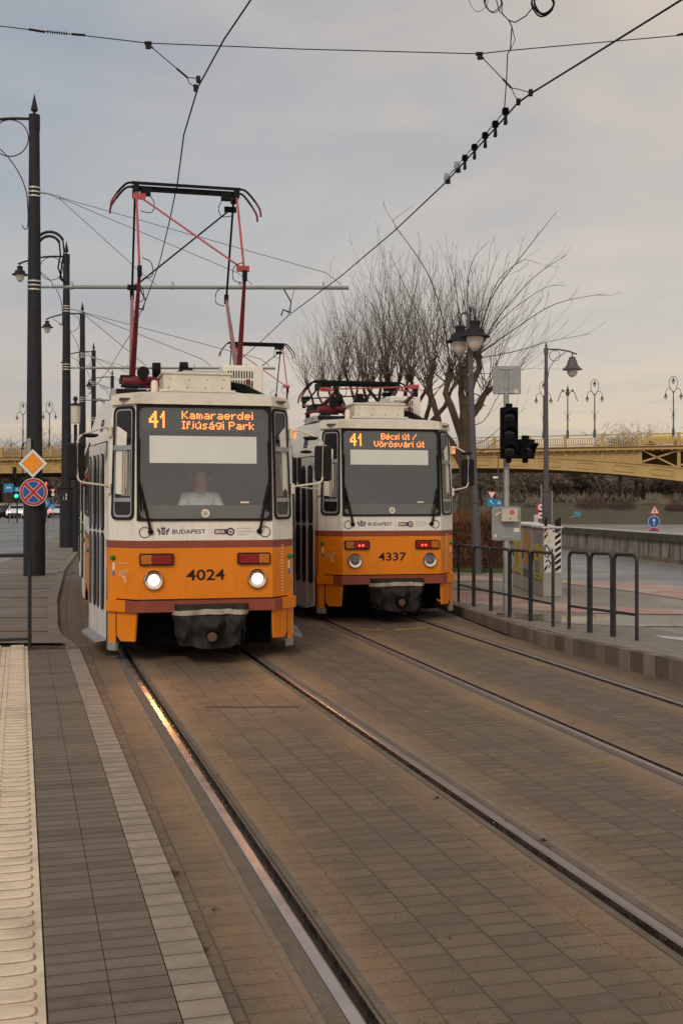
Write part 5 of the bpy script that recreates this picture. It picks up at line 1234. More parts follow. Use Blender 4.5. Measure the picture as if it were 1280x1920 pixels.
x.mat('decal').slab([(-.17, .14), (-.09, .19), (-.08, .175), (-.16, .12)], mp, .004, .008).slab(rrect(-.19, -.15, -.21, -.17, .004), mp, .004, .008).slab(rrect(.115, .205, -.13, -.07, .004), mp, .004, .006).slab(rrect(.16, .20, .03, .06, .004), mp, .004, .006)
o = x.build('sign_plate'); tag(o, 'rounded grey sign plate with stickers low on the signal pole', 'sign')
cc = P(954, 965.5, 17.66); x = MB(cc); x.mat('box_beige').box(cc, (.245, .11, .20)); mp = signmap(cc+Vector((0, -.055, 0))); x.mat('sign_red').slab(circle(.035, .045, .033), mp, 0, .012); x.mat('decal').slab(rrect(.018, .052, .038, .050, .004), mp, .012, .014); x.mat('ink').slab(circle(.01, -.055, .010, 10), mp, 0, .008); o = x.build('push_button_box', bevel=.006); tag(o, 'beige box with a round red button fixed to the grey sign plate', 'button box')

# ------------------------------------------------------------------ right street lamps
def lamp_right_double():
    b = Vector((G(894, 27).x, 27.0, .1)); top = P(878.5, 590, 27)
    t = empty('street_lamp', b, 'leaning violet grey street lamp with two lanterns, right behind the far tram', 'street lamp'); v = top-b
    pt = lambda f: v*f
    x = MB(); x.mat('mast2').tube([pt(0), pt(.09), pt(.2), pt(.28)], [.115, .115, .11, .105], 16).tube([pt(.275), pt(.285)], .125, 16).tube([pt(.285), pt(.6), pt(1.0)], [.082, .068, .052], 16); x.build('pole', None, t, smooth=True)
    for s, (lx, ly, dd) in ((-1, (862, 603, .35)), (1, (889.5, 593, -.35))):
        lp = P(lx, ly, 27+dd)-b; x = MB(); x.mat('mast2').tube([pt(.985), pt(.985)+Vector((s*.03, dd*.3, .16)), lp+Vector((-s*.09, 0, .20)), lp+Vector((-s*.02, 0, .17)), lp], .028, 8); x.build('lamp_arm', None, t, smooth=True)
        x = MB(); lantern(x, lp, 1.15); x.build('lantern', None, t, smooth=True)
    return t
lamp_right_double()
def lamp_single(px, D, z0, ztop, lab, arm=1.0, s=1.25, base=True):
    b = G(px, D, z0); t = empty('street_lamp', b, lab, 'street lamp', 'single arm street lamps by the river'); h = ztop-z0
    x = MB(); x.mat('mast2')
    x.lathe([(.20, 0), (.20, .04), (.155, .05), (.155, 1.28), (.175, 1.30), (.175, 1.34), (.10, 1.38), (.075, h*.8), (.06, h-.3)], (0, 0, 0), 18); x.build('pole', None, t, smooth=True)
    x = MB(); x.mat('mast2').lathe([(.08, h-.3), (.085, h-.06), (.03, h-.03), (.05, h+.03), (0, h+.22)], (0, 0, 0), 12); x.build('finial', None, t, smooth=True)
    x = MB(); x.mat('mast2').tube([(0, 0, h-.10), (.45*arm, 0, h-.10), (.85*arm, 0, h-.17), (1.15*arm, 0, h-.28)], .03, 7).tube(arc((.32, 0, h-.34), .2, 0, 2*pi, 20), .012, 4).tube([(.06, 0, h-1.2), (.12, 0, h-.8), (.35, 0, h-.45), (.75, 0, h-.2)], .014, 4); x.build('lamp_arm', None, t, smooth=True)
    x = MB(); x.mat('mast2').lathe([(.02*s, 0), (.02*s, -.1*s), (.10*s, -.13*s), (.10*s, -.18*s), (.13*s, -.22*s), (.17*s, -.36*s), (.24*s, -.44*s), (.31*s, -.50*s), (.18*s, -.51*s)], (.98*arm, 0, h-.24), 18); x.mat('lglass').lathe([(.17*s, -.5*s), (.15*s, -.62*s), (.08*s, -.70*s), (0, -.73*s)], (.98*arm, 0, h-.24), 16); x.build('lantern', None, t, smooth=True)
lamp_single(1023, 43, .9, 7.62, 'street lamp standing on the river wall with one bell lantern on a curved arm')
lamp_single(880, 68, 0, 8.3, 'more distant bell lantern lamp half hidden by the bare tree', arm=.6, s=1.15)
x = MB(G(1034, 43, .9)); x.mat('galv').tube([x.o, x.o+Vector((0, 0, 1.3))], .03, 8); o = x.build('post', smooth=True); tag(o, 'thin grey post beside the foot of the lamp on the river wall', 'post')
x = MB(G(1004, 42, .9)); x.mat('cab_l').box(x.o+Vector((0, 0, .2)), (.14, .14, .45)); o = x.build('post', bevel=.02); tag(o, 'short pale stone post on the river wall left of the lamp foot', 'post')

# ------------------------------------------------------------------ cabinets
fa = Vector((3.60, 20.5, .115)); fb = Vector((3.47, 23.4, .115)); dirv = (fb-fa).normalized(); acr = Vector((dirv.y, -dirv.x, 0)); W_ = .34
cabs = [('front electrical cabinet with black and white stripes and graffiti on its narrow end', 0, .93, 1.24), ('middle electrical cabinet with an orange poster on its door', .95, 1.88, 1.25), ('rear electrical cabinet with a tall yellow poster', 1.90, 2.83, 1.27)]
for k, (lab, u0, u1, hh) in enumerate(cabs):
    o0 = fa+dirv*u0; t = empty('utility_cabinet', o0, lab, 'utility cabinet', 'row of electrical cabinets'); L = u1-u0
    B = lambda u, a, z: dirv*u+acr*a+Vector((0, 0, z))
    def prism(mb, ua, ub, aa, ab, za, zb):
        v = [B(ua, aa, za), B(ub, aa, za), B(ub, ab, za), B(ua, ab, za), B(ua, aa, zb), B(ub, aa, zb), B(ub, ab, zb), B(ua, ab, zb)]
        mb.add(v, [(0, 1, 2, 3), (4, 5, 6, 7), (0, 4, 5, 1), (1, 5, 6, 2), (2, 6, 7, 3), (3, 7, 4, 0)])
    x = MB(); x.mat('cab'); prism(x, 0, L, 0, W_, 0, .42); prism(x, .015, L-.015, .012, W_-.012, .42, hh-.02); x.build('body', None, t, bevel=.006)
    x = MB(); x.mat('cab_l'); prism(x, -.02, L+.02, -.02, W_+.02, hh-.02, hh+.02); x.build('roof', None, t, bevel=.006)
    smp = lambda u, z, off: B(u, 0.0-off+.012, z)
    x = MB(); x.mat('alu').slab(rrect(.10, L-.10, .25, hh-.08, .01), smp, 0, .012); dr = x.build('door', None, t, bevel=.003)
    x = MB(); 
    if k == 0: x.mat('yell_post').slab(rrect(.15, L-.16, .28, hh-.32, .005), smp, .01, .016); x.mat('sign_back').slab(rrect(.25, L-.25, .40, .62, .003), smp, .014, .019); x.mat('ink').slab([(.40, .70), (.56, .70), (.48, .80)], smp, .012, .018).slab([(.30, .335), (.62, .335), (.62, .35), (.30, .35)], smp, .012, .018)
    elif k == 1: x.mat('ora_post').slab(rrect(.15, L-.16, .50, hh-.12, .005), smp, .01, .016)
    else: x.mat('yell_post').slab(rrect(.15, L-.16, .30, hh-.12, .005), smp, .01, .016); x.mat('ora_post').slab(rrect(.3, L-.3, .42, .75, .02), smp, .014, .019)
    x.build('poster', None, dr); x = MB(); x.mat('black').slab(rrect(L-.14, L-.11, .6, .72, .01), smp, .012, .03); x.build('handle', None, dr)
    if k == 0:
        emp = lambda u, z, off: B(0.012-off, u, z)
        x = MB(); x.mat('sign_white').slab(rrect(.012, W_-.012, .43, hh-.03, .004), emp, 0, .004)
        x.mat('ink')
        for j in range(9):
            z = .44+j*.115
            for u0_, u1_ in ((.02, .075), (.215, .32)):
                if .55 < z < .95 and u0_ < .1: continue
                q = [(u0_, z), (u1_, z+.075), (u1_, min(hh-.04, z+.135)), (u0_, min(hh-.04, z+.06))]; x.slab(q, emp, 0, .007)
        x.build('striped_panel', None, t)
        x = MB(); x.mat('ink'); e2 = lambda u, z: emp(u, z, .012)
        x.tube([e2(.03, .92), e2(.03, .74), e2(.09, .70), e2(.12, .84), e2(.06, .93), e2(.03, .90)], .011, 5).tube([e2(.13, .80), e2(.17, .86), e2(.15, .70), e2(.20, .66), e2(.26, .72)], .010, 5).tube([e2(.04, .62), e2(.09, .66), e2(.14, .60), e2(.10, .52)], .010, 5).tube([e2(.17, 1.16), e2(.22, 1.19), e2(.28, 1.14), e2(.31, 1.19)], .009, 5)
        x.mat('decal').tube([e2(.03, 1.10), e2(.08, 1.17), e2(.12, 1.05), e2(.17, 1.14), e2(.10, .99), e2(.15, 1.0)], .014, 5); x.build('graffiti', None, t)

# ------------------------------------------------------------------ small road signs on the right
def post_sign(px, D, zfoot, ztop, lab, parts, r=.03, cat='road sign', name='road_sign', mat='galv', group=None):
    b = G(px, D, zfoot); t = empty(name, b, lab, cat, group)
    x = MB(); x.mat(mat).tube([(0, 0, 0), (0, 0, ztop-zfoot)], r, 8); x.build('pole', None, t, smooth=True)
    for nm, fn in parts:
        x = MB(); fn(x, b); x.build(nm, None, t)
    return t
def tri(c, r, up=1): return [(0, c+r*up), (-r*.9, c-r*.6*up), (r*.9, c-r*.6*up)]
def arrow(mp, x, cx, cz, L, ang, w=.09, o=.012):
    R = lambda p: (cx+p[0]*cos(ang)-p[1]*sin(ang), cz+p[0]*sin(ang)+p[1]*cos(ang))
    x.slab([R(p) for p in ((-w*.35*L*3, -L), (w*.35*L*3, -L), (w*.35*L*3, L*.2), (-w*.35*L*3, L*.2))], mp, 0, o); x.slab([R(p) for p in ((-.42*L, L*.15), (.42*L, L*.15), (0, L))], mp, 0, o+.001)
def rs(px, py, D, kind, r):
    def fn(x, b):
        c = P(px, py, D)-b+Vector((0, -.05, 0)); mp = signmap(c)
        if kind == 'warn': x.mat('sign_red').slab(tri(0, r), mp, -.01, .004, True); x.mat('sign_white').slab(tri(0, r*.68), mp, 0, .010); x.mat('ink').slab([(-.07*r*3, -.3*r), (.0, .25*r), (.07*r*3, -.3*r), (.03*r*3, -.3*r), (0, -.05*r), (-.03*r*3, -.3*r)], mp, 0, .014).slab(circle(0, .32*r, .09*r, 8), mp, 0, .014)
        if kind == 'up': x.mat('sign_white').slab(circle(0, 0, r, 28), mp, -.01, .002, True); x.mat('sign_blue').slab(circle(0, 0, r*.93, 28), mp, 0, .008); x.mat('sign_white'); arrow(mp, x, 0, 0, r*.62, 0)
        if kind == 'diag': x.mat('sign_cyan').slab(circle(0, 0, r, 28), mp, -.01, .008, True); x.mat('sign_white'); arrow(mp, x, 0, 0, r*.62, pi/4)
        if kind == 'yield': x.mat('sign_red').slab(tri(0, r, -1), mp, -.01, .004, True); x.mat('sign_white').slab(tri(0, r*.72, -1), mp, 0, .008)
        if kind == 'cross': x.mat('sign_cyan').slab(rrect(-r, r, -r, r, .02), mp, -.01, .004, True); x.mat('sign_white').slab(tri(0, r*.7), mp, 0, .008); x.mat('ink').slab([(-.15*r, -.3*r), (0, .35*r), (.15*r, -.3*r)], mp, 0, .012)
        if kind == 'noentry' or kind == 'ban': x.mat('sign_red').slab(circle(0, 0, r, 24), mp, -.01, .004, True); x.mat('sign_white').slab(circle(0, 0, r*.68, 20), mp, 0, .008); x.mat('ink').slab(rrect(-.3*r, .3*r, -.12*r, .12*r, .01), mp, 0, .012)
        if kind == 'nostop': x.mat('sign_red').slab(circle(0, 0, r, 24), mp, -.01, .004, True); x.mat('sign_blue').slab(circle(0, 0, r*.72, 20), mp, 0, .008)
        if kind == 'white': x.mat('sign_white').slab(rrect(-r, r, -r, r, .02), mp, -.01, .004, True)
        if kind == 'lane': x.mat('sign_cyan').slab(rrect(-r*1.1, r*1.1, -r, r, .02), mp, -.01, .004, True); x.mat('sign_white').slab([(-r*.7, -.1*r), (-r*.2, .4*r), (0, .1*r), (r*.2, .4*r), (r*.7, -.1*r), (0, -.05*r)], mp, 0, .008)
    return fn
post_sign(1226, 66, -3.4, 1.6, 'pedestrian warning triangle above a round blue ahead arrow sign beyond the river wall', [('warning_triangle', rs(1226, 957.5, 66, 'warn', .36)), ('arrow_disc', rs(1224.5, 978, 66, 'up', .34)), ('no_stopping_disc', rs(1224.5, 1000, 66, 'nostop', .32))])
post_sign(921, 52, .0, 2.3, 'white yield triangle above a round blue diagonal arrow sign left of the signal pole', [('yield_triangle', rs(921, 927, 52, 'yield', .24)), ('arrow_disc', rs(920.5, 941.5, 52, 'diag', .205))], mat='black')
post_sign(933.5, 60, .0, 4.2, 'thin mast with a small blue crossing sign and white lamp left of the signal pole', [('crossing_plate', rs(934.5, 942.5, 60, 'cross', .16)), ('floodlight', lambda x, b: x.mat('sign_white').box(P(928, 895, 60)-b, (.25, .1, .12)))], mat='mast2', name='sign_mast')
post_sign(1014, 46, .9, 2.5, 'two round red edged signs partly behind the foot of the lamp on the river wall', [('upper_disc', rs(1013.5, 951, 46, 'ban', .20)), ('lower_disc', rs(1013, 966.5, 46, 'ban', .20))])

# ------------------------------------------------------------------ hedge and shrubs
def hedge(name, c, size, col, lab, n=9000, seed=3, rot=0, leaf=.05, upright=False, sparse=.06):
    rnd = random.Random(seed); x = MB(c); x.mat(col); sx, sy, sz = size; vs = []; fs = []
    R = Matrix.Rotation(rot, 3, 'Z')
    for i in range(n):
        u, v, w = rnd.uniform(-1, 1), rnd.uniform(-1, 1), rnd.random()**.8
        if rnd.random() < .6: 
            k = rnd.choice((0, 1)); 
            if k: v = -1+rnd.random()*.25
            else: w = .9+rnd.random()*.12
        p = R @ Vector((u*sx/2, v*sy/2, 0))+Vector((0, 0, w*sz*(1+.06*sin(u*9)+.05*noise.noise(Vector((u*4, v*4, 0))))))
        d = Vector((rnd.gauss(0, .5), rnd.gauss(0, .5), 1.2 if upright else rnd.gauss(0, .6))).normalized(); L = leaf*rnd.uniform(.7, 2.4); s_ = d.cross(Vector((rnd.gauss(0, 1), rnd.gauss(0, 1), rnd.gauss(0, 1)))).normalized()*(leaf*(.10 if upright else .35))
        b = len(vs); q = Vector(c)+p; vs += [q-s_, q+s_, q+d*L+s_*.3, q+d*L-s_*.3]; fs.append((b, b+1, b+2, b+3))
    x.add(vs, fs)
    # dense core of twigs
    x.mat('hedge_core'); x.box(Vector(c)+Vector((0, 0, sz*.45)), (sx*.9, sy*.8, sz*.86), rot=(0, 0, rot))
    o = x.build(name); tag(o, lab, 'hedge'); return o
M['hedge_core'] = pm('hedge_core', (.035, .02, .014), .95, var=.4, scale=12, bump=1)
M['hedge_brown'] = pm('hedge_twigs', (.17, .075, .035), .9, var=.5, scale=3, bump=0)
M['green_leaf'] = pm('grass_leaf', (.07, .10, .025), .9, var=.4, scale=4, bump=0)
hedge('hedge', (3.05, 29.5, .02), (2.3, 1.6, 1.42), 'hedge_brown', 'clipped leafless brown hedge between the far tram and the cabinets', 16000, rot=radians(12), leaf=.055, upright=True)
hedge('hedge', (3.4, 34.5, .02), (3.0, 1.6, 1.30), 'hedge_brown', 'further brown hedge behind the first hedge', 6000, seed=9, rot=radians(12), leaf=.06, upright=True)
def tufts(name, pts, n, h, m, lab, rad=.2, seed=1, wid=.006):
    rnd = random.Random(seed); x = MB(); x.mat(m); vs = []; fs = []
    for i in range(n):
        p = Vector(rnd.choice(pts))+Vector((rnd.gauss(0, rad), rnd.gauss(0, rad), 0)); d = Vector((rnd.gauss(0, .5), rnd.gauss(0, .5), 1)).normalized()*h*rnd.uniform(.4, 1.2); s_ = Vector((wid, 0, 0)); b = len(vs); vs += [p-s_, p+s_, p+d]; fs.append((b, b+1, b+2))
    x.add(vs, fs); o = x.build(name); o['kind'] = 'stuff'; o['label'] = lab; o['category'] = 'grass'; return o
tufts('grass', [(2.2+.1*i, 27.9-.02*i, .11) for i in range(26)], 2600, .12, 'green_leaf', 'thin green grass at the foot of the brown hedge', .12)
# leaf litter and twigs on the tracks and kerbs
M['litter'] = pm('dead_leaves', (.07, .035, .022), .9, var=.5, scale=20, bump=0)
def litter(spots, lab, seed=2, z=.004):
    rnd = random.Random(seed); x = MB(); x.mat('litter'); vs = []; fs = []
    for (cx, cy, r, n, s_) in spots:
        for i in range(n):
            a = rnd.uniform(0, 2*pi); rr_ = r*abs(rnd.gauss(0, .5)); p = Vector((cx+rr_*cos(a), cy+rr_*sin(a)*1.6, z+rnd.uniform(.001, .012))); L = s_*rnd.uniform(.5, 1.5); t = rnd.uniform(0, pi); d = Vector((cos(t), sin(t), rnd.uniform(-.2, .3)))*L; e = Vector((-sin(t), cos(t), rnd.uniform(-.3, .3)))*L*rnd.uniform(.15, .6); b = len(vs)
            vs += [p-d, p+e, p+d, p-e*.6]; fs.append((b, b+1, b+2, b+3))
    x.add(vs, fs); o = x.build('leaf_litter'); o['kind'] = 'stuff'; o['label'] = lab; o['category'] = 'leaf litter'
def gp(px, py, z=0): D = (H-z)*F/(py-Y0); return ((px-640)*D/F, D)
sp = []
for a, b, r, n, s_ in ((330, 1640, .035, 60, .008), (385, 1785, .04, 60, .007), (400, 1709, .03, 20, .008), (820, 1497, .03, 16, .012), (1018, 1578, .04, 12, .016), (950, 1540, .02, 5, .012), (1030, 1590, .02, 5, .014), (575, 1400, .03, 5, .01), (410, 1455, .05, 12, .008), (1072, 1357, .04, 8, .015), (500, 1300, .05, 6, .01), (240, 1650, .02, 4, .004), (700, 1615, .02, 3, .008), (590, 1712, .02, 6, .008), (1190, 1275, .10, 20, .014), (1215, 1284, .08, 10, .014), (1000, 1205, .2, 40, .016), (1105, 1262, .05, 8, .012), (640, 1900, .02, 0, .01)): sp.append((*gp(a, b), r, n, s_))
litter(sp, 'scattered dead leaves and twigs on the brick paving between the rails')
sp = []
rnd_ = random.Random(5)
for k in range(60):
    y = rnd_.uniform(15, 42); sp.append((lkx(y)+rnd_.choice((-.28, .06, .1, -.4, .2)), y, .25, rnd_.randint(4, 22), .018))
litter(sp, 'dead leaves drifted along the left kerb', 6, .03)

# ------------------------------------------------------------------ pollarded willows and other bare trees
def barkm(name, a, b):
    n = NB(name); t = n.noise(6, 6, .7, stretch=(3, 3, .6)); n.set(Base_Color=n.mix(n.mr(t, .3, .7), a, b), Roughness=.9); n.bump(t, .8, .03); return n.m
M['bark'] = barkm('willow_bark', (.028, .019, .013), (.095, .064, .042)); M['twig'] = pm('willow_twig', (.055, .042, .030), .8, var=.35, scale=2, bump=0); M['twig_y'] = pm('willow_twig_yellow', (.085, .062, .034), .8, var=.3, scale=2, bump=0)
def shoot(mb, p, d, L, r, rnd, droop=.25, wig=.25, sub=2, seg=6, n=3):
    pts = [Vector(p)]; d = Vector(d).normalized(); s = L/seg; rad = [r]; side = Vector((rnd.gauss(0, 1), rnd.gauss(0, 1), 0))*wig
    kids = []
    for i in range(seg):
        d = (d+Vector((0, 0, droop*.35))+side*.10+Vector((rnd.gauss(0, .05), rnd.gauss(0, .05), rnd.gauss(0, .05)))).normalized()
        pts.append(pts[-1]+d*s); rad.append(max(.0035, r*(1-(i+1)/(seg+.4))))
        if sub and i > 0 and rnd.random() < .55: kids.append((pts[-1], d, i))
    mb.tube(pts, rad, n, cap=False)
    for q, dd, i in kids:
        e = (dd+Vector((rnd.gauss(0, .5), rnd.gauss(0, .5), rnd.gauss(.1, .3)))).normalized(); shoot(mb, q, e, L*(1-i/seg)*rnd.uniform(.35, .6), r*.5, rnd, droop, wig, sub-1, 4, n)
def limb(mb, pts, r0, r1, rnd, n=9, knob=True):
    sub = []
    for a, b in zip(pts, pts[1:]):
        for k in range(4): sub.append(Vector(a).lerp(Vector(b), k/4))
    sub.append(Vector(pts[-1])); m = len(sub); rad = []
    for i, q in enumerate(sub):
        f = i/(m-1); rr_ = r0*(1-f)+r1*f; rr_ *= 1+.12*noise.noise(q*3)
        if knob and f > .8: rr_ *= 1+1.1*(f-.8)/.2
        rad.append(rr_); 
        if 0 < i < m-1: sub[i] = q+Vector((noise.noise(q*1.7), noise.noise(q*1.7+Vector((9, 0, 0))), 0))*r0*.5
    mb.tube(sub, rad, n)
def willow(base, limbs, lab, seed, nsh=60, Lsh=3.0, sr=.018, dens=1.0, spread=.9, up=.7, trunk_r=.28, extra=None, sub=2, twig='twig', lean=(0, 0), fork=None, own=False):
    """limbs: list of polylines ending in a knuckle from which whippy shoots rise"""
    rnd = random.Random(seed); base = Vector(base); t = empty('pollard_tree', base, lab, 'tree', 'bare pollarded trees behind the far tram')
    tr = MB(); tr.mat('bark'); fk = Vector(fork)-base
    limb(tr, [Vector((0, 0, -.1)), fk*.5+Vector((lean[0], 0, 0)), fk], trunk_r, trunk_r*.72, rnd, 12, False); tr.build('trunk', None, t, smooth=True)
    for ls in limbs:
        m = MB(); m.mat('bark'); pts = ([] if own else [fk])+[Vector(q)-base for q in ls]; limb(m, pts, trunk_r*.5, trunk_r*.26, rnd); lm = m.build('limb', None, t, smooth=True)
        m = MB(); m.mat(twig); end = pts[-1]; prev = pts[-2]; ax = (end-prev).normalized()
        for i in range(int(nsh*dens)):
            f = rnd.random()**2; q = end.lerp(prev, f*.8)+Vector((rnd.gauss(0, .06), rnd.gauss(0, .06), rnd.gauss(0, .06)))
            d = Vector((rnd.gauss(0, spread), rnd.gauss(0, spread), abs(rnd.gauss(up, .45))))+ax*.35
            shoot(m, q, d, Lsh*rnd.uniform(.45, 1.1), sr*rnd.uniform(.5, 1.1), rnd, sub=sub)
        m.build('shoots', None, lm)
    if extra:
        m = MB(); m.mat('twig')
        for pts, r in extra:
            pts = [Vector(q)-base for q in pts]; n = len(pts); fine = []
            for a, b, c, d_ in zip([pts[0]]+pts[:-2], pts[:-1], pts[1:], pts[2:]+[pts[-1]]):
                for k in range(4):
                    s_ = k/4; fine.append(.5*((2*b)+(c-a)*s_+(2*a-5*b+4*c-d_)*s_*s_+(3*b-a-3*c+d_)*s_**3))
            fine.append(pts[-1]); L = len(fine); m.tube(fine, [r*(1-.8*i/L) for i in range(L)], 4, cap=False)
            for i in range(3, L, 2):
                dd = (fine[i]-fine[i-1]).normalized()
                if rnd.random() < .8: shoot(m, fine[i], dd+Vector((rnd.gauss(0, .45), rnd.gauss(0, .3), rnd.gauss(.2, .35))), rnd.uniform(.3, 1.0), r*.4, rnd, sub=1, seg=4)
        m.build('long_shoots', None, t)
    return t
DW = 33.0
q = lambda a, b, dd=0: P(a, b, DW+dd)
extra = [([q(893, 665), q(930, 600), q(1000, 520), q(1062, 478)], .02), ([q(893, 668), q(960, 620), q(1040, 570), q(1135, 550)], .02), ([q(890, 660), q(920, 560), q(985, 470), q(1042, 398)], .022), ([q(888, 655), q(905, 560), q(935, 470)], .016), ([q(890, 660), q(950, 590), q(1020, 540), q(1060, 536)], .014),
         ([q(893, 672), q(960, 660), q(1030, 640), q(1106, 626)], .016), ([q(845, 700), q(830, 600), q(800, 510), q(742, 425), q(739, 410)], .022), ([q(835, 705), q(800, 620), q(760, 540), q(728, 470)], .018), ([q(880, 660), q(875, 560), q(885, 490), q(918, 450)], .016), ([q(850, 690), q(860, 600), q(850, 520), q(840, 480)], .016), ([q(893, 660), q(925, 540), q(975, 490), q(1004, 492)], .015),
         ([q(865, 800), q(905, 790), q(935, 740), q(975, 690), q(1000, 640)], .014), ([q(868, 830), q(900, 830), q(940, 800), q(985, 765)], .012), ([q(875, 700), q(930, 700), q(985, 692), q(1010, 690)], .010), ([q(870, 780), q(905, 740), q(925, 690), q(952, 650)], .014), ([q(872, 850), q(905, 845), q(945, 815), q(960, 790)], .010)]
willow(G(868, DW, 0), [[q(874, 762), q(888, 715, .2), q(900, 690, .3), q(893, 660, .4)], [q(868, 830), q(850, 775, -.3), q(834, 738, -.3), q(843, 698, -.3)], [q(870, 800), q(894, 770, .5), q(906, 742, .5), q(916, 728, .5)], [q(870, 880), q(846, 830, .3), q(822, 800, .4), q(812, 752, .5), q(800, 728, .6)], [q(873, 780), q(862, 735, .6), q(866, 690, 1)], [q(880, 740), q(872, 700, .6), q(880, 668, 1)]],
       'large bare willow with a stout trunk and long shoots, rising behind the double street lamp', 11, 24, 3.3, .016, extra=extra, trunk_r=.24, fork=q(874, 760), own=True, twig='twig', spread=.75, up=.8, sub=1)
for k, (a, b, D, nl, sd, lab) in enumerate(((792, 700, 36, 4, 21, 'bare pollard tree directly above the roof of the far tram, left of the large willow'), (748, 700, 41, 4, 22, 'bare pollard tree behind the folded pantograph of the far tram'), (700, 705, 46, 4, 23, 'bare pollard tree with thick shoots over the left part of the far tram roof'), (655, 712, 52, 4, 24, 'bare pollard tree rising behind the gap between the two trams'), (615, 722, 60, 3, 25, 'smaller bare tree just right of the raised distant pantograph'))):
    r_ = random.Random(sd); qq = lambda u, v, dd=0, D=D: P(u, v, D+dd); s_ = 36/D
    lim = [[qq(a+dx*.7*s_, b+62*s_, r_.uniform(-.5, .5)), qq(a+(dx+r_.uniform(-9, 9))*s_, b+30*s_, r_.uniform(-.7, .7)), qq(a+dx*1.1*s_, b+r_.uniform(-16, 14)*s_, r_.uniform(-1, 1))] for dx in (-62, -24, 18, 58)[:nl]]
    willow(G(a, D, 0), lim, lab, sd, 27, (4.0, 4.0, 3.6, 3.4, 3.0)[k], .016, trunk_r=.16, fork=qq(a, b+110*s_), twig='twig_y' if k in (0, 2) else 'twig', sub=1, spread=.42, up=1.0)

# ------------------------------------------------------------------ yellow arch bridge
BD = Vector((1, -.41, 0)).normalized(); BO = Vector((15.9, 131.7, 0)); BN = Vector((BD.y, -BD.x, 0))   # BN points towards the camera
def bp(X, off, z):      # X: world x along the near face
    s = (X-BO.x)/BD.x; p = BO+BD*s+BN*off; return Vector((p.x, p.y, z))
def ribz(X): return 5.65-(.0033*(X-14)**2 if X > 14 else 0)
def ribt(X): return 7.0-(.0030*(X-14)**2 if X > 14 else 0)
br = empty('arch_bridge', bp(14, 0, 0), 'yellow iron arch bridge with a balustrade, spanning the river and the left road', 'bridge')
bo_ = Vector(br.location)
class BB(MB):
    def __init__(s): super().__init__(); s.org = bo_
    def bq(s, pts): s.add([bp(*p)-bo_ for p in pts], [tuple(range(len(pts)))]); return s
    def bbox(s, X0, X1, o0, o1, z0, z1):
        v = [bp(x, o, z)-bo_ for z in (z0, z1) for x, o in ((X0, o0), (X1, o0), (X1, o1), (X0, o1))]
        s.add(v, [(0, 1, 2, 3), (4, 5, 6, 7), (0, 1, 5, 4), (1, 2, 6, 5), (2, 3, 7, 6), (3, 0, 4, 7)]); return s
XA, XB = -95, 66
x = BB(); x.mat('bridge').bbox(XA, XB, -24, .45, 7.62, 7.80); x.bbox(XA, XB, .0, .62, 7.42, 7.62); x.bbox(XA, XB, .0, .75, 7.80, 7.9); x.mat('asph').bbox(XA, XB, -23.5, .3, 7.80, 7.84); x.mat('bridge_shade').bbox(XA, XB, -23.5, -.3, 7.2, 7.62)
for k in range(int((XB-XA)/.9)): x.mat('bridge').bbox(XA+k*.9, XA+k*.9+.16, .0, .55, 7.30, 7.44)
x.build('deck', None, br)
# arch ribs
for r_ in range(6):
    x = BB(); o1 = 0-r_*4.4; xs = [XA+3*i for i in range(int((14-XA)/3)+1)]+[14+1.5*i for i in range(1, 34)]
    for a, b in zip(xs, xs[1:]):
        x.mat('bridge' if r_ == 0 else 'bridge_shade')
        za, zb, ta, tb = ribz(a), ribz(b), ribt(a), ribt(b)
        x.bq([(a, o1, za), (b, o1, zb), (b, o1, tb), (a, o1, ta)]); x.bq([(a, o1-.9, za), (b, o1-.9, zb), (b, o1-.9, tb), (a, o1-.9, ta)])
        x.mat('bridge_shade').bq([(a, o1, za), (b, o1, zb), (b, o1-.9, zb), (a, o1-.9, za)]); x.mat('bridge').bq([(a, o1, ta), (b, o1, tb), (b, o1-.9, tb), (a, o1-.9, ta)])
        if r_ == 0:
            for zz0, zz1, zt0, zt1 in ((za, zb, za+.12, zb+.12), (ta-.12, tb-.12, ta, tb)): x.bq([(a, .12, zz0), (b, .12, zz1), (b, .12, zt1), (a, .12, zt0)]); x.bq([(a, .12, zt0), (b, .12, zt1), (b, 0, zt1), (a, 0, zt0)]); x.bq([(a, .12, zz0), (b, .12, zz1), (b, 0, zz1), (a, 0, zz0)])
    x.build('arch_rib', None, br)
# raised oval panels on the face rib
x = BB(); x.mat('bridge')
k = 0; X = XA+1
while X < 60:
    m = lambda u, z, off: bp(u, .0+off, z)-bo_
    zc = (ribz(X+1)+ribt(X+1))/2; sl_ = (ribz(X+2.0)-ribz(X))/2.0
    mm = lambda u, z, off: bp(u, off, z+(u-X-1)*sl_)-bo_
    x.ring(rrect(X, X+2.25, zc-.36, zc+.36, .25), rrect(X+.1, X+2.15, zc-.27, zc+.27, .2), mm, 0, .09); X += 3.75
x.build('panel_moulding', None, br)
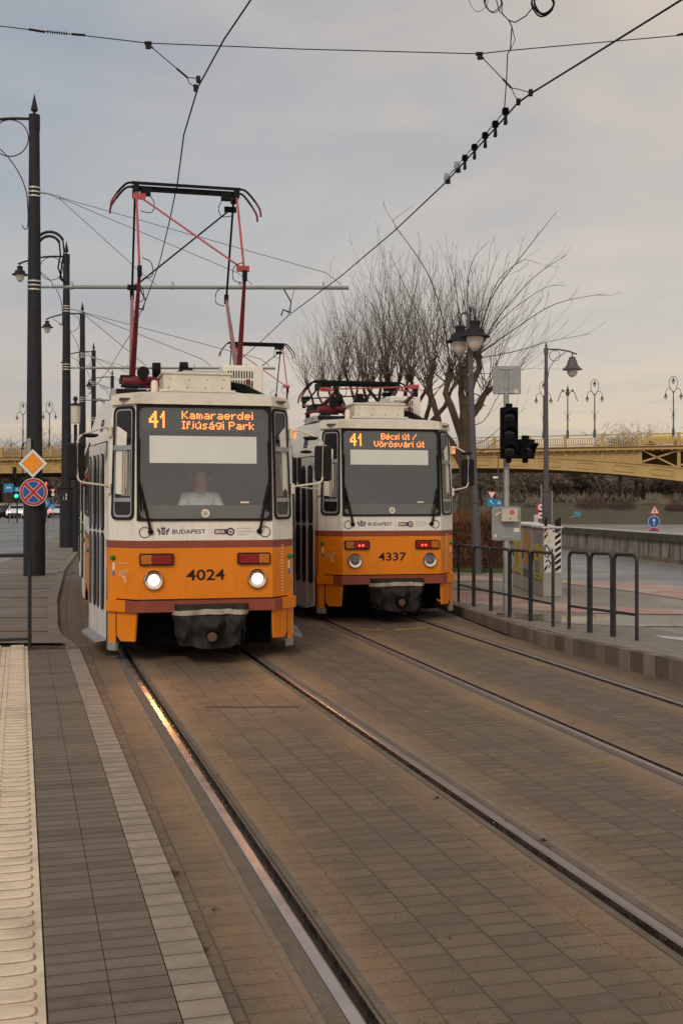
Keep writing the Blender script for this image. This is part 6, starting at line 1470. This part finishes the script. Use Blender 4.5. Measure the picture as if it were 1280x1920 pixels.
# spandrel posts, wall panels and cross braces
x = BB(); xs = [XA+3.75*i for i in range(44)]
for i, X in enumerate(xs):
    if X > 62: break
    t0 = ribt(X); x.mat('bridge').bbox(X-.16, X+.16, -.2, .10, t0, 7.45)
    if X < 30:
        x.bq([(X, -.05, ribt(X)-.05), (X+3.75, -.05, ribt(X+3.75)-.05), (X+3.75, -.05, 7.45), (X, -.05, 7.45)])
        for j in range(1, 4): x.bbox(X+j*.94-.05, X+j*.94+.05, -.05, .04, max(ribt(X), ribt(X+3.75)), 7.44)
    else:
        x.mat('bridge_shade').bq([(X, -3.5, ribt(X)), (X+3.75, -3.5, ribt(X+3.75)), (X+3.75, -3.5, 7.45), (X, -3.5, 7.45)]); x.mat('bridge')
        for (ua, za, ub, zb) in ((X, ribt(X), X+3.75, 7.4), (X, 7.4, X+3.75, ribt(X+3.75))):
            if abs(zb-za) > .7: x.bq([(ua, 0, za), (ub, 0, zb-.2), (ub, 0, zb), (ua, 0, za+.2)])
x.build('spandrel', None, br)
# balustrade
x = BB(); x.mat('bridge').bbox(XA, XB, .25, .47, 9.05, 9.17).bbox(XA, XB, .28, .42, 8.02, 8.10).bbox(XA, XB, .30, .40, 8.78, 8.83); X = XA
while X < XB: x.bbox(X-.16, X+.16, .2, .5, 7.84, 9.24); X += 3.75
x.build('railing', None, br)
x = BB(); x.mat('bridge'); X = XA
while X < XB:
    x.bbox(X, X+.09, .31, .39, 8.1, 8.8); 
    X += .235
bl = x.build('baluster', None, br); bl['kind'] = 'stuff'
# abutment pier on the left bank and stone pier at right
M['pier'] = pm('bridge_pier', (.22, .19, .16), .85, var=.2, scale=.6, dirt=.3)
x = BB(); x.mat('pier').bbox(-9, -4, -24, -.4, -4, 5.66).bbox(60, 68, -26, 3, -4, 8.6).bbox(-96, -88, -26, 2, -1, 7.7); x.build('pier', None, br)
def bridge_lamp(px, lab, first=None, cross=False):
    # find X of that pixel on the near face
    Xs = [(abs(640+F*bp(X, .35, 0).x/bp(X, .35, 0).y-px), X) for X in [XA+.25*i for i in range(int((XB-XA)*4))]]; X = min(Xs)[1]; c = bp(X, .35, 9.17)
    if first: t = copy_tree(first); t.location = c; t['label'] = lab; return t
    t = empty('bridge_lamp', c, lab, 'street lamp', 'ornate lamps along the bridge'); 
    x = MB(); x.mat('lampgreen').lathe([(.16, -.3), (.15, .1), (.13, .5), (.08, .6), (.07, 2.0), (.12, 2.05), (.07, 2.15), (.055, 4.3), (.09, 4.4), (.05, 4.5)], (0, 0, 0), 10)
    for s in (-1, 1): x.tube([(s*.05, 0, 2.1), (s*.35, 0, 2.5), (s*.28, 0, 2.7)], .02, 4).tube([(s*.05, 0, 2.0), (s*.2, 0, 1.7), (s*.1, 0, 1.5)], .02, 4)
    x.build('pole', None, t, smooth=True)
    x = MB(); x.mat('lampgreen')
    if cross:
        for s in (-1, 1): x.tube([(0, 0, 4.4)]+[(s*(.15+.95*i/8), 0, 4.6+.45*sin(pi*min(1, i/8*1.1))-.8*(i/8)**2.5) for i in range(9)], .045, 5); x.lathe([(.02, .3), (.12, .15), (.10, 0)], (s*.55, 0, 4.85), 8)
        x.lathe([(.16, 4.4), (.22, 4.6), (.14, 4.9), (.2, 5.0), (.07, 5.3), (.0, 5.7)], (0, 0, 0), 8)
    else:
        x.tube([(.0, 0, 4.4)]+[(.43*sin(a)*(1-.25*cos(a)), 0, 5.25-.85*cos(a)) for a in [i*2*pi/20 for i in range(21)]], .03, 4)
        for s in (-1, 1): x.tube([(0, 0, 4.3)]+[(s*(.08+.72*i/8), 0, 4.45+.36*sin(pi*i/8*.95)) for i in range(9)]+[(s*.82, 0, 4.3)], .032, 5)
    x.build('lamp_arm', None, t, smooth=True)
    spots = [] if cross else [(-.82, 4.3), (.82, 4.3), (0, 5.95)]
    for u, z in spots:
        x = MB(); x.mat('lampgreen').lathe([(.03, .0), (.08, -.12), (.11, -.25), (.20, -.36), (.18, -.42)], (u, 0, z), 10); x.mat('lglass').lathe([(.18, -.42), (.15, -.58), (0, -.70)], (u, 0, z), 10); x.build('lantern', None, t, smooth=True)
    return t
L0 = bridge_lamp(1112, 'ornate bridge lamp with a loop top, third from the left on the right part')
bridge_lamp(1261, 'ornate bridge lamp with a loop top, rightmost on the bridge', L0); bridge_lamp(1016, 'ornate bridge lamp with a loop top, just behind the lamp on the river wall', L0)
bridge_lamp(94, 'ornate bridge lamp with a loop top, between the first and second masts', L0); bridge_lamp(44, 'ornate bridge lamp half hidden behind the nearest mast', L0)
bridge_lamp(1065, 'bridge post with two drooping bare arms, second from the left on the right part', None, True)

# ------------------------------------------------------------------ cars
def car(loc, rz, col, lab, name='parked_car', cat='car', van=False, lights=None, group='cars on the left road', sc=1.0):
    t = empty(name, loc, lab, cat, group, rz); m = pm('paint_'+str(abs(hash(lab)) % 9999), col, .3, var=.05, bump=0); L, W, Hh = (4.4, 1.8, 1.5) if not van else (5.2, 2.0, 2.4)
    prof = [(-2.15, .35), (-2.2, .75), (-1.95, .92), (-1.15, 1.02), (-.55, 1.42), (.9, 1.46), (1.7, 1.05), (2.15, .95), (2.2, .4)] if not van else [(-2.5, .4), (-2.55, .95), (-2.2, 1.25), (-1.7, 2.1), (-1.2, 2.35), (2.5, 2.35), (2.6, .5)]
    x = MB(); vs = []; n = len(prof)
    for w, ins in ((-W/2, .0), (W/2, 0)):
        for a, z in prof: k = .14 if z > 1.1 else 0; vs.append(((w-k*(1 if w > 0 else -1))*sc, a*sc, z*sc))
    x.mats = [m]; x.add(vs, [tuple(range(n)), tuple(reversed(range(n, 2*n)))]+[(i, (i+1) % n, n+(i+1) % n, n+i) for i in range(n)]); x.build('body', None, t, bevel=.05)
    x = MB(); x.mat('dglass')
    i = 3 if not van else 2
    a, b = Vector((0, *prof[i])), Vector((0, *prof[i+1])); nn = Vector((0, -(b.z-a.z), (b.y-a.y))).normalized()*.012; 
    x.add([((s*(W/2-.12)*(1 if e is a else .88))*sc, (e.y+nn.y)*sc, (e.z+nn.z)*sc) for e in (a.lerp(b, .1), ) for s in (-1, 1)]+[((s*(W/2-.22))*sc, (e.y+nn.y)*sc, (e.z+nn.z)*sc) for e in (a.lerp(b, .92),) for s in (1, -1)], [(0, 1, 2, 3)]); x.build('windscreen', None, t)
    for sy in (-1.4, 1.4):
        for sx in (-1, 1): x = MB(); x.mat('rubber').lathe([(0, -.11), (.33, -.11), (.33, .11), (0, .11)], (sx*(W/2-.08)*sc, sy*sc, .33*sc), 16, 'x'); x.build('wheel', None, t, smooth=True)
    for sx in (-1, 1): x = MB(); x.mat('car_head' if lights == 'head' else 'red_led' if lights == 'tail' else 'lens').box((sx*(W/2-.28)*sc, (prof[1][0]-.01)*sc, .72*sc), (.34*sc, .06, .14*sc)); x.build('headlight' if lights != 'tail' else 'tail_light', None, t, bevel=.01)
    x = MB(); x.mat('black').box((0, (prof[0][0]-.02)*sc, .48*sc), (W*.8*sc, .06, .18*sc)); x.build('grille', None, t)
    for sx in (-1, 1): x = MB(); x.mat('black').box((sx*(W/2+.08)*sc, -.95*sc, 1.0*sc), (.16, .1, .12)); x.build('wing_mirror', None, t)
    return t
car(G(34, 124, -.03), .12, (.72, .74, .74), 'white car facing the camera left of the nearest mast', lights='head')
car(G(20, 131, -.03), .12, (.03, .03, .035), 'black car partly behind the white car', lights=None)
car(G(-4, 138, -.03), .2, (.62, .38, .05), 'yellow taxi at the left edge under the bridge', lights='head')
car(G(92, 150, -.03), .1, (.05, .05, .055), 'dark van between the first two masts under the bridge', name='van', cat='van', van=True, lights='tail')
car(G(110, 128, -.03), .1, (.6, .6, .62), 'white car with red tail lights beside the second mast', lights='tail')
car(bp(36.0-1.5, -3.2, 7.84), radians(90-22), (.58, .40, .12), 'yellow taxi crossing the bridge behind the balustrade', group=None)
car(bp(6, -3.2, 7.84), radians(90-22), (.6, .6, .6), 'pale car crossing the bridge behind the balustrade', group=None)
# traffic signals and signs under the bridge at left
def far_signal(px, py, D, on, lab):
    c = P(px, py, D); t = empty('traffic_signal', (c.x, c.y, -.03), lab, 'traffic light'); z = c.z+.03
    MB().mat('mast').tube([(0, .12, 0), (0, .12, z+.5)], .06, 6).build('pole', None, t); x = MB(); x.mat('black').box((0, 0, z+(.25 if on == 'green_on' else -.25)), (.36, .2, 1.05)); x.build('housing', None, t, bevel=.02)
    x = MB(); x.mat(on).lathe([(0, -.16), (.12, -.14), (.17, -.11)], (0, 0, z), 12, 'y'); x.build('lit_lamp', None, t)
far_signal(32, 930, 100, 'green_on', 'traffic light showing green left of the nearest mast'); far_signal(86, 907, 100, 'red_on', 'traffic light showing red right of the nearest mast')
post_sign(17, 98, -.03, 3.3, 'blue lane sign to the left of the green traffic light', [('plate', rs(17, 915, 98, 'lane', .36))], cat='road sign', mat='mast')
post_sign(33, 97, -.03, 3.4, 'small blue crossing sign above the green traffic light', [('plate', rs(32.5, 917.5, 97, 'cross', .20))], mat='mast')
post_sign(88, 62, -.03, .9, 'round blue lane sign low on a post just right of the nearest mast', [('disc', rs(88, 943, 62, 'diag', .20))], mat='galv')
post_sign(100, 70, -.03, .8, 'second round blue sign on a short post left of the second mast', [('disc', rs(99.5, 949.5, 70, 'diag', .16))], mat='galv')
post_sign(100, 104, -.03, 3.0, 'small white yield sign with a white plate below between the first two masts', [('triangle', rs(100, 920, 104, 'yield', .28)), ('plate', rs(100, 927, 104, 'white', .13))], mat='galv')
hp = empty('hanging_signal', P(28, 885, 112), 'black signal head seen from behind hanging under the bridge at left', 'traffic light'); MB().mat('black').box((0, 0, 0), (.35, .2, .95)).build('housing', None, hp, bevel=.02); MB().mat('galv').tube([(.08, 0, -.5), (.08, 0, 1.3)], .04, 6).build('pole', None, hp)
# white lantern column at the left behind the tram mirror
t = empty('lantern_column', G(142, 40, .05), 'slim column with a white glass cylinder lantern and ball top, left of the near tram', 'street lamp'); 
x = MB(); x.mat('mast').lathe([(.10, 0), (.09, 3.2), (.13, 3.25), (.13, 3.4), (.06, 3.5), (.06, 4.45)], (0, 0, 0), 12).tube([(-.3, 0, 3.6), (-.12, 0, 3.45), (.1, 0, 3.7)], .03, 5); x.build('pole', None, t, smooth=True)
MB().mat('lglass').lathe([(.0, 4.48), (.16, 4.5), (.17, 5.1), (.0, 5.12)], (0, 0, 0), 16).build('lantern', None, t, smooth=True); MB().mat('mast').lathe([(.19, 5.1), (.2, 5.16), (.06, 5.2), (.04, 5.26), (.09, 5.32), (.06, 5.42), (0, 5.44)], (0, 0, 0), 12).build('lantern_cap', None, t, smooth=True)

# ------------------------------------------------------------------ far woods
M['fartrunk'] = pm('far_trunk', (.035, .027, .022), .95, var=.3, scale=.5, bump=0)
FC = []
for i, c in enumerate(((.105, .078, .058), (.25, .205, .17), (.31, .23, .18), (.22, .185, .14))): 
    M['fc%d' % i] = pm('far_crown_%d' % i, c, 1, var=.35, scale=.6, bump=0)  # distance haze is painted into the paler, greyer crown colours
def far_tree(seed, h, w, mat, n=420):
    rnd = random.Random(seed); t = bpy.data.objects.new('bare_tree', None); COL.objects.link(t); t.empty_display_size = .5
    x = MB(); x.mat('fartrunk').tube([(0, 0, -.5), (rnd.uniform(-.2, .2), 0, h*.25), (rnd.uniform(-.4, .4), 0, h*.5)], [.45, .34, .16], 6); tips = []
    for k in range(9):
        a = rnd.uniform(0, 2*pi); z = h*rnd.uniform(.2, .45); r = w*rnd.uniform(.25, .5); p = Vector((r*cos(a), r*sin(a), h*rnd.uniform(.55, .85))); x.tube([(0, 0, z), (p.x*.45, p.y*.45, (z+p.z)/2-.1*h*.5), p], [.14, .09, .04], 4); tips.append(p)
    x.build('trunk', None, t, smooth=True)
    x = MB(); x.mat(mat); vs = []; fs = []
    for i in range(n):
        c = rnd.choice(tips)*rnd.uniform(.7, 1.0) if rnd.random() < .7 else Vector((0, 0, h*.55)); d = Vector((rnd.gauss(0, 1), rnd.gauss(0, 1), rnd.gauss(.5, .8))).normalized(); L = rnd.uniform(.6, 2.4)*w/6; s_ = d.cross(Vector((rnd.gauss(0, 1), rnd.gauss(0, 1), rnd.gauss(0, 1)))).normalized()*.05
        c = c+Vector((rnd.gauss(0, .14*w), rnd.gauss(0, .14*w), rnd.gauss(0, .09*h))); b = len(vs); vs += [c-s_, c+s_, c+d*L]; fs.append((b, b+1, b+2))
        for q_ in range(2): e = (d+Vector((rnd.gauss(0, .6), rnd.gauss(0, .6), rnd.gauss(0, .6)))).normalized(); m_ = c+d*L*rnd.uniform(.2, .7); b = len(vs); vs += [m_-s_*.7, m_+s_*.7, m_+e*L*.7]; fs.append((b, b+1, b+2))
    x.add(vs, fs); x.build('crown', None, t); return t
protos = [far_tree(31+i, h, w, 'fc%d' % (i % 4), 900) for i, (h, w) in enumerate(((13, 9), (11, 8), (14, 10), (9, 8)))]
rnd = random.Random(77); used = set()
def put_tree(x_, y_, z_, s_, lab, grp):
    k = rnd.randrange(4); p = protos[k]
    t = p if k not in used else copy_tree(p); used.add(k); t.location = (x_, y_, z_); t.rotation_euler = (0, 0, rnd.uniform(0, 6.28)); t.scale = (s_, s_, s_*rnd.uniform(.85, 1.1)); tag(t, lab, 'tree', grp)
for i in range(64):
    X = 22+i*1.35+rnd.uniform(-1, 1); Y = 296+rnd.uniform(0, 10)+(i % 2)*10; put_tree(X, Y, 1.7, rnd.uniform(.8, 1.05), 'brown leafless tree in the wood on the far bank under the arch', 'bare trees of the wood on the far bank')
for i in range(26):
    X = -88+i*1.9+rnd.uniform(-1, 1); Y = 255+rnd.uniform(0, 30); put_tree(X, Y, .5, rnd.uniform(.95, 1.3), 'grey brown leafless tree beyond the left road seen under the bridge', 'bare trees beyond the left road')
for i, (px, py, D) in enumerate(((1160, 803, 210), (1192, 806, 210), (925, 812, 200), (900, 815, 200), (1205, 812, 215))):
    c = P(px, py, D); put_tree(c.x, D, c.z-12, .95, ['bare treetop showing above the bridge, left of the pair', 'bare treetop showing above the bridge, right of the pair', 'bare treetop above the bridge right of the large willow', 'low bare treetop beside the large willow trunk above the bridge', 'smallest bare treetop above the bridge near the taxi'][i], None)
# dense undergrowth mass and a hill behind, one continuous wood
def wood(name, x0, x1, y, z0, hh, mat, lab, n, seed):
    rnd = random.Random(seed); x = MB(); x.mat(mat); vs = []; fs = []
    for i in range(n):
        X = rnd.uniform(x0, x1); yy = y(X)+rnd.uniform(0, 26); h = hh*(.75+.35*noise.noise(Vector((X*.08, 0, seed))))+.0; z = z0+h*rnd.random()**.8; d = Vector((rnd.gauss(0, .6), rnd.gauss(0, .6), rnd.gauss(.6, .5))).normalized()*rnd.uniform(1, 3.2); s_ = Vector((rnd.uniform(.03, .12), 0, rnd.uniform(-.04, .04))); c = Vector((X, yy, z)); b = len(vs); vs += [c-s_, c+s_, c+d]; fs.append((b, b+1, b+2))
    x.add(vs, fs); o = x.build(name); o['kind'] = 'stuff'; o['label'] = lab; o['category'] = 'wood'
wood('woodland', 10, 125, lambda X: 312+.03*X, 1.8, 11.5, 'fc0', 'brown winter wood rising behind the river bank', 60000, 1)
wood('woodland', 10, 125, lambda X: 293+.03*X, 1.4, 2.0, 'fc3', 'low dark brush along the top of the far bank', 14000, 2)
wood('woodland', -125, -25, lambda X: 285, 0, 13, 'fc1', 'grey winter wood beyond the left road', 36000, 3)
M['hill'] = pm('hill_wood', (.14, .115, .10), 1, var=.3, scale=.05, bump=.6)
x = MB(); n = 30; vs = []; fs = []
for i in range(n+1):
    X = -320+i*30; h = 14+5*noise.noise(Vector((i*.35, 0, 0)))-(6 if X > 60 else 0)
    for j, (dy, f) in enumerate(((0, 0), (20, .7), (60, 1), (160, .9))): vs.append((X, 345+dy, h*f+1))
for i in range(n):
    for j in range(3): fs.append((i*4+j, (i+1)*4+j, (i+1)*4+j+1, i*4+j+1))
x.add(vs, fs); o = x.build('hill', 'hill', smooth=True); o['kind'] = 'structure'
# stadium fence poles on the far bank, and a small graffiti block
x = MB(G(1120, 300, 1.8)); x.mat('galv')
for px in (1098, 1104, 1110, 1116, 1122, 1132, 1140, 1150, 1158, 1170, 1180, 1190, 1198, 1208): c = G(px, 300+(px % 7), 1.8); x.tube([c, c+Vector((0, 0, 8.2))], .13, 5)
for z in (3, 5, 7, 9.5): x.tube([G(1098, 300, z), G(1208, 301, z)], .06, 4)
o = x.build('ball_court_fence'); tag(o, 'tall pale mesh fence of a sports ground on the far bank under the arch', 'fence')
M['paintblock'] = pm('faded_blue_paint', (.10, .22, .30), .8, var=.4, scale=2, dirt=.4)
x = MB(G(1082, 275, -1)); c = G(1082, 276, -1.0); x.mat('paintblock').box(c+Vector((0, 0, -.3)), (1.7, .6, 1.3)); x.mat('quay').box(c+Vector((-1.8, -.2, -1.1)), (2.2, .5, .35), rot=(0, -.25, 0)); o = x.build('painted_block', bevel=.1); tag(o, 'light blue painted concrete block on the grassy far bank', 'block')
# low parapet on the left under the bridge
x = MB(G(10, 150, 0)); x.mat('quay').box(G(-10, 152, .5), (30, .5, 2.2)); o = x.build('low_wall'); tag(o, 'low pale wall across the road behind the cars at left', 'wall')

def bush(px, D, z, w, h, m, lab, seed):
    rnd = random.Random(seed); c = G(px, D, z); x = MB(c); x.mat(m); vs = []; fs = []
    for i in range(1300):
        a = rnd.uniform(0, 2*pi); r = rnd.random()**.5; p = c+Vector((w/2*r*cos(a), w/3*r*sin(a), h*rnd.random()*(1-r*r*.7))); d = Vector((rnd.gauss(0, .6), rnd.gauss(0, .6), rnd.gauss(.7, .5))).normalized()*rnd.uniform(.4, 1.2); s_ = Vector((.06, 0, 0)); b = len(vs); vs += [p-s_, p+s_, p+d]; fs.append((b, b+1, b+2))
    x.add(vs, fs); o = x.build('bush'); tag(o, lab, 'bush', None)
M['bushred'] = pm('bush_reddish', (.085, .055, .048), 1, var=.3, bump=0)
bush(1110, 284, -.4, 9, 3.6, 'bushred', 'reddish brown bush on the far bank, largest, below the sports fence', 1)
bush(1165, 282, -.6, 7, 3.0, 'bushred', 'brown bush on the far bank left of the warning triangle sign', 2)
bush(1225, 286, .6, 8, 3.2, 'fc3', 'olive brown bush on the far bank above the warning triangle sign', 3)
bush(1265, 280, -1.0, 6, 2.4, 'bushred', 'brown bush on the far bank at the right edge', 4)
bush(1000, 286, .6, 5, 1.8, 'fc3', 'small bush on the far bank left of the lamp on the river wall', 5)

# grit and small stones strewn on the paving
M['grit'] = pm('grit', (.12, .085, .06), .9, var=.6, scale=30, bump=0); M['grit_l'] = pm('grit_pale', (.34, .28, .21), .9, var=.4, scale=30, bump=0)
for mt, n_, sd_, lab_ in (('grit', 2600, 41, 'dark grit and crumbs of soil scattered over the track paving'), ('grit_l', 1500, 42, 'pale sand grains scattered over the track paving')):
    r = random.Random(sd_); x = MB(); x.mat(mt); vs = []; fs = []
    for i in range(n_):
        y = 4+9*r.random()**1.3; u = r.choice((-.45, .45, -.42, .40, 1.1, 1.2, 2.6, -1.0))+r.gauss(0, .14) if r.random() < .7 else r.uniform(-1.1, 4.2)
        if min(abs(abs(u)-.72), 9) < .08: continue
        p = off_pt(C1, slope1, y, u, .002); q_ = r.uniform(.0015, .0045)*(1.8 if r.random() < .05 else 1); b = len(vs)
        vs += [p+Vector((q_, 0, 0)), p+Vector((-q_*.5, q_*.9, 0)), p+Vector((-q_*.6, -q_*.8, 0)), p+Vector((0, 0, q_*1.1))]; fs += [(b, b+1, b+3), (b+1, b+2, b+3), (b+2, b, b+3)]
    x.add(vs, fs); o = x.build('grit'); o['kind'] = 'stuff'; o['label'] = lab_; o['category'] = 'grit'
